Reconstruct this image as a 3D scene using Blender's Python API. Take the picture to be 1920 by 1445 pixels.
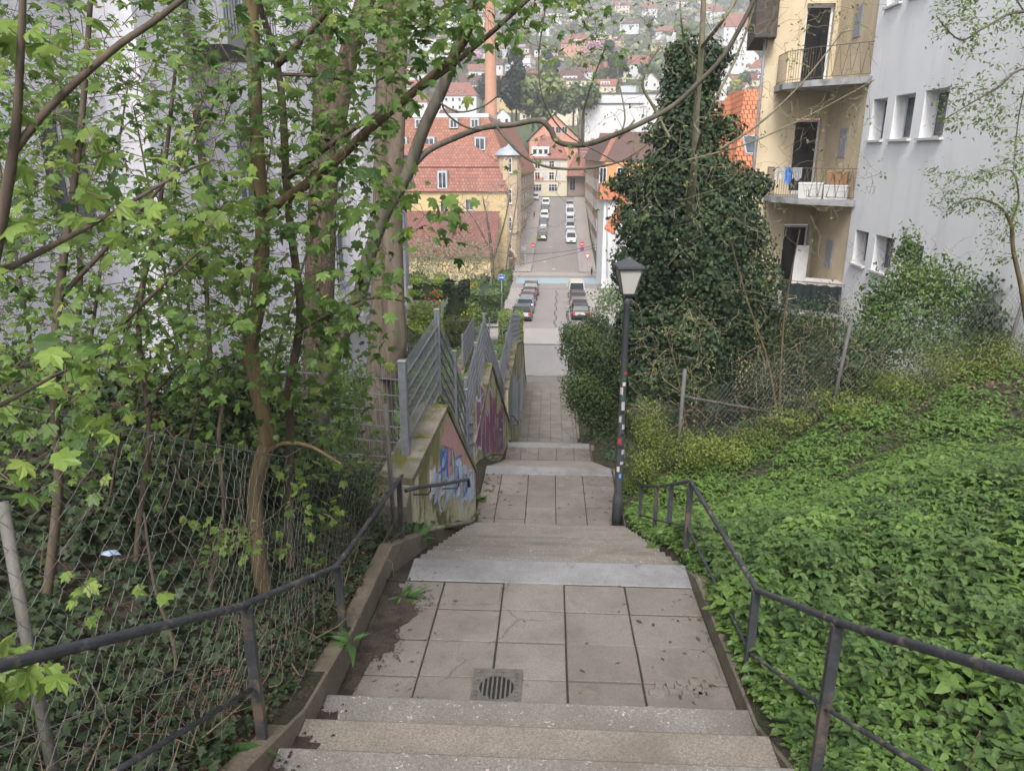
import bpy, math, random
import numpy as np
from mathutils import Vector, Matrix
for _o in list(bpy.data.objects): bpy.data.objects.remove(_o)
sc = bpy.context.scene
COL = sc.collection
R = math.radians
# ------------------------------------------------------------------ camera, sky, sun, exposure
FPX, PITCH, YAW = 1390.0, R(17.3), R(2.95)
cam = bpy.data.cameras.new('camera'); camo = bpy.data.objects.new('camera', cam); COL.objects.link(camo)
cam.sensor_width = 36; cam.lens = 36 * FPX / 1920; cam.clip_start = .05; cam.clip_end = 6000
camo.location = (0, 0, 0); camo.rotation_euler = (R(90) - PITCH, 0, YAW); sc.camera = camo
world = bpy.data.worlds.new('World'); sc.world = world; world.use_nodes = True
wn = world.node_tree; wn.nodes.clear()
SUN_EL, SUN_AZ = R(52), R(186)          # azimuth from +Y, clockwise
sky = wn.nodes.new('ShaderNodeTexSky'); sky.sky_type = 'NISHITA'; sky.sun_disc = False
sky.sun_elevation = SUN_EL; sky.sun_rotation = SUN_AZ; sky.air_density = 1.0; sky.dust_density = 4.0; sky.ozone_density = 1.0
hs = wn.nodes.new('ShaderNodeHueSaturation'); hs.inputs['Saturation'].default_value = .33
bg = wn.nodes.new('ShaderNodeBackground'); bg.inputs['Strength'].default_value = .115
wo = wn.nodes.new('ShaderNodeOutputWorld')
wn.links.new(sky.outputs[0], hs.inputs['Color']); wn.links.new(hs.outputs[0], bg.inputs['Color']); wn.links.new(bg.outputs[0], wo.inputs['Surface'])
sl = bpy.data.lights.new('sun', 'SUN'); sl.energy = 1.5; sl.angle = R(18); sl.color = (1, .96, .9)
so = bpy.data.objects.new('sun', sl); COL.objects.link(so)
_sd = Vector((math.sin(SUN_AZ) * math.cos(SUN_EL), math.cos(SUN_AZ) * math.cos(SUN_EL), math.sin(SUN_EL)))
so.rotation_euler = _sd.to_track_quat('Z', 'Y').to_euler(); so.location = (0, 0, 40)
sc.view_settings.view_transform = 'Standard'; sc.view_settings.look = 'None'
sc.view_settings.exposure = 1.45; sc.view_settings.gamma = 1.0; sc.view_settings.use_curve_mapping = False
cy = sc.cycles
cy.max_bounces = 7; cy.diffuse_bounces = 4; cy.glossy_bounces = 2; cy.transmission_bounces = 4; cy.transparent_max_bounces = 8
cy.use_denoising = True; cy.sample_clamp_indirect = 4
try: cy.denoising_prefilter = 'FAST'
except Exception: pass

# ------------------------------------------------------------------ pixel -> direction (calibration only)
_cp, _sp, _cy, _sy = math.cos(PITCH), math.sin(PITCH), math.cos(YAW), math.sin(YAW)
def ray(px, py):
    u, v = (px - 960) / FPX, (py - 722.5) / FPX
    f, d = _cp - v * _sp, v * _cp + _sp
    return (u * _cy - f * _sy, f * _cy + u * _sy, -d)
def P(px, py, Y):
    r = ray(px, py); t = Y / r[1]; return Vector((r[0] * t, Y, r[2] * t))
def PX(px, py, X):
    r = ray(px, py); t = X / r[0]; return Vector((X, r[1] * t, r[2] * t))

# ------------------------------------------------------------------ materials
def _nt(name):
    m = bpy.data.materials.new(name); m.use_nodes = True; nt = m.node_tree; nt.nodes.clear()
    o = nt.nodes.new('ShaderNodeOutputMaterial'); b = nt.nodes.new('ShaderNodeBsdfPrincipled'); nt.links.new(b.outputs[0], o.inputs[0])
    return m, nt, b, o
def c4(c): return (c[0], c[1], c[2], 1)
def node(nt, t, **k):
    n = nt.nodes.new(t)
    for a, v in k.items():
        if a.startswith('i_'):
            n.inputs[a[2:].replace('_', ' ')].default_value = v
        else: setattr(n, a, v)
    return n
def mixc(nt, fac, a, b, mode='MIX'):
    n = nt.nodes.new('ShaderNodeMix'); n.data_type = 'RGBA'; n.blend_type = mode; n.clamp_factor = True
    for s, v in ((0, fac), (6, a), (7, b)):
        if hasattr(v, 'links') or hasattr(v, 'is_output'): nt.links.new(v, n.inputs[s])
        else: n.inputs[s].default_value = v if s == 0 else c4(v)
    return n.outputs[2]
def ramp(nt, src, stops):
    n = nt.nodes.new('ShaderNodeValToRGB'); e = n.color_ramp.elements
    while len(e) > 1: e.remove(e[0])
    e[0].position = stops[0][0]; e[0].color = c4((stops[0][1],) * 3 if not hasattr(stops[0][1], '__len__') else stops[0][1])
    for p, c in stops[1:]:
        k = e.new(p); k.color = c4((c,) * 3 if not hasattr(c, '__len__') else c)
    nt.links.new(src, n.inputs[0]); return n.outputs[0]
def noise(nt, co, scale, detail=5, rough=.55, dist=0):
    n = node(nt, 'ShaderNodeTexNoise'); n.inputs['Scale'].default_value = scale; n.inputs['Detail'].default_value = detail
    n.inputs['Roughness'].default_value = rough; n.inputs['Distortion'].default_value = dist
    if co is not None: nt.links.new(co, n.inputs['Vector'])
    return n.outputs['Fac']
def coord(nt, which='Object', scale=None):
    t = nt.nodes.new('ShaderNodeTexCoord'); o = t.outputs[which]
    if scale:
        m = nt.nodes.new('ShaderNodeMapping'); m.inputs['Scale'].default_value = scale; nt.links.new(o, m.inputs[0]); o = m.outputs[0]
    return o
def bumpn(nt, b, h, strength=.3, dist=.02):
    n = nt.nodes.new('ShaderNodeBump'); n.inputs['Strength'].default_value = strength; n.inputs['Distance'].default_value = dist
    nt.links.new(h, n.inputs['Height']); nt.links.new(n.outputs[0], b.inputs['Normal'])
_MC = {}
def M(name, c1, c2=None, scale=4, rough=.8, bump=0, bscale=60, metallic=0, spec=.3, stretch=None, c3=None, s3=.8, t3=(.5, .65), bdist=.01):
    """two-tone noisy paint / stone / metal, with optional third stain colour"""
    if name in _MC: return _MC[name]
    m, nt, b, o = _nt(name); co = coord(nt, 'Object', stretch)
    if c2 is None: c2 = tuple(x * .82 for x in c1)
    f = ramp(nt, noise(nt, co, scale), [(.35, 0), (.65, 1)])
    c = mixc(nt, f, c1, c2)
    g = noise(nt, co, scale * 9, 3); c = mixc(nt, ramp(nt, g, [(.3, 0), (.7, .22)]), c, tuple(x * .6 for x in c1))
    if c3: c = mixc(nt, ramp(nt, noise(nt, co, s3, 6, .6), [(t3[0], 0), (t3[1], 1)]), c, c3)
    nt.links.new(c, b.inputs['Base Color']); b.inputs['Roughness'].default_value = rough
    b.inputs['Metallic'].default_value = metallic; b.inputs['Specular IOR Level'].default_value = spec
    if bump: bumpn(nt, b, noise(nt, co, bscale, 4), bump, bdist)
    _MC[name] = m; return m
def _ds(c, k=.66, d=.08):
    m_ = (c[0] + c[1] + c[2]) / 3; return tuple((x + (m_ - x) * d) * k for x in c)
def leafmat(name, ca, cb, trans=.3, rough=.55, cc=None, k=.66):
    ca, cb = _ds(ca, k), _ds(cb, k); cc = _ds(cc, k) if cc else None
    m, nt, b, o = _nt(name)
    a = node(nt, 'ShaderNodeAttribute', attribute_name='tint')
    stops = [(0, ca), (1, cb)] if cc is None else [(0, ca), (.6, cb), (.93, cb), (1, cc)]
    c = ramp(nt, a.outputs['Fac'], stops)
    c = mixc(nt, ramp(nt, noise(nt, coord(nt), 18, 3), [(.3, 0), (.7, .35)]), c, tuple(x * .65 for x in ca))
    nt.links.new(c, b.inputs['Base Color']); b.inputs['Roughness'].default_value = rough; b.inputs['Specular IOR Level'].default_value = .35
    t = node(nt, 'ShaderNodeBsdfTranslucent'); g = node(nt, 'ShaderNodeGamma'); g.inputs[1].default_value = .85
    nt.links.new(c, g.inputs[0]); nt.links.new(g.outputs[0], t.inputs[0])
    x = node(nt, 'ShaderNodeMixShader'); x.inputs[0].default_value = trans
    nt.links.new(b.outputs[0], x.inputs[1]); nt.links.new(t.outputs[0], x.inputs[2]); nt.links.new(x.outputs[0], o.inputs[0])
    return m
def bark(name, c1, c2, moss=None, fine=26, bump=.8, groove=1.0):
    m, nt, b, o = _nt(name)
    co = coord(nt, 'Object', (1, 1, .16))
    n1 = noise(nt, co, fine, 6, .65, .4)
    c = mixc(nt, ramp(nt, n1, [(.38, 0), (.62, 1)]), c1, c2)
    n2 = noise(nt, coord(nt), 3, 4); c = mixc(nt, ramp(nt, n2, [(.45, 0), (.7, .5)]), c, moss or tuple(x * .7 for x in c1))
    nt.links.new(c, b.inputs['Base Color']); b.inputs['Roughness'].default_value = .9; b.inputs['Specular IOR Level'].default_value = .15
    bumpn(nt, b, n1, bump, .03 * groove); return m
def tilemat(name, c1, c2, tw=.24, th=.34, mortar=(.1, .04, .03), rough=.75, patch=None, spec=.25):
    m, nt, b, o = _nt(name); uv = coord(nt, 'UV')
    k = node(nt, 'ShaderNodeTexBrick'); nt.links.new(uv, k.inputs['Vector']); k.offset = .5
    k.inputs['Scale'].default_value = 1; k.inputs['Brick Width'].default_value = tw; k.inputs['Row Height'].default_value = th
    k.inputs['Mortar Size'].default_value = .05; k.inputs['Mortar Smooth'].default_value = .6; k.inputs['Bias'].default_value = 0
    k.inputs['Color1'].default_value = c4(c1); k.inputs['Color2'].default_value = c4(c2); k.inputs['Mortar'].default_value = c4(mortar)
    c = mixc(nt, ramp(nt, noise(nt, uv, .5, 5), [(.42, 0), (.7, .5)]), k.outputs['Color'], patch or tuple(x * .6 for x in c1))
    nt.links.new(c, b.inputs['Base Color']); b.inputs['Roughness'].default_value = rough; b.inputs['Specular IOR Level'].default_value = spec
    inv = node(nt, 'ShaderNodeMath', operation='SUBTRACT'); inv.inputs[0].default_value = 1; nt.links.new(k.outputs['Fac'], inv.inputs[1])
    bumpn(nt, b, inv.outputs[0], .6, .02); return m
def glassmat(name, c=(.05, .06, .07), rough=.08):
    m, nt, b, o = _nt(name); b.inputs['Base Color'].default_value = c4(c); b.inputs['Roughness'].default_value = rough
    b.inputs['Specular IOR Level'].default_value = .6
    g = mixc(nt, ramp(nt, noise(nt, coord(nt), .9, 2), [(.4, 0), (.6, 1)]), c, tuple(x * .4 for x in c)); nt.links.new(g, b.inputs['Base Color'])
    return m
def paint(name, c, rough=.3, metallic=0, coat=.5):
    if name in _MC: return _MC[name]
    m, nt, b, o = _nt(name)
    g = mixc(nt, ramp(nt, noise(nt, coord(nt), 3, 4), [(.4, 0), (.8, .25)]), c, tuple(x * .75 + .02 for x in c)); nt.links.new(g, b.inputs['Base Color'])
    b.inputs['Roughness'].default_value = rough; b.inputs['Metallic'].default_value = metallic; b.inputs['Coat Weight'].default_value = coat
    _MC[name] = m; return m

# ------------------------------------------------------------------ mesh building
WORLD = {}
def wl(o): return WORLD.get(o.name, Vector((0, 0, 0))) if o is not None else Vector((0, 0, 0))
def tag(o, label=None, cat=None, group=None, kind=None):
    if label: o['label'] = label
    if cat: o['category'] = cat
    if group: o['group'] = group
    if kind: o['kind'] = kind
    return o
def thing(name, label, cat, loc=(0, 0, 0), rz=0, group=None):
    o = bpy.data.objects.new(name, None); COL.objects.link(o); o.empty_display_size = .2
    o.location = loc; o.rotation_euler = (0, 0, rz); WORLD[o.name] = Vector(loc)
    return tag(o, label, cat, group)
def link(name, me, mats, parent=None):
    o = bpy.data.objects.new(name, me); COL.objects.link(o)
    for m in (mats if isinstance(mats, (list, tuple)) else [mats]): me.materials.append(m)
    if parent is not None: o.parent = parent; WORLD[o.name] = wl(parent)
    return o
def rawmesh(name, V, F, tint=None, smooth=False, uv=None, mi=None):
    """V (n,3) array; F list of tuples or (m,k) array; vectorised"""
    me = bpy.data.meshes.new(name); V = np.asarray(V, dtype=np.float32)
    if isinstance(F, np.ndarray):
        k = F.shape[1]; loops = F.ravel(); nf = len(F); starts = np.arange(nf) * k
    else:
        lens = np.array([len(f) for f in F]); nf = len(F); loops = np.concatenate([np.asarray(f) for f in F]) if nf else np.zeros(0, int)
        starts = np.concatenate([[0], np.cumsum(lens)[:-1]]) if nf else np.zeros(0, int)
    me.vertices.add(len(V)); me.vertices.foreach_set('co', V.ravel())
    me.loops.add(len(loops)); me.loops.foreach_set('vertex_index', loops.astype(np.int32))
    me.polygons.add(nf); me.polygons.foreach_set('loop_start', starts.astype(np.int32))
    if mi is not None: me.polygons.foreach_set('material_index', np.asarray(mi, dtype=np.int32))
    me.polygons.foreach_set('use_smooth', np.full(nf, bool(smooth)))
    if tint is not None:
        a = me.attributes.new('tint', 'FLOAT', 'FACE'); a.data.foreach_set('value', np.asarray(tint, dtype=np.float32))
    if uv is not None:
        l = me.uv_layers.new(name='UVMap'); l.data.foreach_set('uv', np.asarray(uv, dtype=np.float32).ravel())
    me.update(calc_edges=True); me.validate(); return me
class MB:
    def __init__(s): s.v = []; s.f = []; s.m = []; s.t = []; s.n = 0; s.mi = 0; s.ti = .5
    def add(s, vs, fs):
        b = s.n; s.v += [tuple(v) for v in vs]; s.n += len(vs)
        for f in fs: s.f.append(tuple(i + b for i in f)); s.m.append(s.mi); s.t.append(s.ti)
        return s
    def box(s, x0, x1, y0, y1, z0, z1):
        if x0 > x1: x0, x1 = x1, x0
        if y0 > y1: y0, y1 = y1, y0
        if z0 > z1: z0, z1 = z1, z0
        return s.add([(x0, y0, z0), (x1, y0, z0), (x1, y1, z0), (x0, y1, z0), (x0, y0, z1), (x1, y0, z1), (x1, y1, z1), (x0, y1, z1)],
                     [(0, 3, 2, 1), (4, 5, 6, 7), (0, 1, 5, 4), (1, 2, 6, 5), (2, 3, 7, 6), (3, 0, 4, 7)])
    def hexa(s, p):   # 8 points: bottom 4 ccw, top 4 ccw
        return s.add(p, [(0, 3, 2, 1), (4, 5, 6, 7), (0, 1, 5, 4), (1, 2, 6, 5), (2, 3, 7, 6), (3, 0, 4, 7)])
    def bevbox(s, x0, x1, y0, y1, z0, z1, b):
        """box with the four top edges chamfered"""
        return s.add([(x0, y0, z0), (x1, y0, z0), (x1, y1, z0), (x0, y1, z0), (x0, y0, z1 - b), (x1, y0, z1 - b), (x1, y1, z1 - b), (x0, y1, z1 - b),
                      (x0 + b, y0 + b, z1), (x1 - b, y0 + b, z1), (x1 - b, y1 - b, z1), (x0 + b, y1 - b, z1)],
                     [(0, 3, 2, 1), (0, 1, 5, 4), (1, 2, 6, 5), (2, 3, 7, 6), (3, 0, 4, 7), (4, 5, 9, 8), (5, 6, 10, 9), (6, 7, 11, 10), (7, 4, 8, 11), (8, 9, 10, 11)])
    def prism(s, poly, vec):
        """closed polygon (list of 3D points) swept by vec"""
        n = len(poly); v = Vector(vec); a = [Vector(p) for p in poly]; b = [p + v for p in a]
        return s.add(a + b, [tuple(range(n - 1, -1, -1)), tuple(range(n, 2 * n))] + [(i, (i + 1) % n, n + (i + 1) % n, n + i) for i in range(n)])
    def tube(s, pts, r, n=6, caps=True):
        pts = [Vector(p) for p in pts]; k = len(pts)
        rs = r if hasattr(r, '__len__') else [r] * k
        t0 = (pts[1] - pts[0]).normalized(); up = Vector((0, 0, 1)) if abs(t0.z) < .9 else Vector((1, 0, 0))
        a = t0.cross(up).normalized(); vs = []
        for i, p in enumerate(pts):
            t = (pts[min(i + 1, k - 1)] - pts[max(i - 1, 0)])
            t = t.normalized() if t.length > 1e-9 else t0
            a = (a - t * a.dot(t)); a = a.normalized() if a.length > 1e-6 else t.orthogonal().normalized()
            b = t.cross(a)
            for j in range(n):
                w = 2 * math.pi * j / n; vs.append(p + a * (rs[i] * math.cos(w)) + b * (rs[i] * math.sin(w)))
        fs = [(i * n + j, i * n + (j + 1) % n, (i + 1) * n + (j + 1) % n, (i + 1) * n + j) for i in range(k - 1) for j in range(n)]
        if caps: fs += [tuple(range(n - 1, -1, -1)), tuple(range((k - 1) * n, k * n))]
        return s.add(vs, fs)
    def bar(s, p, q, w, h=None, up=(0, 0, 1)):
        """rectangular bar from p to q"""
        h = h or w; p = Vector(p); q = Vector(q); t = (q - p).normalized(); up = Vector(up)
        if abs(t.dot(up)) > .95: up = Vector((0, 1, 0))
        a = t.cross(up).normalized() * w / 2; b = a.cross(t).normalized() * h / 2
        return s.hexa([p - a - b, p + a - b, q + a - b, q - a - b, p - a + b, p + a + b, q + a + b, q - a + b])
    def lathe(s, c, prof, n=16):
        """prof: list of (r, z) relative to c"""
        c = Vector(c); vs = [c + Vector((r * math.cos(2 * math.pi * j / n), r * math.sin(2 * math.pi * j / n), z)) for r, z in prof for j in range(n)]
        fs = [(i * n + j, i * n + (j + 1) % n, (i + 1) * n + (j + 1) % n, (i + 1) * n + j) for i in range(len(prof) - 1) for j in range(n)]
        fs += [tuple(range(n - 1, -1, -1)), tuple(range((len(prof) - 1) * n, len(prof) * n))]
        return s.add(vs, fs)
    def build(s, name, mat, parent=None, smooth=False, local=False):
        V = np.array(s.v, dtype=np.float64)
        uv = np.zeros((sum(len(f) for f in s.f), 2)); i = 0
        for f in s.f:
            p = V[list(f)]; n = np.zeros(3)
            for a in range(len(f)):
                n += np.cross(p[a], p[(a + 1) % len(f)])
            l = np.linalg.norm(n); n = n / l if l > 1e-12 else np.array((0, 0, 1.))
            if abs(n[2]) > .995: u = np.array((1., 0, 0))
            else: u = np.array((-n[1], n[0], 0)); u /= np.linalg.norm(u)
            w = np.cross(n, u); uv[i:i + len(f), 0] = p @ u; uv[i:i + len(f), 1] = p @ w; i += len(f)
        if not local: V = V - np.array(wl(parent))
        me = rawmesh(name, V, s.f, s.t, smooth, uv, s.m)
        return link(name, me, mat, parent)
def copy_tree(o, parent=None, loc=None, rot=None):
    c = o.copy(); COL.objects.link(c)
    if parent is not None: c.parent = parent
    if loc is not None: c.location = loc
    if rot is not None: c.rotation_euler = rot
    for ch in [x for x in CH.get(o.name, [])]:
        copy_tree(ch, c)
    return c
CH = {}
def index_children(root):
    def rec(o):
        CH[o.name] = [x for x in bpy.data.objects if x.parent == o]
        for x in CH[o.name]: rec(x)
    rec(root)
rng = np.random.default_rng(7); random.seed(7)

# ------------------------------------------------------------------ ground profile
SPY = [-6, 3.84, 5.9, 10.75, 13.6, 19.2, 21.1, 29.2, 38, 52, 70, 105, 118, 150, 185, 200]
SPZ = [.815, -3.45, -3.56, -5.85, -5.95, -8.35, -8.42, -11.75, -12.05, -13.2, -15.2, -17.7, -17.9, -15.6, -10.2, -9.0]
def sp(y): return np.interp(y, SPY, SPZ)
_ys = np.arange(-8, 60, .1); _sm = np.convolve(np.pad(sp(_ys), 12, mode='edge'), np.ones(25) / 25, 'valid')
def sps(y): return np.where(np.asarray(y) < 55, np.interp(y, _ys, _sm), sp(y))
HY = [190, 215, 260, 350, 500, 700, 900, 1150, 1300, 1700]
HZ = [-9.5, -7, 6, 26, 60, 108, 162, 222, 240, 200]
def _sn(x, y): return np.sin(x * .013 + 1.3) * np.cos(y * .009 + .4) + .6 * np.sin(x * .031 + y * .017)
def gz(x, y):
    x = np.asarray(x, float); y = np.asarray(y, float)
    b = sps(y)
    fr = np.clip((48 - y) / 20, 0, 1)
    rise = np.where(x > 1.25, .10 + .27 * np.clip(x - 1.27, 0, 9.5), 0) * fr
    left = np.where(x < -1.3, .19 + .47 * np.clip(-x - 1.5, 0, 4.2), 0) * np.clip((22 - y) / 6, 0, 1)
    z = b + rise + left
    terr = np.interp(y, [16, 24, 34, 45, 60, 75, 90, 105], [-5.2, -7.2, -8.65, -9.8, -12.3, -15.0, -16.7, -17.7])
    k = np.clip((y - 16) / 6, 0, 1) * np.clip((-1.22 - x) / .5, 0, 1) * (x < -1.2) * (y < 105)
    edge = np.interp(y, [36, 40, 60, 66], [-1.2, -3.2, -5.5, -6])
    k = np.where(y > 36, np.clip((edge - x) / 1.5, 0, 1) * (y < 105), k)
    z = z * (1 - k) + terr * k
    h = np.interp(y, HY, HZ) + _sn(x, y) * np.clip((y - 230) / 200, 0, 1) * 6
    # the valley sides also climb gently away from the street
    side = np.clip((np.abs(x) - 40) / 120, 0, 1) * np.clip((y - 60) / 60, 0, 1) * 6
    return np.where(y > 195, h, z) + np.where(y > 195, 0, side)
def sx(y): return .15 + .012 * (y - 70)        # centre line of the street
def hit(px, py, y0=205, y1=1300):
    r = ray(px, py)
    for Y in np.arange(y0, y1, 2.):
        t = Y / r[1]
        if float(gz(r[0] * t, Y)) >= r[2] * t: return Vector((r[0] * t, Y, r[2] * t))
    return P(px, py, y1)
# ------------------------------------------------------------------ setting: ground, stairs, road
def groundmat():
    m, nt, b, o = _nt('earth_grass'); co = coord(nt)
    g = ramp(nt, noise(nt, co, .6, 8, .65), [(.3, (.03, .045, .018)), (.5, (.055, .085, .025)), (.62, (.07, .075, .035)), (.75, (.075, .05, .035))])
    f = ramp(nt, noise(nt, co, 22, 5, .7), [(.35, 0), (.65, .6)]); c = mixc(nt, f, g, (.03, .025, .018))
    nt.links.new(c, b.inputs['Base Color']); b.inputs['Roughness'].default_value = .95
    bumpn(nt, b, noise(nt, co, 14, 6, .7), .8, .06); return m
MG = groundmat()
xs = np.unique(np.round(np.concatenate([-np.geomspace(9, 420, 22), np.arange(-9, 13.01, .25), [-1.40, -1.36, -1.24, -1.20, 1.25, 1.29], np.geomspace(13.3, 420, 22)]), 3))
ys = np.unique(np.round(np.concatenate([np.arange(-6, 40, .25), np.arange(40, 210, 2.), np.geomspace(212, 1700, 50)]), 3))
X, Y = np.meshgrid(xs, ys); Z = gz(X, Y)
XLs = np.where(Y < 8, -1.38, -1.22)
cor = (X >= XLs) & (X <= 1.27) & (Y < 38.1)
bumps = .035 * np.sin(X * 5.3 + Y * 3.1) * np.sin(Y * 4.7 - X * 2.2) + .03 * np.sin(X * 2.1 - Y * 1.7)
near = (Y < 38) & ~cor & ((X > 1.45) | (X < -1.7)); Z = Z + bumps * near
Z = np.where(cor, sp(Y) - .45, Z)
inst = (np.abs(X - sx(Y)) < 20) & (Y >= 38.1) & (Y < 192); Z = Z - .12 * inst
nx, ny = len(xs), len(ys)
idx = np.arange(nx * ny).reshape(ny, nx)
Fq = np.stack([idx[:-1, :-1], idx[:-1, 1:], idx[1:, 1:], idx[1:, :-1]], -1).reshape(-1, 4)
MEARTH = M('bank_earth', (.055, .042, .03), (.032, .03, .018), 5, .95, .9, 30, c3=(.03, .042, .016), s3=2.5, bdist=.04)
_fc = ((np.abs(X[:-1, :-1]) < 13) & (Y[:-1, :-1] < 33)).reshape(-1).astype(int)
g = link('ground', rawmesh('ground', np.stack([X, Y, Z], -1).reshape(-1, 3), Fq, smooth=True, mi=_fc), [MG, MEARTH]); tag(g, kind='structure')

def stepmat():
    m, nt, b, o = _nt('step_stone'); co = coord(nt)
    at = node(nt, 'ShaderNodeAttribute', attribute_name='tint')
    base = mixc(nt, at.outputs['Fac'], (.175, .15, .126), (.15, .14, .134))
    fn = noise(nt, co, 70, 4, .8); base = mixc(nt, ramp(nt, fn, [(.38, .75), (.56, 0)]), base, (.07, .062, .055)); base = mixc(nt, ramp(nt, noise(nt, co, 95, 2, .8), [(.58, 0), (.7, .55)]), base, (.36, .33, .3))
    v = node(nt, 'ShaderNodeTexVoronoi'); v.inputs['Scale'].default_value = 26; v.inputs['Randomness'].default_value = 1
    w = node(nt, 'ShaderNodeMapping'); w.inputs['Scale'].default_value = (1, 1.5, .6); nt.links.new(co, w.inputs[0])
    dn = node(nt, 'ShaderNodeTexNoise'); dn.inputs['Scale'].default_value = 22; nt.links.new(w.outputs[0], dn.inputs['Vector'])
    dm = mixc(nt, .12, w.outputs[0], dn.outputs['Color']); nt.links.new(dm, v.inputs['Vector'])
    peb = ramp(nt, v.outputs['Distance'], [(.22, 1), (.3, 0)])
    sel = node(nt, 'ShaderNodeSeparateColor'); nt.links.new(v.outputs['Color'], sel.inputs[0])
    gate = node(nt, 'ShaderNodeMath', operation='GREATER_THAN'); gate.inputs[1].default_value = .74; nt.links.new(sel.outputs[0], gate.inputs[0])
    m1 = node(nt, 'ShaderNodeMath', operation='MULTIPLY'); nt.links.new(peb, m1.inputs[0]); nt.links.new(gate.outputs[0], m1.inputs[1])
    m2 = node(nt, 'ShaderNodeMath', operation='MULTIPLY'); nt.links.new(m1.outputs[0], m2.inputs[0]); nt.links.new(at.outputs['Fac'], m2.inputs[1])
    c = mixc(nt, m2.outputs[0], base, mixc(nt, sel.outputs[1], (.42, .38, .355), (.26, .24, .23)))
    c = mixc(nt, ramp(nt, noise(nt, co, 1.7, 6, .65), [(.44, 0), (.7, .75)]), c, (.085, .072, .055))
    nt.links.new(c, b.inputs['Base Color']); b.inputs['Roughness'].default_value = .75
    bumpn(nt, b, noise(nt, co, 120, 3), .35, .006); return m
def pavemat(name, c1, c2, scale=90, stain=(.13, .11, .09), rough=.85):
    m, nt, b, o = _nt(name); co = coord(nt); at = node(nt, 'ShaderNodeAttribute', attribute_name='tint')
    c = mixc(nt, at.outputs['Fac'], c1, c2)
    fn = noise(nt, co, scale * .8, 4, .85); c = mixc(nt, ramp(nt, fn, [(.36, .5), (.55, 0)]), c, tuple(x * .35 for x in c1))
    c = mixc(nt, ramp(nt, noise(nt, co, scale * 1.0, 2, .8), [(.57, 0), (.7, .5)]), c, tuple(min(1, x * 1.5) for x in c1))
    c = mixc(nt, ramp(nt, noise(nt, co, 1.3, 8, .72), [(.44, 0), (.72, .85)]), c, stain)
    c = mixc(nt, ramp(nt, noise(nt, co, 7, 6, .75), [(.58, 0), (.70, .55)]), c, tuple(x * .8 for x in stain))
    v = node(nt, 'ShaderNodeTexVoronoi', feature='DISTANCE_TO_EDGE'); v.inputs['Scale'].default_value = .8
    dn = node(nt, 'ShaderNodeTexNoise'); dn.inputs['Scale'].default_value = 5; nt.links.new(co, dn.inputs['Vector']); nt.links.new(mixc(nt, .12, co, dn.outputs['Color']), v.inputs['Vector'])
    ck = node(nt, 'ShaderNodeMath', operation='MULTIPLY'); nt.links.new(ramp(nt, v.outputs['Distance'], [(.002, .5), (.006, 0)]), ck.inputs[0]); nt.links.new(ramp(nt, noise(nt, co, .9, 2), [(.52, 0), (.56, 1)]), ck.inputs[1])
    c = mixc(nt, ck.outputs[0], c, (.025, .022, .018))
    nt.links.new(c, b.inputs['Base Color']); b.inputs['Roughness'].default_value = rough
    bumpn(nt, b, fn, .3, .004); return m
MSTEP = stepmat(); MPAV = pavemat('paving_slab', (.128, .114, .101), (.166, .148, .132), stain=(.074, .063, .053)); MKERB = pavemat('kerb_concrete', (.12, .102, .08), (.155, .13, .10), 60, (.045, .05, .025))
MGRAN = pavemat('grey_granite', (.165, .165, .172), (.20, .20, .208), 110, (.075, .07, .064))
MSOIL = M('dark_soil', (.03, .023, .019), (.055, .04, .032), 9, .95, .9, 40, c3=(.02, .017, .014), s3=6, bdist=.03)
XR = 1.27
def xl(y): return -1.38 if y < 5.6 else -1.22
mb = MB()
def flight(y0, y1, z0, z1, first_grey=False):
    n = max(1, round((z0 - z1) / .165)); rise = (z0 - z1) / n; tr = (y1 - y0) / (n - 1)
    for i in range(n + 0):
        zt = z0 - (i + 1) * rise + (0 if i < n - 1 else 0)
        if i == n - 1: break
        a, bb = y0 + i * tr, y0 + (i + 1) * tr + .035
        mb.ti = (.95 if (n - i) % 2 == 0 else .12) + random.uniform(-.05, .05)
        xa, xb = xl(a) - .0, XR
        nr = .018
        prof = [(a - .02, zt - .3), (bb, zt - .3), (bb, zt - nr), (bb - nr * .3, zt - nr * .3), (bb - nr, zt), (a - .02, zt)]
        # two or three blocks across the width
        cuts = [xa, xb]
        for c in range(1):
            g_ = .002
            mb.prism([(cuts[c] + g_, y, z + random.uniform(-.001, .001)) for y, z in prof][::-1], (cuts[c + 1] - cuts[c] - 2 * g_, 0, 0))
flight(-5.6, 3.84, .60, -3.45); flight(6.0, 10.75, -3.57, -5.85); flight(13.65, 19.2, -5.96, -8.35); flight(21.15, 29.2, -8.43, -11.75)
o = mb.build('stone_steps', MSTEP); tag(o, kind='structure')
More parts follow.
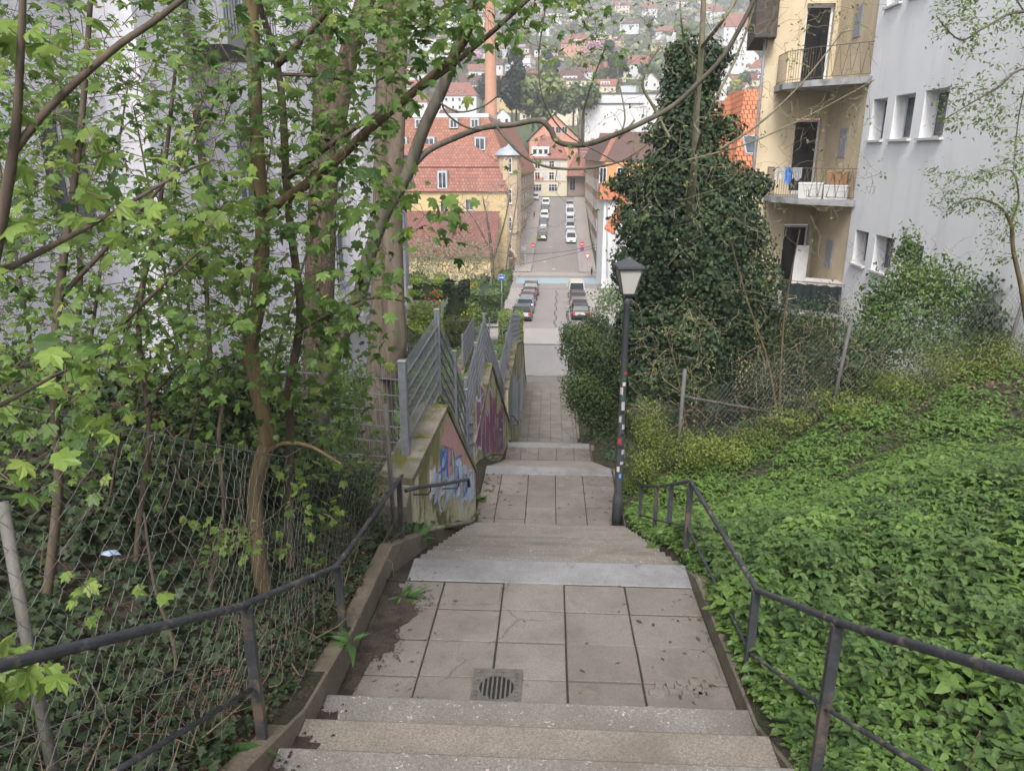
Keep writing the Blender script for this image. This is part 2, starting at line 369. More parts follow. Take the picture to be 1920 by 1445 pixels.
# nosing stones that end each landing
mb = MB()
for (y, z) in ((6.0, -3.57), (13.65, -5.96), (21.15, -8.43)):
    mb.ti = .5; mb.bevbox(xl(y), XR, y - .34, y + .035, z - .3, z + .004, .012)
o = mb.build('landing_nosings', MGRAN); tag(o, kind='structure')
mb = MB()
def landing(y0, y1, z0, z1, x0, x1, tw, tl, off=0, skip=()):
    nyy = max(1, round((y1 - y0) / tl)); tl = (y1 - y0) / nyy
    xs_ = [x0]; x = x0 + off
    while x < x1 - .12:
        if x > x0 + .12: xs_.append(x)
        x += tw
    xs_.append(x1)
    for j in range(nyy):
        for i in range(len(xs_) - 1):
            if (i, j) in skip: continue
            a, b_ = y0 + j * tl, y0 + (j + 1) * tl; g_ = random.uniform(.006, .009); dz = random.uniform(-.005, .005)
            za = z0 + (z1 - z0) * (a - y0) / (y1 - y0) + dz; zb = z0 + (z1 - z0) * (b_ - y0) / (y1 - y0) + dz + random.uniform(-.003, .003)
            mb.ti = random.random()
            xa, xb = xs_[i] + g_, xs_[i + 1] - g_; a += g_; b_ -= g_; c = .004
            mb.add([(xa, a, za - .06), (xb, a, za - .06), (xb, b_, zb - .06), (xa, b_, zb - .06), (xa, a, za - c), (xb, a, za - c), (xb, b_, zb - c), (xa, b_, zb - c),
                    (xa + c, a + c, za), (xb - c, a + c, za), (xb - c, b_ - c, zb), (xa + c, b_ - c, zb)],
                   [(0, 1, 5, 4), (1, 2, 6, 5), (2, 3, 7, 6), (3, 0, 4, 7), (4, 5, 9, 8), (5, 6, 10, 9), (6, 7, 11, 10), (7, 4, 8, 11), (8, 9, 10, 11)])
landing(3.86, 5.65, -3.45, -3.565, -1.38, XR, .52, .43, .5)
landing(10.77, 13.3, -5.85, -5.955, -1.22, XR, .52, .52, .34)
landing(19.22, 20.8, -8.35, -8.425, -1.22, XR, .52, .52, .44)
landing(29.22, 38, -11.75, -12.05, -1.22, XR + .2, .5, .5, .35)
o = mb.build('landing_paving', MPAV); tag(o, kind='structure')
mb = MB()
for a, b_, za, zb in ((3.7, 5.8, -3.45, -3.575), (10.7, 13.5, -5.85, -5.97), (19.15, 21, -8.35, -8.435), (29.15, 38.1, -11.75, -12.06)):
    x0 = xl(a); mb.hexa([(x0, a, za - .3), (XR, a, za - .3), (XR, b_, zb - .3), (x0, b_, zb - .3), (x0, a, za - .007), (XR, a, za - .007), (XR, b_, zb - .007), (x0, b_, zb - .007)])
o = mb.build('joint_bedding', M('joint_sand', (.022, .022, .012), (.045, .036, .022), 12, .95, .8, 60, c3=(.024, .028, .014), s3=3)); tag(o, kind='structure')
mb = MB(); mb.hexa([(-1.385, 5.6, -4), (-1.222, 5.6, -4), (-1.222, 8.2, -5.2), (-1.385, 8.2, -5.2), (-1.385, 5.6, -3.53), (-1.222, 5.6, -3.55), (-1.222, 8.2, -4.62), (-1.385, 8.2, -4.6)]); tag(mb.build('soil', MSOIL), kind='stuff')
# kerb walls that follow the stairs on both sides
def kerb(name, pts, x0, x1, depth=.8):
    mb = MB(); pl = [(y, z) for y, z in pts]
    for i in range(len(pl) - 1):
        (a, za), (b_, zb) = pl[i], pl[i + 1]; n = max(1, int((b_ - a) / 1.0))
        for k in range(n):
            p, q = a + (b_ - a) * k / n + .003, a + (b_ - a) * (k + 1) / n - .003
            zp, zq = za + (zb - za) * (p - a) / (b_ - a), za + (zb - za) * (q - a) / (b_ - a); mb.ti = random.random()
            d = random.uniform(-.004, .004); c = .012
            mb.add([(x0, p, zp - depth), (x1, p, zp - depth), (x1, q, zq - depth), (x0, q, zq - depth), (x0, p, zp - c + d), (x1, p, zp - c + d), (x1, q, zq - c + d), (x0, q, zq - c + d),
                    (x0 + c, p, zp + d), (x1 - c, p, zp + d), (x1 - c, q, zq + d), (x0 + c, q, zq + d)],
                   [(0, 1, 5, 4), (1, 2, 6, 5), (2, 3, 7, 6), (3, 0, 4, 7), (4, 5, 9, 8), (5, 6, 10, 9), (6, 7, 11, 10), (7, 4, 8, 11), (8, 9, 10, 11)])
    o = mb.build(name, MKERBL if 'left' in name else MKERB); tag(o, kind='structure')
MKERBL = pavemat('kerb_concrete_brown', (.125, .10, .075), (.165, .13, .095), 60, (.05, .045, .03))
kerb('kerb_left', [(-5.6, .88), (3.5, -3.08), (4.5, -3.27), (5.9, -3.36), (7.6, -4.15)], -1.51, -1.385)
kerb('kerb_right', [(-5.6, .76), (3.7, -3.26), (5.6, -3.42), (10.7, -5.72), (13.4, -5.86), (19.2, -8.25), (20.8, -8.32), (29, -11.6), (37.5, -11.93)], 1.272, 1.39)

# roads beyond the foot of the stairs
def roadmat(name, c1, c2, crack=True, sc_=.35):
    m, nt, b, o = _nt(name); co = coord(nt)
    c = mixc(nt, ramp(nt, noise(nt, coord(nt, 'Object', (1, .22, 1)), sc_, 6, .6), [(.35, 0), (.65, 1)]), c1, c2)
    c = mixc(nt, ramp(nt, noise(nt, co, 9, 4, .8), [(.4, .35), (.6, 0)]), c, tuple(x * .6 for x in c1))
    if crack:
        v = node(nt, 'ShaderNodeTexVoronoi', feature='DISTANCE_TO_EDGE'); v.inputs['Scale'].default_value = .16
        dn = node(nt, 'ShaderNodeTexNoise'); dn.inputs['Scale'].default_value = .7; nt.links.new(co, dn.inputs['Vector'])
        nt.links.new(mixc(nt, .25, co, dn.outputs['Color']), v.inputs['Vector'])
        c = mixc(nt, ramp(nt, v.outputs['Distance'], [(.003, .3), (.008, 0)]), c, (.1, .09, .085))
    nt.links.new(c, b.inputs['Base Color']); b.inputs['Roughness'].default_value = .85; return m
MROAD = roadmat('asphalt', (.19, .172, .165), (.23, .21, .20)); MROAD2 = roadmat('asphalt_cross', (.17, .16, .155), (.21, .2, .195))
MWALK = roadmat('concrete_walk', (.26, .235, .22), (.31, .28, .262), False); MBLUE = roadmat('blue_lane_paint', (.22, .30, .335), (.25, .33, .36), False)
MWHITE = M('road_marking_white', (.62, .6, .58), (.45, .43, .42), 2)
def sheet(name, mat, fx0, fx1, y0, y1, dz, step=1.5, kind='structure', nxx=4):
    mb = MB(); n = max(1, int(math.ceil((y1 - y0) / step)))
    yy = [y0 + (y1 - y0) * i / n for i in range(n + 1)]; vs = []
    for y in yy:
        a, b_ = fx0(y), fx1(y)
        for k in range(nxx + 1): vs.append((a + (b_ - a) * k / nxx, y, float(sp(y)) + dz))
    w = nxx + 1
    mb.add(vs, [(i * w + k, i * w + k + 1, (i + 1) * w + k + 1, (i + 1) * w + k) for i in range(n) for k in range(nxx)])
    o = mb.build(name, mat); tag(o, kind=kind); return o
kf = lambda c: (lambda y: c)
Lk, Rk = (lambda y: sx(y) - 3.75), (lambda y: sx(y) + 3.75)
sheet('cross_road_asphalt', MROAD2, kf(-60), kf(60), 41.5, 52.5, -.02)
sheet('path_paving', MPAV, kf(-3.4), kf(9), 38, 41.3, -.004)
sheet('forecourt_paving', MWALK, kf(-5.2), kf(12), 52.8, 63, .0)
sheet('street_asphalt', MROAD, Lk, Rk, 63, 99, .004)
sheet('junction_asphalt', MROAD, kf(-60), kf(60), 99.0, 113.8, .0)
sheet('street_asphalt', MROAD, Lk, Rk, 117.8, 187, .0)
sheet('pavement_far_corner', MWALK, kf(-60), kf(60), 113.8, 117.8, .03)
sheet('cycle_lane', MBLUE, kf(-5), kf(7.6), 106.2, 111.8, .008)
for nm, a, b_, y0, y1 in (('pavement_left', lambda y: sx(y) - 6.6, lambda y: sx(y) - 3.85, 63, 99), ('pavement_right', lambda y: sx(y) + 3.85, lambda y: sx(y) + 9.5, 63, 99),
                          ('pavement_left', lambda y: -7.2, lambda y: sx(y) - 3.85, 117.8, 187), ('pavement_right', lambda y: sx(y) + 3.85, lambda y: sx(y) + 6.6, 117.8, 187)):
    sheet(nm, MWALK, a, b_, y0, y1, .12)
def ribbon(name, mat, fx, y0, y1, w, h, dz=0, step=2.0):
    mb = MB(); n = int((y1 - y0) / step)
    for i in range(n):
        a, b_ = y0 + (y1 - y0) * i / n, y0 + (y1 - y0) * (i + 1) / n; za, zb = float(sp(a)) + dz, float(sp(b_)) + dz
        mb.hexa([(fx(a), a, za - .1), (fx(a) + w, a, za - .1), (fx(b_) + w, b_, zb - .1), (fx(b_), b_, zb - .1), (fx(a), a, za + h), (fx(a) + w, a, za + h), (fx(b_) + w, b_, zb + h), (fx(b_), b_, zb + h)])
    tag(mb.build(name, mat), kind='structure')
for y0, y1 in ((63, 99), (117.8, 187)):
    ribbon('kerb_stone', MGRAN, lambda y: sx(y) - 3.86, y0, y1, .13, .13); ribbon('kerb_stone', MGRAN, lambda y: sx(y) + 3.74, y0, y1, .13, .13)
mb = MB()
for y in (41.35, 52.6): mb.hexa([(-3.4, y, float(sp(y)) - .1), (14, y, float(sp(y)) - .1), (14, y + .22, float(sp(y)) - .1), (-3.4, y + .22, float(sp(y)) - .1),
                                (-3.4, y, float(sp(y)) + .05), (14, y, float(sp(y)) + .05), (14, y + .22, float(sp(y)) + .05), (-3.4, y + .22, float(sp(y)) + .05)])
for y in (98.9, 113.6): mb.box(-60, 60, y, y + .2, float(sp(y)) - .1, float(sp(y)) + .045)
tag(mb.build('kerb_stone', MGRAN), kind='structure')
mb = MB()   # markings: manhole patches, seam and bay marks
for x, y, w, l in ((.3, 120, .5, .5), (-1.2, 126, .5, .5)): mb.add([(x, y, float(sp(y)) + .02), (x + w, y, float(sp(y)) + .02), (x + w, y + l, float(sp(y + l)) + .02), (x, y + l, float(sp(y + l)) + .02)], [(0, 1, 2, 3)])
for y in (133, 139, 145.5): mb.add([(sx(y) - 1.7, y, float(sp(y)) + .02), (sx(y) - .6, y, float(sp(y)) + .02), (sx(y) - .6, y + .2, float(sp(y + .2)) + .02), (sx(y) - 1.7, y + .2, float(sp(y + .2)) + .02)], [(0, 1, 2, 3)])
mb.add([(2, 148, float(sp(148)) + .02), (4.2, 148, float(sp(148)) + .02), (4.2, 148.3, float(sp(148.3)) + .02), (2, 148.3, float(sp(148.3)) + .02)], [(0, 1, 2, 3)])
tag(mb.build('road_markings', MWHITE), kind='structure')
mb = MB()   # dark repair seam running up the near street
pp = [(sx(y) + .35 + .12 * math.sin(y * .9) + .06 * math.sin(y * 2.7), y) for y in np.arange(64, 98, .8)]
for (xa, ya), (xb, yb) in zip(pp[:-1], pp[1:]):
    mb.add([(xa, ya, float(sp(ya)) + .012), (xa + .1, ya, float(sp(ya)) + .012), (xb + .1, yb, float(sp(yb)) + .012), (xb, yb, float(sp(yb)) + .012)], [(0, 1, 2, 3)])
tag(mb.build('road_seam', M('bitumen_seam', (.04, .04, .042), (.06, .06, .06))), kind='structure')

# ---- drain grate, cobble patch, soil
MIRON = M('cast_iron', (.085, .08, .075), (.13, .115, .10), 20, .6, .3, 90, metallic=.3)
GY = 4.19; gx = P(931, 1283, GY).x
zt = float(np.interp(GY, [3.97, 5.65], [-3.45, -3.565]))
dr = thing('drain_grate', 'square cast iron drain grate with a round slotted opening in the paved landing', 'drain', (gx, GY, zt))
mb = MB(); hs_ = .17
mb.box(gx - hs_, gx + hs_, GY - .19, GY + .19, zt - .02, zt + .003); mb.build('drain_bed', M('drain_dark', (.008, .008, .008), (.012, .012, .012)), dr)
mb = MB(); r0 = .118; N = 32      # frame plate with a round hole
ring = [(gx + r0 * math.cos(2 * math.pi * i / N), GY + r0 * math.sin(2 * math.pi * i / N)) for i in range(N)]
sq = []
for i in range(N):
    a = 2 * math.pi * i / N; c, s = math.cos(a), math.sin(a); k = 1 / max(abs(c), abs(s)); sq.append((gx + hs_ * c * k, GY + (hs_ + .02) * s * k))
for i in range(N):
    j = (i + 1) % N; mb.add([(*ring[i], zt + .012), (*ring[j], zt + .012), (*sq[j], zt + .012), (*sq[i], zt + .012), (*ring[i], zt - .015), (*ring[j], zt - .015), (*sq[j], zt - .015), (*sq[i], zt - .015)],
                            [(0, 1, 2, 3), (1, 0, 4, 5), (3, 2, 6, 7)])
for i in range(9):
    for sx_, y_ in ((-1, 0), (1, 0)): mb.box(gx + sx_ * (hs_ - .035) - .011, gx + sx_ * (hs_ - .035) + .011, GY - .165 + i * .038, GY - .165 + i * .038 + .02, zt + .010, zt + .018)
    for k in (-1, 1): mb.box(gx - .155 + i * .0345, gx - .155 + i * .0345 + .02, GY + k * .16 - .011, GY + k * .16 + .011, zt + .0095, zt + .0178)
mb.build('frame', MIRON, dr)
mb = MB()
for i in range(-3, 4):
    x = i * .031; h = math.sqrt(r0 ** 2 - x ** 2) + .004; mb.box(gx + x - .006, gx + x + .006, GY - h, GY + h, zt - .012, zt + .009)
mb.build('grate_bar', MIRON, dr)
o = MB(); o.ti = .5
for (px, py) in [(1236, 1285), (1256, 1283), (1278, 1280), (1300, 1279), (1322, 1285), (1240, 1300), (1262, 1297), (1286, 1298), (1308, 1297), (1330, 1300), (1225, 1298), (1272, 1288), (1296, 1289), (1318, 1303)]:
    r = ray(px, py); t = (zt) / r[2]; x, y = r[0] * t, r[1] * t; s_ = random.uniform(.032, .042); a = random.uniform(-.2, .2)
    pts = [(x + s_ * math.cos(a + q) * 1.2, y + s_ * math.sin(a + q) * 1.2) for q in (-2.35, -.78, .78, 2.35)]
    o.ti = random.random(); o.hexa([(*p, zt - .02) for p in pts] + [(x + (p[0] - x) * .82, y + (p[1] - y) * .82, zt + .004) for p in pts])
o = o.build('cobble_patch', MPAV); tag(o, kind='structure')
def soilpatch(name, outline, z, lump=.012, n=600):
    """irregular patch of soil: a ragged sheet with crumbs"""
    mb = MB(); c = np.mean(outline, axis=0); K = len(outline)
    for s_, h in ((1, 0),):
        vs = [(c[0], c[1], z(c[1]) + .012)] + [(p[0], p[1], z(p[1]) + .003) for p in outline]
        mb.add(vs, [(0, i + 1, (i + 1) % K + 1) for i in range(K)])
    for _ in range(n):
        i = random.randrange(K); t = random.random(); q = np.array(outline[i]) * (1 - t) + np.array(outline[(i + 1) % K]) * t
        p = c + (q - c) * math.sqrt(random.random()) * (random.uniform(.8, 1.25) + (random.random() < .3) * random.uniform(0, 1.0)); p[0] = max(p[0], -1.372); s_ = random.uniform(.003, lump)
        zz = z(p[1]) + .004
        mb.add([(p[0] - s_, p[1] - s_, zz), (p[0] + s_, p[1] - s_ * .7, zz), (p[0] + s_ * .3, p[1] + s_, zz), (p[0] + random.uniform(-s_, s_) * .4, p[1], zz + s_ * .9)], [(0, 1, 3), (1, 2, 3), (2, 0, 3)])
    o = mb.build(name, MSOIL); tag(o, kind='stuff'); return o
zA = lambda y: float(np.interp(y, [3.97, 5.65], [-3.446, -3.561]))
def blob(pts): # jitter an outline
    out = []
    for i in range(len(pts)):
        a, b_ = np.array(pts[i]), np.array(pts[(i + 1) % len(pts)])
        for k in range(5): out.append(a + (b_ - a) * k / 5 + rng.normal(0, .018, 2))
    return out
soilpatch('soil', blob([(-1.375, 4.0), (-1.30, 4.05), (-1.24, 4.45), (-1.10, 4.62), (-1.17, 4.9), (-1.04, 5.1), (-1.18, 5.45), (-1.375, 5.7)]), lambda y: zA(y), lump=.009, n=2600)
for k in range(3):
    y = 3.84 - .385 * (k + 1) + .1; zz = -3.45 + .165 * (k + 1)
    soilpatch('soil', blob([(-1.375, y - .12), (-1.22, y - .1), (-1.25, y + .12), (-1.375, y + .16)]), (lambda z_: (lambda yy: z_))(zz), n=120)
# ------------------------------------------------------------------ railings, walls, fences, lamp
MRAIL = M('rail_paint_grey', (.05, .054, .065), (.034, .036, .042), 12, .5, .25, 60, c3=(.14, .12, .10), s3=9, t3=(.56, .66))
MPOST = M('post_paint_grey', (.05, .055, .065), (.036, .04, .04), 9, .6, .3, 50, c3=(.12, .09, .07), s3=5)
MGALV = M('galvanised_steel', (.17, .185, .21), (.23, .245, .27), 14, .45, .1, 60, metallic=.35)
MCHAIN = M('old_fence_wire', (.19, .19, .18), (.12, .118, .108), 30, .6, metallic=.3)
MMOSSC = M('mossy_concrete', (.19, .17, .14), (.12, .105, .085), 4, .95, .6, 40, c3=(.075, .075, .02), s3=2.2, t3=(.47, .6), bdist=.02)
def wallmat():
    m, nt, b, o = _nt('stained_render'); co = coord(nt); st = coord(nt, 'Object', (2.2, 2.2, .28))
    c = mixc(nt, ramp(nt, noise(nt, co, 1.2, 5), [(.35, 0), (.65, 1)]), (.42, .39, .24), (.50, .48, .36))
    c = mixc(nt, ramp(nt, noise(nt, coord(nt, 'Object', (1, 1, .55)), 1.1, 7, .72, .3), [(.50, 0), (.56, .95)]), c, (.10, .078, .018))
    c = mixc(nt, ramp(nt, noise(nt, co, .9, 5, .6), [(.48, 0), (.62, .6)]), c, (.22, .23, .08))
    c = mixc(nt, ramp(nt, noise(nt, coord(nt, 'Object', (5, 5, .5)), 3.5, 6, .75), [(.50, 0), (.66, .7)]), c, (.07, .055, .025))
    c = mixc(nt, ramp(nt, noise(nt, co, 60, 3, .8), [(.4, .25), (.6, 0)]), c, (.1, .09, .06))
    nt.links.new(c, b.inputs['Base Color']); b.inputs['Roughness'].default_value = .85
    bumpn(nt, b, noise(nt, co, 50, 4), .3, .01); return m
MWALL = wallmat()
def railing(name, label, top, mids, posts, r=.0195, group=None, base=None):
    t = thing(name, label, 'railing', base or posts[0][0], group=group)
    mb = MB(); mb.tube(top, r, 8); mb.build('top_rail', MRAIL, t, smooth=True)
    for m_ in mids: mb = MB(); mb.tube(m_, r * .62, 7); mb.build('mid_rail', MRAIL, t, smooth=True)
    for a, b_ in posts: mb = MB(); mb.bar(a, b_, .05, .035, up=(0, 1, 0)); mb.build('post', MPOST, t)
    return t
def lerp_path(path, y):
    ys_ = [p[1] for p in path]; return Vector((np.interp(y, ys_, [p[0] for p in path]), y, np.interp(y, ys_, [p[2] for p in path])))
def dz(path, d, x=0): return [(p[0] + x, p[1], p[2] + d) for p in path]
RX = 1.335
rp = [(1.36, -1.2, .02), (RX, 1.6, -1.28), (RX, 2.95, -2.02), (RX, 4.15, -2.62), (RX, 6.4, -2.90), (1.42, 8.6, -3.98), (1.38, 10.0, -4.62)]
posts = []
for y, d in ((.4, 1.1), (2.98, 1.05), (4.17, 1.0), (6.38, .98), (7.6, .98), (8.8, .98), (10.0, .95)):
    p = lerp_path(rp, y); posts.append(((p.x, y, p.z - d), (p.x, y, p.z - .015)))
mid = [(p[0], p[1], p[2] - .47) for p in rp]
railing('stair_railing', 'dark grey handrail with two rails along the nettle bank, right of the stairs', rp, [mid], posts)
lp = [(-1.5, -1.0, -.12), (-1.46, 1.4, -1.20), (-1.45, 2.98, -2.05), (-1.45, 4.45, -2.72), (-1.45, 6.75, -3.07)]
posts = []
for y, d in ((.9, 1.0), (3.05, 1.0), (4.5, .92), (6.6, .85)):
    p = lerp_path(lp, y); posts.append(((p.x, y, p.z - d), (p.x, y, p.z - .015)))
m0 = lerp_path(lp, 3.0); m1 = lerp_path(lp, 1.2)
railing('stair_railing', 'dark grey handrail in front of the old chain link fence, left of the stairs', lp, [[(m1.x, m1.y, m1.z - .52), (m0.x, m0.y, m0.z - .48)]], posts)

def chainlink(P00, P10, H0, H1, w=.055, r=.0016, sag=.03, name='chain_mesh', parent=None, lean=(0, 0, 0), mat=None, crumple=0, cut=None):
    """chain-link net between ground points P00 and P10 (polyline of ground points), heights H0..H1"""
    pts = [np.array(p, float) for p in P00]; L = [0]
    for a, b_ in zip(pts[:-1], pts[1:]): L.append(L[-1] + np.linalg.norm(b_ - a))
    L = np.array(L); A = np.array(pts); nK = int(L[-1] / w); V = []; F = []; base = 0
    lean = np.array(lean, float)
    for k in range(nK):
        hh = np.interp((k + .5) * w, L, H0 if hasattr(H0, '__len__') else np.linspace(H0, H1, len(L)))
        nJ = int(hh / (w * .95)) + 1; j = np.arange(nJ + 1)
        s_ = (k + .5) * w + w / 2 * np.where((j + k) % 2 == 0, 1, -1); h = j * w * .95
        x = np.interp(s_, L, A[:, 0]); y = np.interp(s_, L, A[:, 1]); z = np.interp(s_, L, A[:, 2]) + h
        e1 = np.gradient(A[:, :2], axis=0)[min(len(A) - 1, int(np.searchsorted(L, k * w)))] if len(A) > 1 else np.array((0, 1))
        e1 = np.array((e1[0], e1[1], 0)); e1 /= np.linalg.norm(e1) + 1e-9; nn = np.array((-e1[1], e1[0], 0))
        off = sag * np.sin(s_ * 2.1 + h * 2.3) + sag * .6 * np.sin(s_ * 5.7 - h * 4.1) + crumple * rng.normal(0, 1, len(j))
        p = np.stack([x, y, z], 1) + nn * off[:, None] + lean * (h / max(.3, hh))[:, None] + e1 * (crumple * rng.normal(0, 1, len(j)))[:, None]
        zz = np.where((j + k) % 2 == 0, r, -r); p += nn * zz[:, None]
        c = [nn * r, -nn * r * .5 + e1 * r * .87, -nn * r * .5 - e1 * r * .87]
        for q in c: V.append(p + q)
        n = len(j); a = base + np.arange(n - 1)
        for q in range(3):
            q2 = (q + 1) % 3; F.append(np.stack([a + q * n, a + q2 * n, a + q2 * n + 1, a + q * n + 1], 1))
        base += 3 * n
    V = np.concatenate(V) - np.array(wl(parent)); F = np.concatenate(F)
    return link(name, rawmesh(name, V, F), mat or MCHAIN, parent)
# left chain-link fence, just behind the handrail
FX = -1.62
def fz(y): return float(lerp_path(lp, min(y, 7.2)).z) - .95
gp_ = [(FX - .25, -.2, fz(-.2)), (FX - .12, .9, fz(.9)), (FX, 2.2, fz(2.2)), (FX, 3.4, fz(3.4)), (FX, 4.5, fz(4.5)), (FX, 5.8, fz(5.8)), (FX + .02, 6.9, fz(6.9))]
t = thing('chain_link_fence', 'old sagging chain link fence behind the left handrail, overgrown with ivy', 'fence', gp_[2])
chainlink(gp_, None, [1.85, 1.82, 1.8, 1.8, 1.75, 1.68, 1.62], None, .056, .0017, .03, 'chain_mesh', t, lean=(-.12, 0, 0), crumple=.004)
def top_of(i, h, lx): return (gp_[i][0] + lx, gp_[i][1], gp_[i][2] + h)
mb = MB(); mb.tube([P(125, 1560, 2.1), P(60, 1250, 2.25), P(4, 940, 2.45)], .022, 8); mb.build('post', M('old_fence_post', (.13, .125, .115), (.085, .08, .07), 8, .7, .4), t, smooth=True)
for (x, y, zz, lx, h) in ((FX + .03, 6.93, fz(6.9) - .2, -.03, 1.85),):
    mb = MB(); mb.tube([(x, y, zz), (x + lx * .5, y, zz + h * .5), (x + lx, y - .02, zz + h)], .024, 8); mb.build('post', M('old_fence_post', (.13, .125, .115), (.085, .08, .07), 8, .7, .4), t, smooth=True)
mb = MB()
tops = [(p[0] - .12, p[1], p[2] + h) for p, h in zip(gp_, [1.85, 1.82, 1.8, 1.8, 1.75, 1.7, 1.66])]
mb.tube(tops, .003, 4); mb.tube([(p[0] - .01, p[1], p[2] + .62) for p in gp_], .0022, 4); mb.build('tension_wire', MCHAIN, t)
# crumpled end of the net hanging at the metal post
chainlink([(FX, 6.55, fz(6.8)), (FX + .05, 6.95, fz(6.9)), (FX - .12, 7.25, fz(7.0) - .1)], None, [1.1, 1.6, 1.2], None, .04, .0016, .05, 'chain_mesh', t, crumple=.012)

# graffiti walls -----------------------------------------------------
def gwall(label, path, thick, base_fn, capd=.09, over=.03, graffiti=None, name='graffiti_wall'):
    """path: list of (x, y, ztop) along the stair face; wall body goes 'thick' to -x"""
    t = thing(name, label, 'wall', (path[0][0], path[0][1], base_fn(path[0][1])))
    mb = MB()
    for (x0, y0, z0), (x1, y1, z1) in zip(path[:-1], path[1:]):
        mb.hexa([(x0 - thick, y0, base_fn(y0) - .5), (x0, y0, base_fn(y0) - .5), (x1, y1, base_fn(y1) - .5), (x1 - thick, y1, base_fn(y1) - .5),
                 (x0 - thick, y0, z0 - capd), (x0, y0, z0 - capd), (x1, y1, z1 - capd), (x1 - thick, y1, z1 - capd)])
    mb.build('wall_body', MWALL, t)
    for i, ((x0, y0, z0), (x1, y1, z1)) in enumerate(zip(path[:-1], path[1:])):
        L = math.dist((y0, z0), (y1, z1)); n = max(1, round(L / 1.0)); mb = MB()
        for k in range(n):
            a, b_ = k / n + .003, (k + 1) / n - .003; q = lambda s_: (x0 + (x1 - x0) * s_, y0 + (y1 - y0) * s_, z0 + (z1 - z0) * s_ + random.uniform(-.003, .003))
            A, B = q(a), q(b_)
            mb.hexa([(A[0] - thick - over, A[1], A[2] - capd + .002), (A[0] + over, A[1], A[2] - capd + .002), (B[0] + over, B[1], B[2] - capd + .002), (B[0] - thick - over, B[1], B[2] - capd + .002),
                     (A[0] - thick - over, A[1], A[2] + .02), (A[0] + over, A[1], A[2]), (B[0] + over, B[1], B[2]), (B[0] - thick - over, B[1], B[2] + .02)])
        mb.build('coping', MMOSSC, t)
    return t
def facept(path, y, z, off=.004):
    x = float(np.interp(y, [p[1] for p in path], [p[0] for p in path])); return (x + off, y, z)
def stroke(mb, path, pts, w, off=.005):
    """painted stroke lying on the wall face: pts in (y, z)"""
    P_ = []
    for i in range(len(pts) - 1):
        for k in range(6):
            t_ = k / 6; p0 = pts[max(i - 1, 0)]; p1 = pts[i]; p2 = pts[i + 1]; p3 = pts[min(i + 2, len(pts) - 1)]
            f = lambda a, b_, c, d: .5 * ((2 * b_) + (-a + c) * t_ + (2 * a - 5 * b_ + 4 * c - d) * t_ ** 2 + (-a + 3 * b_ - 3 * c + d) * t_ ** 3)
            P_.append((f(p0[0], p1[0], p2[0], p3[0]), f(p0[1], p1[1], p2[1], p3[1])))
    P_.append(pts[-1]); n = len(P_); vs = []
    for i in range(n):
        a, b_ = P_[max(i - 1, 0)], P_[min(i + 1, n - 1)]; dx, dy = b_[0] - a[0], b_[1] - a[1]; l = math.hypot(dx, dy) + 1e-9
        ww = w * (.75 + .25 * math.sin(i * .9)); nx_, ny_ = -dy / l * ww / 2, dx / l * ww / 2
        vs += [facept(path, P_[i][0] + nx_, P_[i][1] + ny_, off), facept(path, P_[i][0] - nx_, P_[i][1] - ny_, off)]
    mb.add(vs, [(2 * i, 2 * i + 1, 2 * i + 3, 2 * i + 2) for i in range(n - 1)])
def fillpoly(mb, path, pts, off=.0035):
    c = (sum(p[0] for p in pts) / len(pts), sum(p[1] for p in pts) / len(pts)); n = len(pts); vs = [facept(path, *c, off)] + [facept(path, *p, off) for p in pts]
    mb.add(vs, [(0, i + 1, (i + 1) % n + 1) for i in range(n)])
def spray(name, c):
    m, nt, b, o = _nt(name); co = coord(nt); st = coord(nt, 'Object', (2, 2, .4))
    k = mixc(nt, ramp(nt, noise(nt, st, 6, 5, .7), [(.5, 0), (.68, .6)]), c, (.2, .17, .1))
    nt.links.new(k, b.inputs['Base Color']); b.inputs['Roughness'].default_value = .7
    tr = node(nt, 'ShaderNodeBsdfTransparent'); x = node(nt, 'ShaderNodeMixShader')
    nt.links.new(ramp(nt, noise(nt, co, 38, 5, .8), [(.35, 0), (.45, 1)]), x.inputs[0]); nt.links.new(tr.outputs[0], x.inputs[1]); nt.links.new(b.outputs[0], x.inputs[2]); nt.links.new(x.outputs[0], o.inputs[0]); return m
SB, SLB, SPK, SPU, SWH, SGR, SRD = spray('spray_blue', (.03, .12, .5)), spray('spray_light_blue', (.38, .48, .62)), spray('spray_pink', (.42, .235, .22)), spray('spray_purple', (.22, .08, .2)), spray('spray_white', (.6, .6, .62)), spray('spray_grey_green', (.25, .31, .30)), spray('spray_red', (.4, .1, .1))
w1 = [(-1.58, 7.75, -3.56), (-1.42, 9.75, -3.33), (-1.20, 11.35, -4.98)]
base1 = lambda y: float(sp(y))
t = gwall('yellow stained wall with blue and pink graffiti beside the upper landing, moss on its coping', w1, .34, base1)
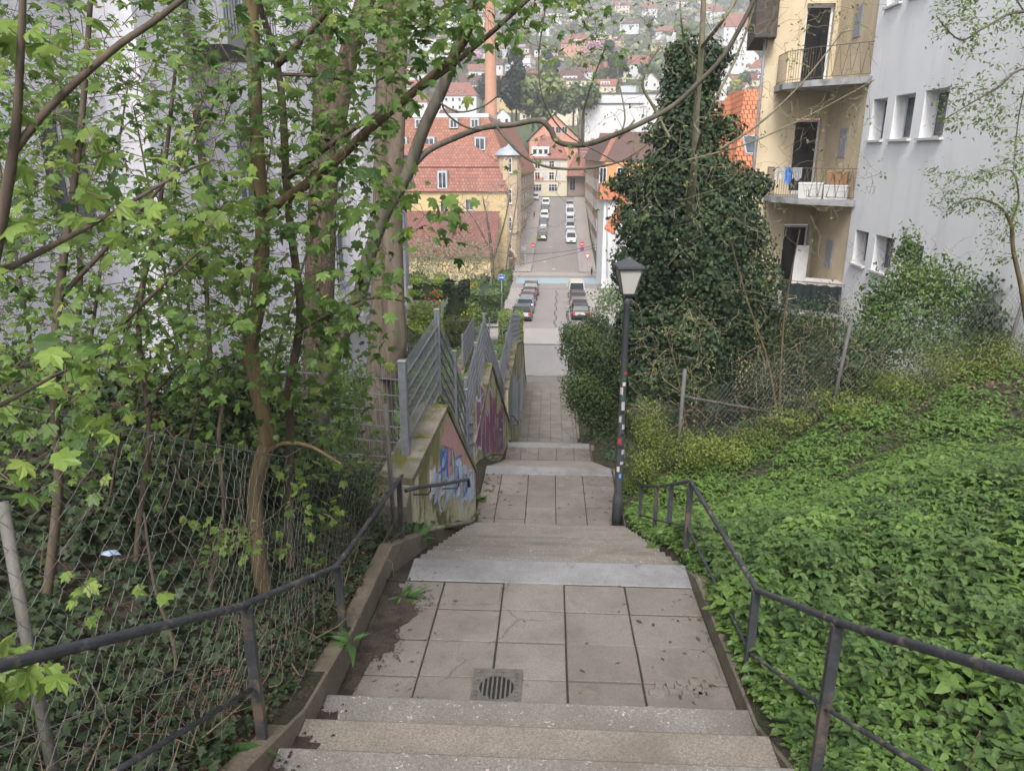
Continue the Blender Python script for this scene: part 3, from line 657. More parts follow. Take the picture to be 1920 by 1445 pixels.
def rough_letters(path, y0, y1, zf, hh, seed, cols, parent, fills, n=7, wfac=.04):
    rr = random.Random(seed); groups = {}
    for i in range(n):
        ya = y0 + (y1 - y0) * i / n; yb = ya + (y1 - y0) / n * rr.uniform(.8, 1.15); h = hh * rr.uniform(.7, 1.05); z0 = zf((ya + yb) / 2) + rr.uniform(0, .1)
        ym = (ya + yb) / 2; k = rr.choice(fills); mb = groups.setdefault(k, MB())
        pts = [(ya + rr.uniform(-.03, .05), z0 + h * .1), (ya, z0 + h * .5), (ya + .05, z0 + h), (ym, z0 + h * rr.uniform(.8, 1.1)), (yb, z0 + h * .85), (yb + rr.uniform(-.04, .06), z0 + h * .4), (yb - .03, z0), (ym, z0 + h * .12)]
        fillpoly(mb, path, pts, .003 + i * .0002)
        for s_ in range(2):
            k2 = rr.choice(cols); mb = groups.setdefault(k2, MB())
            q = [(a + rr.uniform(-.03, .03), b_ + rr.uniform(-.04, .04)) for a, b_ in pts]; stroke(mb, path, q + [q[0]] if s_ == 0 else q[:5], wfac * rr.uniform(.7, 1.2), .0055 + .0003 * (2 * i + s_))
        for s_ in range(2):
            k2 = rr.choice(cols); mb = groups.setdefault(k2, MB()); stroke(mb, path, [(rr.uniform(ya, yb), z0 + h * rr.uniform(.1, .9)) for _ in range(4)], wfac * .6, .0105 + .0003 * (2 * i + s_))
    for k, mb in groups.items(): mb.build('graffiti', k, parent)
top1 = lambda y: float(np.interp(y, [p[1] for p in w1], [p[2] for p in w1]))
rough_letters(w1, 8.9, 11.2, lambda y: top1(y) - .12 - min(1.0, max(.35, (top1(y) - base1(y)) * .62)), .62, 4, [SB, SB, SLB, SPK], t, [SLB, SPK, SWH], 6, .05)
rough_letters(w1, 8.6, 10.9, lambda y: base1(y) + .55, .5, 14, [SLB, SB, SPK], t, [SWH, SLB], 5, .03)
mb = MB(); fillpoly(mb, w1, [(9.3, -3.75), (9.75, -3.5), (10.5, -4.2), (11.0, -4.8), (10.9, -5.0), (10.2, -4.25), (9.7, -3.95)], .002); mb.build('graffiti', SPK, t)
mb = MB(); stroke(mb, w1, [(10.3, -5.0), (10.5, -5.4), (10.4, -5.7), (10.65, -5.5), (10.8, -5.2)], .05); stroke(mb, w1, [(9.2, -4.1), (9.1, -4.5), (9.3, -4.75), (9.6, -4.6), (9.6, -4.2)], .05); mb.build('graffiti', SLB, t)
# near end block
mb = MB(); mb.hexa([(-2.0, 7.4, -4.6), (-1.56, 7.4, -4.6), (-1.57, 7.76, -4.6), (-1.95, 7.76, -4.6), (-2.0, 7.4, -3.72), (-1.56, 7.4, -3.74), (-1.57, 7.76, -3.66), (-1.95, 7.76, -3.64)]); mb.build('end_block', MMOSSC, t)
w2 = [(-1.42, 13.3, -5.32), (-1.32, 16.4, -4.58), (-1.22, 21.8, -7.95)]
base2 = lambda y: float(sp(y))
t = gwall('tall wall with purple and grey graffiti beside the middle landing, between two others', w2, .36, base2)
top2 = lambda y: float(np.interp(y, [p[1] for p in w2], [p[2] for p in w2]))
rough_letters(w2, 13.6, 19.6, lambda y: base2(y) + .25, 1.5, 9, [SPU, SPU, SWH, SRD], t, [SPU, SPU, SPK, SGR], 8, .09)
w3 = [(-1.25, 21.9, -6.9), (-1.22, 27, -6.75), (-1.20, 33, -8.1), (-1.19, 35.6, -10.4), (-1.19, 37.5, -11.5)]
t = gwall('long pale wall with faded blue and white graffiti at the foot of the stairs', w3, .36, base2)
rough_letters(w3, 22.5, 33, lambda y: base2(y) + .6, 2.2, 19, [SLB, SWH, SGR], t, [SLB, SWH, SGR], 11, .12)
# wall handrails
for (pp, lab, w) in (([(-1.5, 7.15, -3.42), (-1.42, 7.4, -3.5), (-1.30, 8.4, -3.92), (-1.16, 10.0, -4.58), (-1.16, 10.06, -4.72)], 'short grey handrail bracketed to the yellow graffiti wall', w1),
                  ([(-1.28, 14.2, -6.0), (-1.2, 14.4, -6.02), (-1.14, 17.6, -7.35)], 'dark handrail bracketed to the purple graffiti wall', w2),
                  ([(-1.18, 22.4, -8.0), (-1.12, 22.6, -8.1), (-1.1, 26.5, -9.8)], 'dark handrail bracketed to the pale blue graffiti wall', w3)):
    t = thing('wall_handrail', lab, 'handrail', pp[0]); mb = MB(); mb.tube(pp, .024, 8); mb.build('rail', MRAIL, t, smooth=True)
    for k in (.25, .75):
        i = k * (pp[-1][1] - pp[0][1]) + pp[0][1]; q = lerp_path(pp, i); xw = float(np.interp(i, [p[1] for p in w], [p[0] for p in w]))
        mb = MB(); mb.tube([q, (q.x, q.y, q.z - .07), (q.x - .03, q.y, q.z - .11), (xw - .01, q.y, q.z - .12)], .009, 6); mb.build('bracket', MRAIL, t, smooth=True)
# pale pipe at the foot of the first wall
mb = MB(); mb.tube([(-1.5, 7.7, -4.22), (-1.33, 9.0, -4.82), (-1.2, 10.6, -5.6), (-1.17, 11.2, -5.78)], .035, 8); o = mb.build('edging_pipe', MMOSSC, smooth=True); tag(o, 'pale concrete edging pipe lying at the foot of the yellow graffiti wall', 'pipe')

# rod-mesh fences -----------------------------------------------------
def rodpanel(p, q, h, parent, vs=.05, hs=.2, r=.0028, off=(0, 0, 0)):
    """double-rod mesh panel from p to q (bottom points), height h"""
    p, q = np.array(p, float), np.array(q, float); L = np.linalg.norm((q - p)[:2]); n = int(L / vs); mb = MB(); d = (q - p) / n
    e = np.array([(q - p)[1], -(q - p)[0], 0]); e = e / np.linalg.norm(e) * .006
    for i in range(n + 1): a = p + d * i; mb.bar(a, a + np.array((0, 0, h)), r * 2)
    k = int(h / hs)
    for j in range(k + 1):
        zz = np.array((0, 0, j * hs + .02))
        for s_ in (-1, 1): mb.bar(p + zz + e * s_, q + zz + e * s_, r * 3.0)
    mb.build('mesh_panel', MGALV, parent)
def spost(p, h, parent, w=.06, d=.05):
    mb = MB(); mb.box(p[0] - w / 2, p[0] + w / 2, p[1] - d / 2, p[1] + d / 2, p[2], p[2] + h); mb.mi = 0; mb.bevbox(p[0] - w / 2 - .006, p[0] + w / 2 + .006, p[1] - d / 2 - .006, p[1] + d / 2 + .006, p[2] + h + .001, p[2] + h + .022, .006); mb.build('post', MGALV, parent)
t = thing('mesh_fence', 'grey rod mesh fence on the yellow graffiti wall, its wing running left past the trunks', 'fence', (-1.72, 8.3, -3.6))
a, b_, c, e = (-1.72, 8.3, -3.56), (-1.6, 10.3, -3.36), (-1.46, 11.0, -4.12), (-1.38, 11.75, -4.98)
rodpanel(a, b_, 1.2, t); rodpanel(b_, c, 1.2, t); rodpanel(c, e, 1.2, t); rodpanel((-3.15, 8.38, -3.5), (-1.76, 8.3, -3.56), 1.2, t)
spost((a[0], a[1], a[2] - .1), 1.34, t, .09, .09); spost((b_[0], b_[1], b_[2]), 1.25, t, .07, .06); spost((c[0], c[1], c[2]), 1.22, t); spost((e[0], e[1], e[2]), 1.22, t); spost((-3.17, 8.38, -3.6), 1.1, t)
rodpanel((-1.40, 11.8, -5.4), (-1.42, 13.2, -5.9), 1.15, t); spost((-1.40, 11.8, -5.4), 1.2, t)
t = thing('mesh_fence', 'grey double rod metal fence standing on the purple graffiti wall', 'fence', (-1.55, 13.3, -5.3))
a, b_, c, e = (-1.55, 13.2, -5.15), (-1.48, 16.4, -4.6), (-1.42, 19.0, -6.15), (-1.38, 21.7, -7.8)
rodpanel(a, b_, 1.12, t); rodpanel(b_, c, 1.12, t); rodpanel(c, e, 1.12, t)
for q in (a, lerp_path([a, b_], 14.8), b_, c, e): spost(q, 1.16, t)
t = thing('mesh_fence', 'grey double rod metal fence on the pale wall, with a return across the garden terrace', 'fence', (-1.4, 22, -6.9))
a, b_, c, e = (-1.42, 20.5, -6.85), (-1.40, 27, -6.7), (-1.38, 33.4, -8.1), (-4.2, 33.9, -8.7)
rodpanel(a, b_, 1.1, t); rodpanel(b_, c, 1.1, t); rodpanel(c, e, 1.1, t, .1)
for q in (a, lerp_path([a, b_], 23.8), b_, lerp_path([b_, c], 30), c, e, ((c[0] + e[0]) / 2, 33.65, -8.4)): spost(q, 1.16, t)
t = thing('mesh_fence', 'short grey double rod fence above the cream stairwell wall, left of the purple wall', 'fence', (-3.2, 22, -7))
a, b_ = P(868, 690, 24), P(889, 640, 31); rodpanel(a, b_, 1.12, t); spost(a, 1.16, t); spost(b_, 1.16, t)
# cream side-stair walls left of the second and third walls
MCREAM = M('cream_wall', (.5, .47, .38), (.42, .38, .3), 2, .9, .2, c3=(.2, .14, .08), s3=1.3)
t = thing('side_stair_wall', 'low cream retaining wall of the side stair, below the short mesh fence', 'wall', (-4, 24, -9))
mb = MB(); mb.hexa([(a.x - .3, a.y, a.z - 3), (a.x + .02, a.y, a.z - 3), (b_.x + .02, b_.y, b_.z - 3), (b_.x - .3, b_.y, b_.z - 3), (a.x - .3, a.y, a.z - .08), (a.x + .02, a.y, a.z - .08), (b_.x + .02, b_.y, b_.z - .08), (b_.x - .3, b_.y, b_.z - .08)])
mb.box(b_.x, -1.6, 33.2, 33.5, -12, -8.62); mb.build('wall_body', MCREAM, t)
mb = MB(); mb.hexa([(a.x - .34, a.y, a.z - .08), (a.x + .06, a.y, a.z - .08), (b_.x + .06, b_.y, b_.z - .08), (b_.x - .34, b_.y, b_.z - .08), (a.x - .34, a.y, a.z), (a.x + .06, a.y, a.z), (b_.x + .06, b_.y, b_.z), (b_.x - .34, b_.y, b_.z)])
mb.box(b_.x + .08, -1.6, 33.1, 33.55, -8.62, -8.5); mb.build('coping', MMOSSC, t)
mb = MB()
for i in range(7): mb.box(-3.2, -1.8, 12.0 + i * .55, 12.6 + i * .55, -7.5, -5.75 - i * .16)
mb.box(-3.3, -1.7, 15.8, 20.5, -8, -6.9); tag(mb.build('side_steps', MMOSSC), kind='structure')
# black garden handrail (left of the peak)
t = thing('garden_railing', 'thin black railing of the garden steps behind the grey mesh fence peak', 'railing', P(745, 660, 20))
a, b_, c = P(742, 594, 20), P(765, 612, 21), P(800, 645, 22)
mb = MB(); mb.tube([a, c], .02, 6); mb.build('top_rail', MPOST, t)
mb = MB(); mb.tube([a - Vector((0, 0, .9)), c - Vector((0, 0, .9))], .015, 6); mb.build('bottom_rail', MPOST, t)
for k in range(15):
    q = a.lerp(c, k / 14); mb = MB(); mb.bar(q, q - Vector((0, 0, .9)), .014 if k % 5 else .04); mb.build('baluster', MPOST, t)

# street lamp -----------------------------------------------------
LX, LY = 1.15, 10.98; LZ = -5.85
MLAMP = M('lamp_grey', (.05, .052, .06), (.04, .042, .048), 5, .55, .1)
t = thing('street_lamp', 'tall dark grey street lamp with a four sided lantern and stickers on its pole', 'lamp', (LX, LY, LZ))
mb = MB(); mb.lathe((LX, LY, LZ), [(.085, -.1), (.085, .55), (.078, .58), (.066, .62), (.066, 1.62), (.068, 1.64), (.052, 1.70), (.046, 3.7), (.055, 3.72), (.055, 3.8), (.04, 3.82), (.04, 3.86)], 20); mb.build('pole', MLAMP, t, smooth=True)
hz = LZ + 3.86; mb = MB()
def frus(mb, z0, z1, a, b_, rot=.12):
    vs = []
    for z, s_ in ((z0, a), (z1, b_)):
        for q in range(4): w_ = rot + math.pi / 4 + q * math.pi / 2; vs.append((LX + s_ * 1.414 * math.cos(w_), LY + s_ * 1.414 * math.sin(w_), z))
    mb.add(vs, [(3, 2, 1, 0), (4, 5, 6, 7)] + [(i, (i + 1) % 4, 4 + (i + 1) % 4, 4 + i) for i in range(4)])
frus(mb, hz, hz + .03, .085, .095); frus(mb, hz + .385, hz + .41, .185, .185)
for q in range(4):
    w_ = .12 + math.pi / 4 + q * math.pi / 2; c_, s_ = math.cos(w_), math.sin(w_)
    mb.bar((LX + .125 * c_, LY + .125 * s_, hz + .02), (LX + .245 * c_, LY + .245 * s_, hz + .39), .02)
mb.build('lantern_frame', MLAMP, t)
m, nt, b, o_ = _nt('lamp_glass'); b.inputs['Base Color'].default_value = (.42, .41, .38, 1); b.inputs['Roughness'].default_value = .25
mb = MB(); frus(mb, hz + .031, hz + .384, .082, .165); mb.build('lantern_glass', m, t)
mb = MB(); frus(mb, hz + .411, hz + .44, .2, .195); frus(mb, hz + .441, hz + .53, .19, .045); frus(mb, hz + .531, hz + .56, .045, .02); mb.build('lantern_roof', MLAMP, t)
cols = {'white': (.36, .36, .35), 'red': (.3, .05, .035), 'green': (.03, .1, .07), 'blue': (.1, .3, .55), 'black': (.02, .02, .02), 'cream': (.5, .46, .36)}
rs = random.Random(3)
def sticker(z, h, ang, wid, col, r=.0675):
    mb = MB(); vs = []; n = 5
    for i in range(n + 1):
        w_ = ang + wid * (i / n - .5); vs += [(LX + r * math.cos(w_), LY + r * math.sin(w_), z), (LX + r * math.cos(w_), LY + r * math.sin(w_), z + h)]
    mb.add(vs, [(2 * i, 2 * i + 2, 2 * i + 3, 2 * i + 1) for i in range(n)]); mb.build('sticker', M('sticker_' + col, cols[col], None, 30, .6), t)
z = LZ + .93
for h, col, k in ((.07, 'blue', .1), (.09, 'cream', -.3), (.05, 'white', .3), (.06, 'green', -.4), (.08, 'white', .4), (.04, 'black', 0), (.10, 'red', -.3), (.04, 'black', .2)):
    sticker(z, h, -math.pi / 2 + k * 1.4, rs.uniform(.5, 1.0), col, .0865 if z < LZ + .55 else .0685); z += h + rs.uniform(.015, .05)
z = LZ + 1.75
for h, col, k in ((.08, 'white', .3), (.1, 'white', -.3), (.06, 'black', 0), (.14, 'white', .1), (.08, 'green', -.1), (.12, 'white', -.3), (.06, 'cream', .1), (.05, 'green', .1), (.05, 'red', .2)):
    sticker(z, h, -math.pi / 2 + k * 2, rs.uniform(.5, 1.2), col, .0525); z += h + rs.uniform(.005, .04)
# cable wires near the lamp foot omitted; right hand chain link fence -----------------------------------------------------
rf = [Vector((2.35, 12.6, 0)), Vector((5.35, 13.6, 0)), Vector((9.3, 15.2, 0)), Vector((11.5, 16.0, 0))]
for p in rf: p.z = float(gz(p.x, p.y))
t = thing('chain_link_fence', 'chain link fence with grey posts climbing the right bank above the nettles', 'fence', rf[0])
chainlink([tuple(p) for p in rf], None, [1.35, 1.75, 1.8, 1.75], None, .065, .0034, .05, 'chain_mesh', t, crumple=.003)
for p, h, l in ((rf[0], 1.95, .03), (rf[1], 1.95, .16), (rf[2], 2.0, .22)):
    mb = MB(); mb.tube([p - Vector((0, 0, .2)), p + Vector((l, 0, h))], .036, 8); mb.build('post', M('fence_post_grey', (.11, .108, .105), (.08, .078, .075), 7, .7, .3), t, smooth=True)
mb = MB(); mb.tube([rf[0] + Vector((.02, 0, 1.45)), rf[0].lerp(rf[1], .75) + Vector((0, 0, .35))], .025, 8); mb.build('brace', MPOST, t, smooth=True)
# ------------------------------------------------------------------ buildings
MGL = glassmat('window_glass', (.07, .085, .1)); MGLD = glassmat('window_glass_dark', (.02, .022, .026)); MFR = M('window_frame_white', (.62, .62, .62), (.55, .55, .56), 3, .5)
MFRG = M('window_frame_grey', (.3, .31, .34), (.24, .25, .28), 3, .5); MCURT = M('curtain', (.5, .49, .46), (.4, .39, .37), 9)
def win(parent, c, w, h, face='-y', fr=None, gl=None, bars=1, t=.07, sill=True, cross=0):
    """a window: frame ring with mullions (part) and its pane (sub-part); c = centre on the wall plane"""
    ax = {'-y': (Vector((1, 0, 0)), Vector((0, -1, 0))), '+x': (Vector((0, 1, 0)), Vector((1, 0, 0))), '-x': (Vector((0, -1, 0)), Vector((-1, 0, 0)))}[face]
    u, n = ax; c = Vector(c); z = Vector((0, 0, 1))
    def B(mb, a0, a1, b0, b1, d0, d1):
        ps = []
        for b_ in (b0, b1):
            for a, d in ((a0, d0), (a1, d0), (a1, d1), (a0, d1)): ps.append(c + u * a + n * d + z * b_)
        mb.hexa(ps)
    mb = MB(); a, b_ = w / 2, h / 2
    B(mb, -a, -a + t, -b_, b_, -.05, .035); B(mb, a - t, a, -b_, b_, -.05, .035); B(mb, -a + t, a - t, b_ - t, b_, -.05, .035); B(mb, -a + t, a - t, -b_, -b_ + t, -.05, .035)
    for k in range(bars): x = -a + w * (k + 1) / (bars + 1); B(mb, x - t * .4, x + t * .4, -b_ + t, b_ - t, -.05, .03)
    if cross: B(mb, -a + t, a - t, b_ * .3 - t * .4, b_ * .3 + t * .4, -.05, .028)
    if sill: B(mb, -a - .08, a + .08, -b_ - .08, -b_ - .003, -.05, .1)
    f = mb.build('window', fr or MFR, parent, local=parent is None or LOCAL[0])
    mb = MB(); B(mb, -a + t * .5, a - t * .5, -b_ + t * .5, b_ - t * .5, -.04, .012); mb.build('pane', gl or MGL, f, local=LOCAL[0])
    return f
LOCAL = [False]
def hipmesh(mb, x0, x1, y0, y1, z0, z1, inset, rise_y=None, flat=0):
    """hip roof between eave rectangle at z0 and ridge at z1 (along x); inset = hip length; flat = width of a flat top"""
    ym = (y0 + y1) / 2; f = flat / 2
    v = [(x0, y0, z0), (x1, y0, z0), (x1, y1, z0), (x0, y1, z0), (x0 + inset, ym - f, z1), (x1 - inset, ym - f, z1), (x1 - inset, ym + f + .01, z1), (x0 + inset, ym + f + .01, z1)]
    mb.add(v, [(0, 1, 5, 4), (1, 2, 6, 5), (2, 3, 7, 6), (3, 0, 4, 7), (4, 5, 6, 7), (0, 3, 2, 1)])
RT1 = tilemat('roof_tile_orange', (.34, .15, .095), (.24, .10, .065), .5, .55, (.07, .04, .03), patch=(.22, .1, .075))
RT2 = tilemat('roof_tile_red', (.32, .14, .105), (.22, .095, .07), .5, .55, (.07, .035, .03), patch=(.19, .09, .075))
RT3 = tilemat('roof_tile_brown', (.15, .08, .065), (.12, .065, .055), .24, .34, (.05, .03, .03), patch=(.1, .07, .06))
RT4 = tilemat('roof_tile_grey', (.13, .12, .12), (.1, .1, .105), .24, .34, (.05, .05, .05), patch=(.16, .14, .13))
RT5 = tilemat('roof_tile_bright', (.48, .17, .085), (.36, .12, .06), .3, .42, (.11, .04, .02), patch=(.34, .13, .07))
RT6 = tilemat('roof_tile_dark_red', (.15, .065, .055), (.21, .085, .07), .5, .5, (.06, .025, .025), patch=(.12, .06, .05))
WY = M('wall_yellow', (.53, .41, .21), (.47, .36, .19), .6, .85, c3=(.36, .28, .17), s3=.25); WC = M('wall_cream', (.60, .54, .42), (.56, .5, .38), 1.2, .85); WW = M('wall_white', (.62, .62, .62), (.56, .56, .57), .8, .85)
WS = M('wall_sandstone', (.46, .36, .25), (.38, .295, .2), 2.5, .9, .2, c3=(.29, .21, .15), s3=.6); WO = M('wall_orange', (.55, .27, .11), (.5, .24, .1), 1, .85); WP = M('wall_pink', (.55, .27, .19), (.5, .25, .18), 1, .85)
WB = tilemat('wall_brick', (.3, .11, .07), (.25, .09, .06), .24, .08, (.25, .2, .17)); MZINC = M('zinc', (.32, .36, .4), (.28, .31, .35), 2, .5, metallic=.2)

# --- white building on the right with deep windows ---
def renderwall(name, c1, c2, stain):
    m, nt, b, o = _nt(name); co = coord(nt); st = coord(nt, 'Object', (1, 1, .12))
    c = mixc(nt, ramp(nt, noise(nt, co, .7, 5), [(.35, 0), (.65, 1)]), c1, c2)
    c = mixc(nt, ramp(nt, noise(nt, st, 1.6, 6, .7), [(.5, 0), (.72, .6)]), c, stain)
    c = mixc(nt, ramp(nt, noise(nt, co, 2.2, 7, .7), [(.62, 0), (.78, .5)]), c, tuple(x * .7 for x in stain))
    nt.links.new(c, b.inputs['Base Color']); b.inputs['Roughness'].default_value = .9; b.inputs['Specular IOR Level'].default_value = .2
    bumpn(nt, b, noise(nt, co, 26, 4, .7), .55, .03); return m
MRW = renderwall('rough_white_render', (.80, .805, .81), (.75, .755, .765), (.62, .62, .62))
MRY = renderwall('yellow_render', (.56, .47, .33), (.50, .415, .285), (.33, .27, .19))
def holed(mb, o, u, v, U, V, holes, depth, n, t=0):
    """wall rectangle o + a*u + b*v with rectangular holes (a0,a1,b0,b1) and reveals going along -n by depth"""
    o, u, v, n = map(Vector, (o, u, v, n)); A = sorted({0, U, *[h[0] for h in holes], *[h[1] for h in holes]}); B_ = sorted({0, V, *[h[2] for h in holes], *[h[3] for h in holes]})
    q = lambda a, b_, d=0: o + u * a + v * b_ - n * d
    for a0, a1 in zip(A[:-1], A[1:]):
        for b0, b1 in zip(B_[:-1], B_[1:]):
            if any(h[0] <= (a0 + a1) / 2 <= h[1] and h[2] <= (b0 + b1) / 2 <= h[3] for h in holes): continue
            mb.add([q(a0, b0), q(a1, b0), q(a1, b1), q(a0, b1)], [(0, 1, 2, 3)])
    for a0, a1, b0, b1 in holes:
        for p0, p1 in (((a0, b0), (a1, b0)), ((a1, b0), (a1, b1)), ((a1, b1), (a0, b1)), ((a0, b1), (a0, b0))):
            mb.add([q(*p0), q(*p1), q(*p1, depth), q(*p0, depth)], [(3, 2, 1, 0)])
BX = 10.0
t = thing('white_building', 'tall white rough rendered building on the right with rows of small deep windows', 'building', (BX, 19, -6))
mb = MB(); wins = []
for z0, z1 in ((.41, 1.63), (-3.42, -2.35), (4.2, 5.45), (-7.2, -6.1)):
    for a, b_ in ((24.25, 25.28), (22.45, 23.72), (20.62, 21.9)): wins.append((a, b_, z0, z1))
holes = [(25.85 - b_, 25.85 - a, z0 + 10, z1 + 10) for a, b_, z0, z1 in wins]
holed(mb, (BX, 25.85, -10), (0, -1, 0), (0, 0, 1), 13.8, 20, holes, .42, (-1, 0, 0))
mb.add([(BX, 12.05, -10), (BX + 9, 12.05, -10), (BX + 9, 12.05, 10), (BX, 12.05, 10), (BX, 25.85, 10), (BX + 9, 25.85, 10)], [(0, 1, 2, 3), (3, 2, 5, 4)])
mb.build('wall', MRW, t)
for a, b_, z0, z1 in wins:
    f = win(t, (BX + .36, (a + b_) / 2, (z0 + z1) / 2), b_ - a, z1 - z0, '-x', MFR, MGL, 0, .07, False)
    mb = MB(); mb.box(BX - .10, BX + .40, a - .05, b_ + .05, z0 - .05, z0 + .012); mb.build('sill', MFR, f)
# --- yellow building with balconies in the corner ---
t = thing('yellow_building', 'yellow rendered building with stacked corner balconies, adjoining the white building', 'building', (9, 29, -6))
YW = 29.3; holes = [(8.87 - 7.6, 9.85 - 7.6, z + 10.05, z + 12.7) for z in (-1.45, 2.35, -5.25)]
mb = MB(); holed(mb, (7.6, YW, -10), (1, 0, 0), (0, 0, 1), 2.45, 18.5, holes, .25, (0, -1, 0))
mb.add([(BX + .02, 25.87, -10), (BX + .02, YW, -10), (BX + .02, YW, 8.5), (BX + .02, 25.87, 8.5)], [(0, 3, 2, 1)])
mb.add([(7.6, YW, -10), (10.4, YW + 9, -10), (10.4, YW + 9, 8.5), (7.6, YW, 8.5)], [(0, 3, 2, 1)]); mb.build('wall', MRY, t)
for z in (-1.45, 2.35, -5.25):
    f = win(t, (9.36, YW + .2, z + 1.37), .96, 2.6, '-y', MFR, MGLD, 0, .08, False); f.name = 'balcony_door'
    if z != -1.45:
        mb = MB(); n = 26; vs = []
        for i in range(n + 1): vs += [(8.93 + .5 * i / n, YW + .165 + .018 * math.sin(i * 1.9), z + .15), (8.93 + .5 * i / n, YW + .165 + .018 * math.sin(i * 1.9), z + 2.6)]
        mb.add(vs, [(2 * i, 2 * i + 2, 2 * i + 3, 2 * i + 1) for i in range(n)]); mb.build('curtain', MCURT, f)
    mb = MB(); mb.box(BX - .015, BX + .015, 27.1, 27.75, z + 1.35, z + 2.3); mb.build('vent_panel', MFRG, t)
MSLAB = M('balcony_concrete', (.33, .33, .34), (.26, .26, .27), 2, .9, .3, c3=(.13, .13, .12), s3=1.6)
MROD = M('balcony_rail_brown', (.13, .095, .085), (.09, .07, .065), 9, .6)
def balcony(z, zig=True, skew=0):
    b = t; poly = [(BX, 25.62), (BX, YW - .003), (8.0, YW - .003), (7.95, 28.1), (8.55, 26.9)]
    if skew: poly = [(BX, 25.62), (BX, YW - .003), (7.9, YW - .003), (7.7, 28.0), (8.2, 26.6)]
    mb = MB(); mb.prism([(x, y, z - .2) for x, y in poly], (0, 0, .2)); s_ = mb.build('balcony', MSLAB, t)
    edge = [Vector((BX - .05, 25.68, z)), Vector((poly[4][0] + .05, poly[4][1] + .04, z)), Vector((poly[3][0] + .05, 28.0, z)), Vector((poly[2][0] + .06, YW - .03, z))]
    mb = MB()
    mb.tube([p + Vector((0, 0, 1.0)) for p in edge], .014, 6); mb.tube([p + Vector((0, 0, .08)) for p in edge], .01, 5)
    for i, (a, b_) in enumerate(zip(edge[:-1], edge[1:])):
        L = (b_ - a).length; n = int(L / (.30 if i == 0 else .11))
        for k in range(n + 1):
            p = a.lerp(b_, k / n); q = a.lerp(b_, min(1, (k + .5) / n)); up = Vector((0, 0, 1))
            if i == 0:
                mb.tube([p + up * .08, q + up * 1.0], .008, 4); mb.tube([q + up * 1.0, a.lerp(b_, min(1, (k + 1) / n)) + up * .08], .008, 4)
            else: mb.tube([p + up * .0, p + up * 1.0], .008, 4)
    mb.build('railing', MROD, s_); return s_, edge
balcony(2.35); balcony(-1.45); sb, edge = balcony(-5.25, skew=1)
mb = MB(); mb.tube([(7.5, YW - .1, 6.4), (7.5, YW - .1, 3.0), (7.5, YW - .1, -9)], .055, 8); mb.build('downpipe', MFRG, t, smooth=True)
mb = MB(); mb.hexa([(7.0, YW - .6, 3.9), (7.75, YW - .6, 3.9), (8.4, YW + 3, 3.9), (7.6, YW + 3, 3.9), (6.9, YW - .6, 8), (7.75, YW - .6, 8), (8.4, YW + 3, 8), (7.5, YW + 3, 8)])
mb.build('eave', M('dark_eave_wood', (.05, .04, .035), (.08, .065, .055), 5), t)
# things on the balconies
mb = MB(); u = (edge[1] - edge[0]).normalized(); nrm = Vector((u.y, -u.x, 0)); nrm = nrm if nrm.y < 0 else -nrm
n = 40; vs = []
a, b_ = edge[0] + nrm * .03 + Vector((0, 0, .05)), edge[1] + nrm * .03 + Vector((0, 0, .05))
for i in range(n + 1):
    p = a.lerp(b_, i / n) + nrm * .02 * math.sin(i * 1.1); vs += [p, p + Vector((0, 0, .88 + .02 * math.sin(i * .7)))]
mb.add(vs, [(2 * i, 2 * i + 2, 2 * i + 3, 2 * i + 1) for i in range(n)]); tag(mb.build('privacy_screen', M('dark_green_screen', (.012, .022, .022), (.02, .03, .03), 4)), 'dark green fabric screen tied to the lowest balcony railing', 'screen')
m_ = (edge[0] + edge[1]) / 2
def obox(name, label, cat, c, w, d, h, ang, mat, group=None, lid=None, lm=None):
    ca, sa = math.cos(ang), math.sin(ang); t_ = thing(name, label, cat, c, 0, group); mb = MB()
    f = lambda x, y, z: (c[0] + x * ca - y * sa, c[1] + x * sa + y * ca, c[2] + z)
    b = .015; mb.hexa([f(-w / 2 + b, -d / 2 + b, 0), f(w / 2 - b, -d / 2 + b, 0), f(w / 2 - b, d / 2 - b, 0), f(-w / 2 + b, d / 2 - b, 0), f(-w / 2, -d / 2, h), f(w / 2, -d / 2, h), f(w / 2, d / 2, h), f(-w / 2, d / 2, h)]); mb.build('box_body', mat, t_)
    mb = MB(); mb.hexa([f(-w / 2 - .012, -d / 2 - .012, h + .001), f(w / 2 + .012, -d / 2 - .012, h + .001), f(w / 2 + .012, d / 2 + .012, h + .001), f(-w / 2 - .012, d / 2 + .012, h + .001), f(-w / 2, -d / 2, h + .05), f(w / 2, -d / 2, h + .05), f(w / 2, d / 2, h + .05), f(-w / 2, d / 2, h + .05)]); mb.build('lid', lm or mat, t_); return t_
ang = math.atan2(u.y, u.x) + math.pi
MPL = M('white_plastic', (.55, .55, .54), (.48, .48, .47), 4, .5); MCARD = M('cardboard', (.3, .17, .09), (.25, .14, .08), 5, .9)
obox('storage_box', 'white storage box standing behind the green screen of the lowest balcony', 'box', m_ - nrm * .45 + u * -.3, 1.3, .55, 1.0, ang, M('grey_white_panel', (.45, .43, .42), (.4, .36, .35), 2))
mb = MB(); mb.hexa([(9.0, 28.1, -5.1), (9.45, 28.0, -5.1), (9.47, 28.04, -5.1), (9.02, 28.14, -5.1), (9.05, 28.15, -3.2), (9.5, 28.05, -3.2), (9.52, 28.09, -3.2), (9.07, 28.19, -3.2)])
tag(mb.build('cabinet_door_panel', MPL), 'tall white board leaning beside the balcony door on the lowest balcony', 'board')
zb = -1.45
c0 = Vector((9.6, 26.35, zb)); obox('plastic_crate', 'white plastic crate under the cardboard box on the middle balcony', 'crate', c0, .75, .4, .42, ang, MPL)
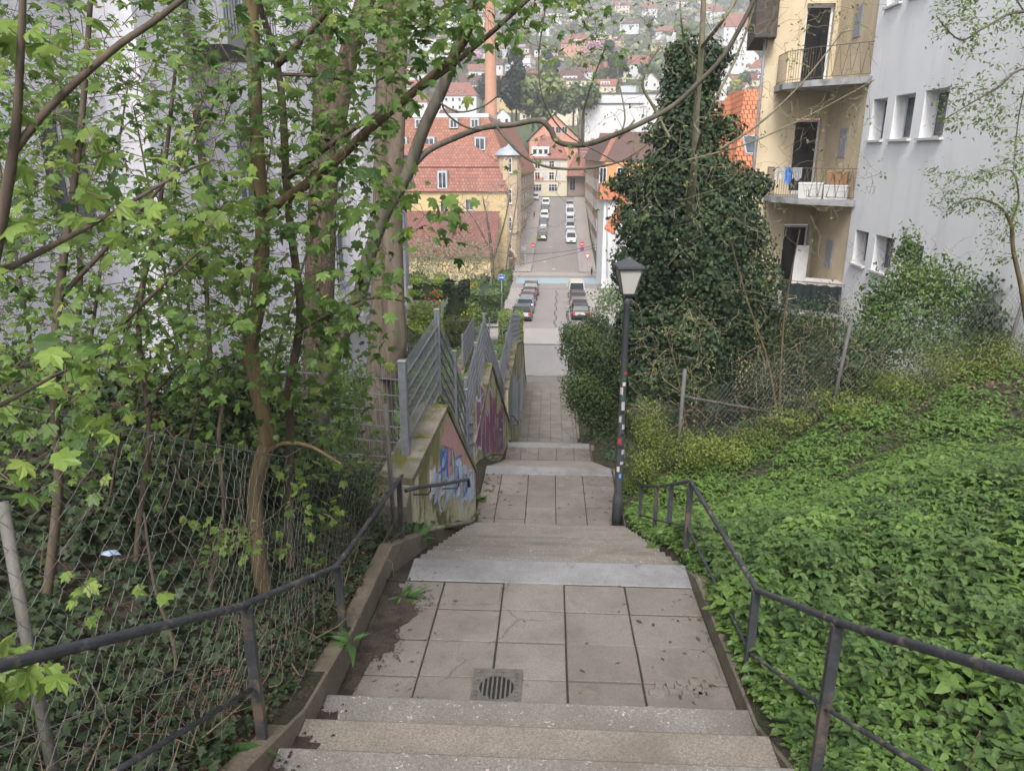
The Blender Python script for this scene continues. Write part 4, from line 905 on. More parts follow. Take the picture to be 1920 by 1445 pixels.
obox('cardboard_box', 'brown cardboard box stacked on the white crate of the middle balcony', 'box', c0 + Vector((0, 0, .475)), .62, .38, .4, ang, MCARD)
obox('plastic_crate', 'long low white crate beside the door on the middle balcony', 'crate', Vector((8.95, 26.9, zb)), .8, .42, .48, ang, MPL)
def cloth(name, label, p, q, drop, mat, seed):
    rr = random.Random(seed); mb = MB(); n, m__ = 10, 5; vs = []
    for i in range(n + 1):
        for j in range(m__ + 1):
            a = Vector(p).lerp(Vector(q), i / n); d = drop * (j / m__) * (1 + .15 * math.sin(i * .8 + seed)); off = nrm * (.02 + .03 * math.sin(i * 1.3 + seed) * j / m__) + nrm * .03
            vs.append(a + off - Vector((0, 0, d)))
    w = m__ + 1; mb.add(vs, [(i * w + j, (i + 1) * w + j, (i + 1) * w + j + 1, i * w + j + 1) for i in range(n) for j in range(m__)]); tag(mb.build(name, mat, smooth=True), label, 'laundry', 'laundry hung on the middle balcony')
e1 = [Vector((8.0, 28.08, zb + 1.02)), Vector((8.6, 26.94, zb + 1.02))]
def stripes(name, a_, b_):
    m, nt, b, o = _nt(name); w = node(nt, 'ShaderNodeTexWave'); w.inputs['Scale'].default_value = 9; nt.links.new(coord(nt), w.inputs['Vector']); nt.links.new(mixc(nt, w.outputs['Fac'], a_, b_), b.inputs['Base Color']); return m
cloth('laundry_cloth', 'white cloth hung over the left end of the middle balcony railing', e1[0], e1[0].lerp(e1[1], .35), .42, MPL, 1)
cloth('laundry_cloth', 'blue cloth hung over the middle balcony railing between white and striped ones', e1[0].lerp(e1[1], .38), e1[0].lerp(e1[1], .62), .55, M('blue_cloth', (.05, .15, .5), (.1, .25, .6), 9), 2)
cloth('laundry_cloth', 'grey striped cloth hung over the middle balcony railing', e1[0].lerp(e1[1], .65), e1[0].lerp(e1[1], .98), .4, stripes('striped_cloth', (.5, .5, .5), (.12, .12, .14)), 3)

# --- white apartment building on the left ---
AX = -6.1
MWL = renderwall('white_render', (.84, .82, .87), (.78, .76, .81), (.55, .54, .56))
t = thing('apartment_building', 'long white rendered apartment building behind the trees on the left', 'building', (AX, 19, -7))
spec = [(8.2, .9), (11.2, .9), (15.2, .9), (18.2, .9), (22, .9), (25.2, .9), (28.6, .9)]
holes = []; wl_ = []
for y in (7.2, 9.0, 12.6, 14.8, 18.6, 21.0, 24.8, 27.2, 29.6):
    for z in (-.9, 1.9, 4.7, -3.7):
        if z == -3.7 and y < 18: continue
        h = 1.5 if y not in (12.6, 24.8) else 1.7; holes.append((y - 4, y - 4 + 1.15, z + 9, z + 9 + h)); wl_.append((y, z, h))
mb = MB(); holed(mb, (AX, 4, -9), (0, 1, 0), (0, 0, 1), 27.2, 18, holes, .2, (1, 0, 0))
mb.add([(AX, 31.2, -9), (AX - 10, 31.2, -9), (AX - 10, 31.2, 9), (AX, 31.2, 9)], [(0, 1, 2, 3)])
for y0, y1 in ((10.5, 11.9), (16.4, 17.8), (22.6, 24.2)): mb.box(AX - .2, AX + .55, y0, y1, -9, 9)
mb.build('wall', MWL, t)
for y, z, h in wl_:
    f = win(t, (AX - .14, y + .575, z + h / 2), 1.13, h, '+x', MFR, MGL, 1, .07, False)
    mb = MB(); mb.box(AX - .18, AX + .08, y - .04, y + 1.19, z - .06, z + .01); mb.build('sill', MZINC, f)
mb = MB(); mb.tube([(AX + .08, 31.1, 9), (AX + .08, 31.1, -5.2), (AX - .05, 31.1, -5.5), (AX - .05, 31.1, -7)], .06, 8); mb.build('downpipe', MZINC, t, smooth=True)
mb = MB(); mb.tube([(AX + .1, 17.95, 9), (AX + .1, 17.95, -6)], .05, 8); mb.build('downpipe', MZINC, t, smooth=True)
for y0, z in ((12.2, 1.8), (25.6, -1.0), (19.6, -4.2)):
    mb = MB(); mb.box(AX, AX + 1.1, y0, y0 + 2.4, z - .18, z); s_ = mb.build('balcony', MSLAB, t); mb = MB()
    for k in range(20): mb.bar((AX + 1.05, y0 + .05 + k * .12, z), (AX + 1.05, y0 + .05 + k * .12, z + .95), .02)
    mb.bar((AX + 1.05, y0, z + .96), (AX + 1.05, y0 + 2.4, z + .96), .04); mb.build('railing', MFRG, s_)

# --- corner building with yellow gable wall and sandstone street front ---
def zat(py, Y): return P(960, py, Y).z
def xat(px, Y): return P(px, 400, Y).x
t = thing('corner_building', 'big corner building with orange tiled mansard roofs, yellow side wall and sandstone street front', 'building', (-15, 118, -18))
xa, xb = xat(768, 118) - 6, -6.9
ze, zb_, zr = zat(358, 118), zat(313, 119.2), zat(270, 122)
mb = MB(); mb.box(xa, xb, 118, 126, -19, ze); mb.build('side_wall', WY, t)
fxl = lambda y: xb + .02 + (y - 126) * .046
mb = MB(); _h = zat(335, 126); mb.hexa([(xb - 12, 126, -19), (fxl(126), 126, -19), (fxl(184), 184, -19), (xb - 12, 184, -19), (xb - 12, 126, _h), (fxl(126), 126, _h), (fxl(184), 184, _h), (xb - 12, 184, _h)]); mb.box(xb - .6, xb + .25, 118.4, 126, -19, zat(300, 122)); mb.build('street_wall', WS, t)
mb = MB()
hx0, hx1 = xa, xb + .3
mb.add([(hx0, 117.6, ze - .1), (hx1, 117.6, ze - .1), (hx1 - .9, 119.4, zb_), (hx0, 119.4, zb_), (hx1, 126, ze - .1), (hx1 - .9, 126, zb_)], [(0, 1, 2, 3), (1, 4, 5, 2)])
mb.build('mansard_lower', RT2, t)
mb = MB(); x2 = xat(886, 122)
mb.add([(hx0, 119.2, zb_ + .01), (hx1 - .8, 119.2, zb_ + .01), (x2, 122.6, zr), (hx0 + 3, 122.6, zr), (hx1 - .8, 126.2, zb_ + .01)], [(0, 1, 2, 3), (1, 4, 2)]); mb.build('front_roof', RT2, t)
mb = MB(); zt_ = zat(219, 132); xm0, xm1, xt = xa - 6, xb + .6, xat(917, 132)
ez = zat(333, 126.2)
mb.add([(xm0, 126.1, ez), (xm1, 126.1, ez), (xt, 131.5, zt_), (xm0, 131.5, zt_), (fxl(184) + .5, 184, ez), (xt + 2, 184, zt_)], [(0, 1, 2, 3), (1, 4, 5, 2)]); mb.build('main_roof', RT1, t)
mb = MB(); mb.box(xm0, xt + .1, 131.4, 184, zt_ - .1, zt_ + .5); mb.build('flat_top', WW, t)
def roofwin(px, py, w, h, Y0, Y1, z0, z1, hood=True):
    z = zat(py, (Y0 + Y1) / 2); k = (z - z0) / (z1 - z0); Y = Y0 + (Y1 - Y0) * k; x = xat(px, Y)
    mb = MB(); mb.box(x - w / 2 - .15, x + w / 2 + .15, Y - .7, Y + 2.0, z - h / 2, z + h / 2 + .15); d = mb.build('dormer', MZINC, t)
    f = win(d, (x, Y - .71, z), w, h - .1, '-y', MFR, MGL, 1, .12, False)
for px in (793, 855, 893): roofwin(px, 231, 1.25, 1.5, 126.1, 131.5, ez, zt_)
for px in (760, 810, 902): roofwin(px, 270, 1.6, 2.0, 126.1, 131.5, ez, zt_)
roofwin(832, 338, 1.3, 2.6, 117.6, 119.4, ze, zb_)
for px, py in ((833, 387), (880, 384)): win(t, (xat(px, 118), 117.99, zat(py, 118)), 1.2, 1.7)
# corner bay (oriel tower)
mb = MB(); bx_, by_ = -6.1, 120.5
mb.lathe((bx_ - .6, by_, -19), [(1.7, 0), (1.7, 19 + zat(440, 120)), (1.9, 19 + zat(436, 120)), (1.9, 19 + zat(292, 120))], 8); mb.build('corner_bay', WS, t)
mb = MB(); mb.lathe((bx_ - .6, by_, zat(292, 120)), [(2.3, 0), (2.3, .15), (1.5, .9), (.25, 1.5), (.05, 1.9)], 12); mb.build('bay_cap', MZINC, t, smooth=True)
for py in (310, 368, 420, 470): win(t, (bx_ - .6, by_ - 1.82, zat(py, 118.8)), 1.2, 2.2, '-y', MFR, MGL, 0, .12, True, 1)
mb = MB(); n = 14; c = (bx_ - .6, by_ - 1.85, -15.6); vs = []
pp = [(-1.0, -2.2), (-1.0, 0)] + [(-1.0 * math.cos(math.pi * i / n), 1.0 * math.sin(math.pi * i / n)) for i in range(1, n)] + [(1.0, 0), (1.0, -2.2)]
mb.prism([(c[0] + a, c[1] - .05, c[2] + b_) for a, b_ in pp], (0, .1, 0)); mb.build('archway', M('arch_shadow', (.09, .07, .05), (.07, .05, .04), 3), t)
mb = MB()
for i in range(n): a0, a1 = math.pi * i / n, math.pi * (i + 1) / n; mb.hexa([(c[0] + r_ * math.cos(a_), c[1] + d_, c[2] + r_ * math.sin(a_)) for d_ in (-.18, 0) for r_, a_ in ((1.02, a0), (1.4, a0), (1.4, a1), (1.02, a1))])
mb.build('arch_stones', M('pale_sandstone', (.5, .42, .3), (.42, .34, .24), 2), t)
for i in range(13):      # street front windows and string courses
    y = 128.5 + i * 4.2
    for z in (-15.8, -12.2, -8.8, -5.6): win(t, (fxl(y) + .03, y, z + .3), 1.2, 1.9, '+x', MFR, MGL, 1, .1, True, 1)
mb = MB()
for z in (-13.9, -10.4, -7.1): mb.hexa([(fxl(126) - .1, 126, z), (fxl(126) + .16, 126, z), (fxl(184) + .16, 184, z), (fxl(184) - .1, 184, z), (fxl(126) - .1, 126, z + .22), (fxl(126) + .16, 126, z + .22), (fxl(184) + .16, 184, z + .22), (fxl(184) - .1, 184, z + .22)])
mb.build('string_course', M('pale_sandstone', None), t)
# low dark-red roofed annexe in front
t = thing('low_annexe', 'low building with a broad dark red tiled roof in front of the yellow side wall', 'building', (-20, 108, -18))
x0, x1 = xat(770, 108) - 6, xat(930, 108)
mb = MB(); mb.box(x0, x1 - .3, 106, 117, -19, zat(478, 106)); mb.build('wall', WY, t)
mb = MB(); mb.add([(x0, 105.4, zat(482, 105.4)), (x1, 105.4, zat(482, 105.4)), (x1, 114.5, zat(396, 114.5)), (x0, 114.5, zat(396, 114.5)), (x1, 117.5, zat(400, 117)), (x0, 117.5, zat(400, 117))], [(0, 1, 2, 3), (3, 2, 4, 5)])
mb.build('roof', RT6, t)
mb = MB(); x = xat(838, 110); mb.box(x - .9, x + .9, 108.5, 110.8, zat(450, 110), zat(409, 110)); mb.build('chimney', M('chimney_brown', (.19, .1, .09), (.15, .08, .07), 3), t)
# --- right side of the street ---
t = thing('street_terrace', 'sandstone and brick terrace along the right side of the far street', 'building', (12, 150, -17))
mb = MB(); mb.box(8.15, 20, 124, 190, -19, zat(303, 124)); mb.build('wall', WS, t)
mb = MB(); mb.box(8.1, 8.4, 136, 150, -19, zat(320, 124)); mb.build('brick_bay', WB, t)
for i in range(14):
    y = 127 + i * 4.3
    for z in (-15.4, -12.0, -8.6, -5.2): win(t, (8.15 if not 135 < y < 151 else 8.1, y, z), 1.2, 1.9, '-x', MFR, MGLD, 1, .1, True, 1)
mb = MB(); e0, e1_ = zat(303, 124), zat(248, 132)
mb.add([(7.6, 123.5, e0), (20, 123.5, e0), (18, 131, e1_), (10.5, 131, e1_), (7.6, 190, e0), (10.5, 190, e1_)], [(0, 1, 2, 3), (0, 3, 5, 4)]); mb.build('roof', RT3, t)
mb = MB(); mb.add([(7.5, 123.4, e0 + .05), (8.3, 123.4, e0 + .05), (11.2, 131, e1_ + .1), (10.4, 131, e1_ + .1)], [(0, 1, 2, 3)]); mb.build('roof_verge', RT1, t)
t = thing('orange_house', 'orange walled house with a small tiled lean-to roof at the far right corner', 'house', (12, 119, -17))
mb = MB(); mb.box(8.2, 15.5, 118.3, 123.9, -19, zat(305, 119)); mb.build('wall', WO, t)
for px in (1128, 1160): win(t, (xat(px, 118.3), 118.29, zat(328, 118.3)), 1.1, 2.2, '-y', MFR, MGLD, 1, .1)
t = thing('white_corner_house', 'white walled house with an orange tiled roof, half hidden by the ivy tree', 'house', (12, 104, -17))
xw = xat(1132, 100); mb = MB(); mb.box(xw, xw + 14, 100, 112, -19, zat(374, 100)); mb.build('wall', WW, t)
mb = MB(); mb.add([(xw - .6, 99.4, zat(374, 99.4)), (xw + 15, 99.4, zat(374, 99.4)), (xw + 15, 106, zat(341, 106)), (xw - .2, 106, zat(341, 106)), (xw - .6, 112.5, zat(374, 112)), ], [(0, 1, 2, 3), (0, 3, 4)]); mb.build('roof', RT5, t)
mb = MB(); q = [P(1133, 426, 92), P(1150, 437, 92), P(1182, 380, 97), P(1166, 372, 97)]; mb.add([*q, *[p - Vector((0, 0, .25)) for p in q]], [(0, 1, 2, 3), (4, 7, 6, 5), (0, 4, 5, 1), (1, 5, 6, 2)]); mb.build('stair_roof', RT5, t)
mb = MB(); mb.tube([P(1138, 374, 99.8), P(1138, 520, 99.8)], .08, 6); mb.build('downpipe', MZINC, t)
t = thing('roadside_house', 'house with a steep bright orange roof and a skylight beside the yellow building', 'house', P(1410, 330, 48))
a, b_, c, d = P(1374, 330, 44), P(1446, 330, 44), P(1446, 166, 50), P(1396, 168, 50)
mb = MB(); mb.add([a, b_, c, d, a + Vector((-2.5, 9, 0)), d + Vector((-.2, 3, 0)), c + Vector((3, 3, 0)), b_ + Vector((6, 0, 0))], [(0, 1, 2, 3), (0, 3, 5, 4), (1, 7, 6, 2)]); mb.build('roof', RT5, t)
mb = MB(); mb.box(a.x + .3, b_.x + 6, 44.4, 55, -14, a.z - .05); mb.build('wall', WW, t)
q = P(1419, 272, 46.0); mb = MB(); n_ = (b_ - a).cross(d - a).normalized(); n_ = n_ if n_.y < 0 else -n_; uu = Vector((1, 0, 0)); vv = (d - a - uu * (d - a).x).normalized(); q = a + uu * 1.55 + vv * 2.6
for k, (w_, h_, dd, mt) in enumerate(((.62, .8, .06, MFRG), (.52, .7, .08, MGL))):
    mb = MB(); ps = [q + uu * i * w_ + vv * j * h_ for i, j in ((-1, -1), (1, -1), (1, 1), (-1, 1))]; mb.hexa([p - n_ * .05 for p in ps] + [p + n_ * dd for p in ps]); o_ = mb.build('skylight' if k == 0 else 'pane', mt, t if k == 0 else o_)
# --- end of street ---
t = thing('end_house', 'cream fronted house with a red roof and white dormer closing the far street', 'house', (1, 190, -10))
x0, x1 = xat(996, 190), xat(1062, 190); z0 = -10.6; ze = zat(298, 190); mb = MB(); mb.box(x0, x1, 190, 202, z0 - 2, ze); mb.build('wall', WC, t)
mb = MB(); hipmesh(mb, x0 - .4, x1 + .4, 189.5, 202.5, ze, zat(256, 196), 2.5); mb.build('roof', RT2, t)
mb = MB(); xd = xat(1010, 190); mb.box(xd - 1.9, xd + 2.4, 190.2, 195, ze + .4, ze + 2.9); d = mb.build('dormer', WW, t)
for k in (-1.1, .3, 1.6): win(d, (xd + k, 190.19, ze + 1.7), .9, 1.1, '-y', MFRG, MGLD, 0, .08, False)
for py in (309, 330): 
    for px in (1007, 1020, 1033, 1046): win(t, (xat(px, 190), 189.99, zat(py, 190)), 1.3, 1.9, '-y', MFR, MGLD if px % 2 else MCURT, 1, .12, True, 1)
for px in (1007, 1036): win(t, (xat(px, 190), 189.99, zat(352, 190)), 2.2, 1.8, '-y', MFR, MGLD, 2, .14, False, 1)
mb = MB(); mb.box(x0 - .02, x1 + .02, 189.93, 190, zat(341, 190), zat(339, 190)); mb.build('string_course', M('pale_sandstone', None), t)
sgm = M('shop_sign_red', (.5, .05, .05), None)
for k, ch in enumerate((0, 1, 2)):
    mb = MB(); cx = xat(1003, 190) + k * .75; cz = zat(341.5, 190) + .75; mb.box(cx, cx + .14, 189.85, 189.93, cz - .35, cz + .35); mb.box(cx + .14, cx + .55, 189.85, 189.93, cz + .22, cz + .35); mb.box(cx + .14, cx + .55, 189.85, 189.93, cz - .35, cz - .22); mb.box(cx + .41, cx + .55, 189.85, 189.93, cz - .22, cz + .22); mb.build('sign_letter', sgm, t)
t = thing('pink_gable_house', 'salmon pink gabled house rising behind the red roof at the street end', 'house', (2, 212, -8))
gx0, gx1 = xat(985, 212), xat(1090, 212); mb = MB(); zz, za = zat(262, 212), zat(213, 212); gm = xat(1036, 212)
mb.prism([(gx0 + 1, 212, -12), (gx1 - 1, 212, -12), (gx1 - 1, 212, zz), (gm, 212, za - .3), (gx0 + 1, 212, zz)], (0, 14, 0)); mb.build('wall', WP, t)
mb = MB(); mb.add([(gx0, 211.5, zz - .6), (gm, 211.5, za), (gm, 227, za), (gx0, 227, zz - .6), (gx1, 211.5, zz - .6), (gx1, 227, zz - .6)], [(0, 1, 2, 3), (1, 4, 5, 2)]); mb.build('roof', RT3, t)
for k in (-1, 0, 1): win(t, (gm + 1.2 + k * 1.7, 211.99, zat(244, 212)), 1.4, 1.7, '-y', MFR, MGLD, 1)
t = thing('porch_house', 'brown brick house with a deep entrance porch right of the cream street end house', 'house', (6, 189, -10))
x0, x1 = xat(1063, 189), xat(1082, 189); mb = MB(); mb.box(x0, x1 + 3, 190.5, 200, -12, zat(325, 189)); mb.build('wall', WB, t)
mb = MB(); mb.add([(x0 - .3, 188.8, zat(330, 189)), (x1 + 3, 188.8, zat(330, 189)), (x1 + 3, 196, zat(285, 196)), (x0 + 2.2, 196, zat(285, 196)), (x0 - .3, 200, zat(330, 189))], [(0, 1, 2, 3), (0, 3, 4)]); mb.build('roof', RT2, t)
win(t, ((x0 + x1) / 2, 190.49, zat(345, 190)), 1.4, 3.0, '-y', MFRG, MGLD, 1)
# chimney stack
ch = thing('factory_chimney', 'very tall round orange brick chimney rising from the valley past the hillside', 'chimney', (xat(922, 205), 205, -8))
cx = xat(922, 205); mb = MB(); zt_ = zat(-20, 205); mb.lathe((cx, 205, -9), [(1.9, 0), (1.9, 3), (1.7, 3.3), (1.28, zt_ + 7), (1.42, zt_ + 8), (1.42, zt_ + 9)], 24); mb.build('shaft', M('chimney_brick', (.46, .24, .15), (.40, .21, .135), 1.2, .85, .2, 30), ch, smooth=True)
mb = MB(); mb.tube([(cx + 1.3, 204, -8), (cx + .95, 204.2, zt_)], .05, 5); mb.build('ladder_rail', MZINC, ch)

# --- hillside houses ---
HW = {'w': WW, 'c': WC, 'y': WY, 's': WS, 'o': WP, 'g': M('wall_pale_grey', (.5, .52, .54), (.45, .46, .48), 1)}
HR = {'r': RT2, 'o': RT1, 'b': RT3, 'g': RT4, 'd': RT6, 'z': MZINC}
CN = {'w': 'white', 'c': 'cream', 'y': 'yellow', 's': 'sandstone', 'o': 'salmon', 'g': 'pale grey'}
RN = {'r': 'red', 'o': 'orange', 'b': 'brown', 'g': 'grey', 'd': 'dark red', 'z': 'flat grey'}
def hillhouse(px, py, wpx_, wall, roof, style='hip', hk=.55, rz=None, label=None, nz=1.0, far=None):
    p = hit(px, py) if far is None else P(px, py, far); d = p.y; wpx = wpx_ * (1.12 if far is None else 1); w = wpx * d / 1390; dp = w * .8; H = max(3.2, w * hk * .7); 
    rz = rz if rz is not None else random.uniform(-.35, .35)
    t = thing('hillside_house', label, 'house', (p.x, p.y, p.z), rz, 'houses on the far hillside'); LOCAL[0] = True
    mb = MB(); mb.box(-w / 2, w / 2, -dp / 2, dp / 2, -5, H); 
    rh = min(w, dp) * .42; mb2 = MB(); e = .35
    if style == 'hip': hipmesh(mb2, -w / 2 - e, w / 2 + e, -dp / 2 - e, dp / 2 + e, H, H + rh, w * .22)
    elif style == 'gable': mb2.prism([(-w / 2 - e, -dp / 2 - e, H), (-w / 2 - e, dp / 2 + e, H), (-w / 2 - e, 0, H + rh)], (w + 2 * e, 0, 0))
    elif style == 'front':
        mb.prism([(-w / 2, -dp / 2, H - .01), (w / 2, -dp / 2, H - .01), (0, -dp / 2, H + w * .45)], (0, dp, 0))
        mb2.add([(-w / 2 - e, -dp / 2 - e, H - .3), (0, -dp / 2 - e, H + w * .45 + .15), (0, dp / 2 + e, H + w * .45 + .15), (-w / 2 - e, dp / 2 + e, H - .3), (w / 2 + e, -dp / 2 - e, H - .3), (w / 2 + e, dp / 2 + e, H - .3)], [(0, 1, 2, 3), (1, 4, 5, 2)])
    else: mb2.box(-w / 2 - .2, w / 2 + .2, -dp / 2 - .2, dp / 2 + .2, H, H + .35); mb.box(-w * .3, w * .45, -dp * .35, dp / 2 - .1, H + .35, H + 3.0)
    mb.build('wall', HW[wall], t, local=True); rf = mb2.build('roof', HR[roof], t, local=True)
    fl = max(1, int(H / 2.9)); nw = max(2, min(6, int(w / 2.6)))
    for j in range(fl):
        for i in range(nw):
            if random.random() < .12: continue
            win(t, (-w / 2 + w * (i + .5) / nw, -dp / 2 - .01, H - 1.5 - j * 2.9), 1.15 if style != 'flat' else w / nw * .8, 1.4, '-y', MFR, MGLD if random.random() < .6 else MGL, 0, .13, False)
    if style in ('hip', 'gable') and w > 7:
        mb = MB(); mb.box(-w * .22, w * .22, -dp * .42, 0, H + .3, H + 1.9); dm = mb.build('dormer', HW['w'] if wall != 'w' else HR[roof], t, local=True)
        for i in (-1, 0, 1): win(dm, (i * w * .13, -dp * .42 - .01, H + 1.1), .9, .95, '-y', MFR, MGLD, 0, .12, False)
    if style != 'flat': mb = MB(); cxx = random.uniform(-.2, .2) * w; mb.box(cxx - .35, cxx + .35, dp * .1 - .3, dp * .1 + .3, H + rh * .4, H + rh + .9); mb.build('chimney', WB, rf, local=True)
    LOCAL[0] = False; return t
HH = [(897, 152, 33, 'w', 'r', 'gable', 'left of the tall brick chimney below the pink tree'), (946, 170, 31, 'w', 'r', 'gable', 'just right of the tall brick chimney'),
      (976, 143, 40, 'w', 'z', 'flat', 'cubic, high above the street axis'), (1003, 160, 28, 'c', 'r', 'hip', 'right under the cubic white house'),
      (980, 188, 64, 'c', 'd', 'hip', 'long, above the grey roofed yellow house'), (957, 208, 50, 'y', 'g', 'hip', 'lower slope right of the chimney'),
      (860, 212, 62, 'w', 'r', 'hip', 'behind the orange mansard roof, left of the chimney'), (886, 182, 44, 'w', 'b', 'gable', 'above the red roofed one left of the chimney'),
      (942, 236, 24, 'w', 'b', 'front', 'narrow gable at the chimney foot'), (1050, 232, 58, 'c', 'b', 'hip', 'tall, above the pink gable'),
      (1068, 178, 50, 'c', 'b', 'hip', 'mid slope right of centre'), (1034, 150, 38, 'w', 'g', 'gable', 'beside the dark evergreen on mid slope'),
      (1056, 160, 26, 'g', 'g', 'hip', 'small dark roofed on mid slope'), (1106, 152, 32, 'w', 'r', 'gable', 'right of the dark roofed small one'),
      (1082, 105, 42, 'o', 'r', 'hip', 'high slope beside the pink blossom'), (822, 116, 56, 'w', 'z', 'flat', 'long low one high on the left'),
      (902, 112, 22, 'w', 'b', 'gable', 'tiny one high left of the chimney'), (768, 182, 34, 'w', 'r', 'gable', 'far left of mid slope'),
      (784, 212, 40, 'w', 'o', 'hip', 'far left behind the orange mansard'), (1188, 146, 44, 'w', 'r', 'gable', 'left of the ivy tree'),
      (1222, 168, 26, 'w', 'o', 'front', 'touching the left edge of the ivy tree'), (1386, 92, 68, 'w', 'r', 'hip', 'big one high at right by the eave'),
      (1382, 136, 54, 'w', 'g', 'front', 'glass fronted one at right'), (1346, 190, 48, 'w', 'r', 'front', 'right of the ivy tree'),
      (1386, 205, 38, 'o', 'b', 'gable', 'above the bright orange roof'), (1176, 192, 32, 'g', 'z', 'flat', 'glassy one left of the ivy tree'),
      (1330, 42, 34, 'w', 'r', 'hip', 'near the hill crest at right'), (860, 84, 28, 'w', 'b', 'hip', 'near the hill crest at left'),
      (1130, 84, 30, 'c', 'g', 'gable', 'near the hill crest right of centre'), (1180, 62, 28, 'w', 'b', 'hip', 'topmost one left of the ivy tree'),
      (1246, 78, 30, 'w', 'r', 'hip', 'behind the tip of the ivy tree'), (1296, 96, 32, 'c', 'b', 'gable', 'right of the tip of the ivy tree'),
      (790, 92, 30, 'w', 'r', 'hip', 'high slope beside the left trunks'), (1010, 66, 30, 'w', 'g', 'hip', 'highest one above the street axis'),
      (1150, 120, 34, 'w', 'g', 'hip', 'above the red roof left of the ivy tree'), (1430, 150, 40, 'w', 'r', 'hip', 'beside the drainpipe at right'),
      (1310, 140, 36, 'w', 'b', 'hip', 'mid slope right of the ivy tree'), (740, 130, 40, 'c', 'r', 'hip', 'seen between the two big trunks'),
      (640, 100, 40, 'w', 'r', 'hip', 'mid slope behind the left trunks'), (1480, 60, 50, 'w', 'b', 'hip', 'behind the yellow building eave'),
      (1132, 222, 40, 'w', 'r', 'gable', 'low slope behind the white block')]
for px, py, w, wa, ro, st, where in HH:
    hillhouse(px, py, w, wa, ro, st, label=f'{CN[wa]} house with {RN[ro]} roof, {where}')
LOCAL[0] = False
_rt = [(h_[0], h_[1], h_[2]) for h_ in HH]; _st = random.getstate(); random.seed(33); _k = 0
for _ in range(1500):
    px, py = random.uniform(735, 1460), random.uniform(14, 236); w = random.uniform(20, 34) * (.75 + py / 500)
    if any(abs(px - a) < (w + c) * .5 and abs(py - b_) < 15 for a, b_, c in _rt): continue
    _rt.append((px, py, w)); wa = random.choice('wwwwccyg'); ro = random.choice('rrrbbdgo'); band = 'upper' if py < 90 else ('middle' if py < 160 else 'lower')
    hillhouse(px, py, w, wa, ro, random.choice(('hip', 'gable', 'gable', 'front')), random.uniform(.5, .75), label=f'small {CN[wa]} house with {RN[ro]} roof, one of several scattered over the {band} far slope'); _k += 1
    if _k >= 62: break
random.setstate(_st)
t = thing('white_block', 'large plain white block with a flat grey roof at the foot of the far hill', 'building', (xat(1140, 225), 225, -6))
x0, x1 = xat(1092, 225), xat(1196, 225); mb = MB(); mb.box(x0, x1, 225, 245, -8, zat(196, 225)); mb.box(x0 + 3, x1 + 8, 228, 245, -8, zat(176, 225)); mb.build('wall', WW, t)
mb = MB(); mb.box(x0 - .3, x1 + .3, 224.7, 228, zat(196, 225) + .001, zat(194, 225)); mb.box(x0 + 2.7, x1 + 8.3, 227.8, 245, zat(176, 225) + .001, zat(173, 225)); mb.build('roof', RT4, t)
mb = MB()
for i in range(7): mb.box(x0 + i * 2.6 + .5, x0 + i * 2.6 + .56, 224.97, 225, -6, zat(196, 225))
mb.build('panel_joint', HW['g'], t)
for (px, py, w, wa, ro, st, Y, hk, lab) in ((968, 292, 44, 'c', 'd', 'front', 196, 1.0, 'tall house with a dark red gable roof on the left side of the street end'), (1105, 285, 40, 'w', 'r', 'hip', 205, 1.1, 'white house with red roof behind the brown terrace roof'),
                               (1150, 262, 46, 'w', 'd', 'gable', 196, .7, 'white house with dark red roof in front of the white block'), (1215, 300, 60, 'w', 'o', 'hip', 150, .7, 'white house with orange roof behind the ivy tree left side'),
                               (1345, 300, 90, 'o', 'd', 'gable', 95, .6, 'salmon house with dark red roof left of the bright orange roof'), (1395, 225, 60, 'w', 'g', 'front', 130, .8, 'white gabled house with grey roof above the bright orange roof')):
    x = hillhouse(px, py + 30, w, wa, ro, st, hk, random.uniform(-.12, .12), lab, far=Y); x['group'] = 'houses at the valley floor'
# ------------------------------------------------------------------ vehicles
MTYRE = M('tyre_rubber', (.015, .015, .016), None, 9, .9); MRIM = M('wheel_rim', (.3, .31, .32), None, 5, .35, metallic=.7); MCG = M('car_glass', (.028, .032, .04), (.02, .022, .028), 3, .32, spec=.25); MTRIM = M('car_trim_black', (.02, .02, .022), None, 9, .6)
MRED = paint('tail_light', (.45, .015, .015), .2); MHL = paint('head_light', (.6, .62, .65), .1); MPLATE = M('number_plate', (.6, .6, .58), None, 4, .5)
STY = {   # L, W, H, profile of body lower top line / greenhouse: (y from rear 0..L, z)
 'hatch': (4.0, 1.76, 1.47, [(0, .55), (.02, .88), (.12, .95), (2.9, .93), (3.85, .74), (3.98, .5)], [(.12, .95), (.38, 1.38), (.6, 1.45), (2.1, 1.46), (2.95, .93)]),
 'estate': (4.7, 1.82, 1.5, [(0, .55), (.02, .92), (.15, .98), (3.3, .95), (4.5, .76), (4.67, .5)], [(.15, .98), (.55, 1.42), (.8, 1.48), (2.5, 1.5), (3.4, .95)]),
 'saloon': (4.5, 1.8, 1.43, [(0, .55), (.02, .95), (.3, 1.0), (3.2, .94), (4.3, .74), (4.48, .5)], [(.55, 1.0), (1.2, 1.38), (1.6, 1.43), (2.6, 1.42), (3.4, .94)]),
 'suv': (4.5, 1.86, 1.68, [(0, .6), (.02, 1.0), (.1, 1.08), (3.2, 1.06), (4.35, .9), (4.48, .55)], [(.1, 1.08), (.35, 1.58), (.6, 1.66), (2.4, 1.68), (3.3, 1.06)]),
 'van': (4.9, 1.92, 1.98, [(0, .55), (.02, 1.05), (.05, 1.12), (4.0, 1.12), (4.75, .95), (4.88, .5)], [(.05, 1.12), (.12, 1.85), (.3, 1.96), (3.3, 1.98), (4.15, 1.12)]),
}
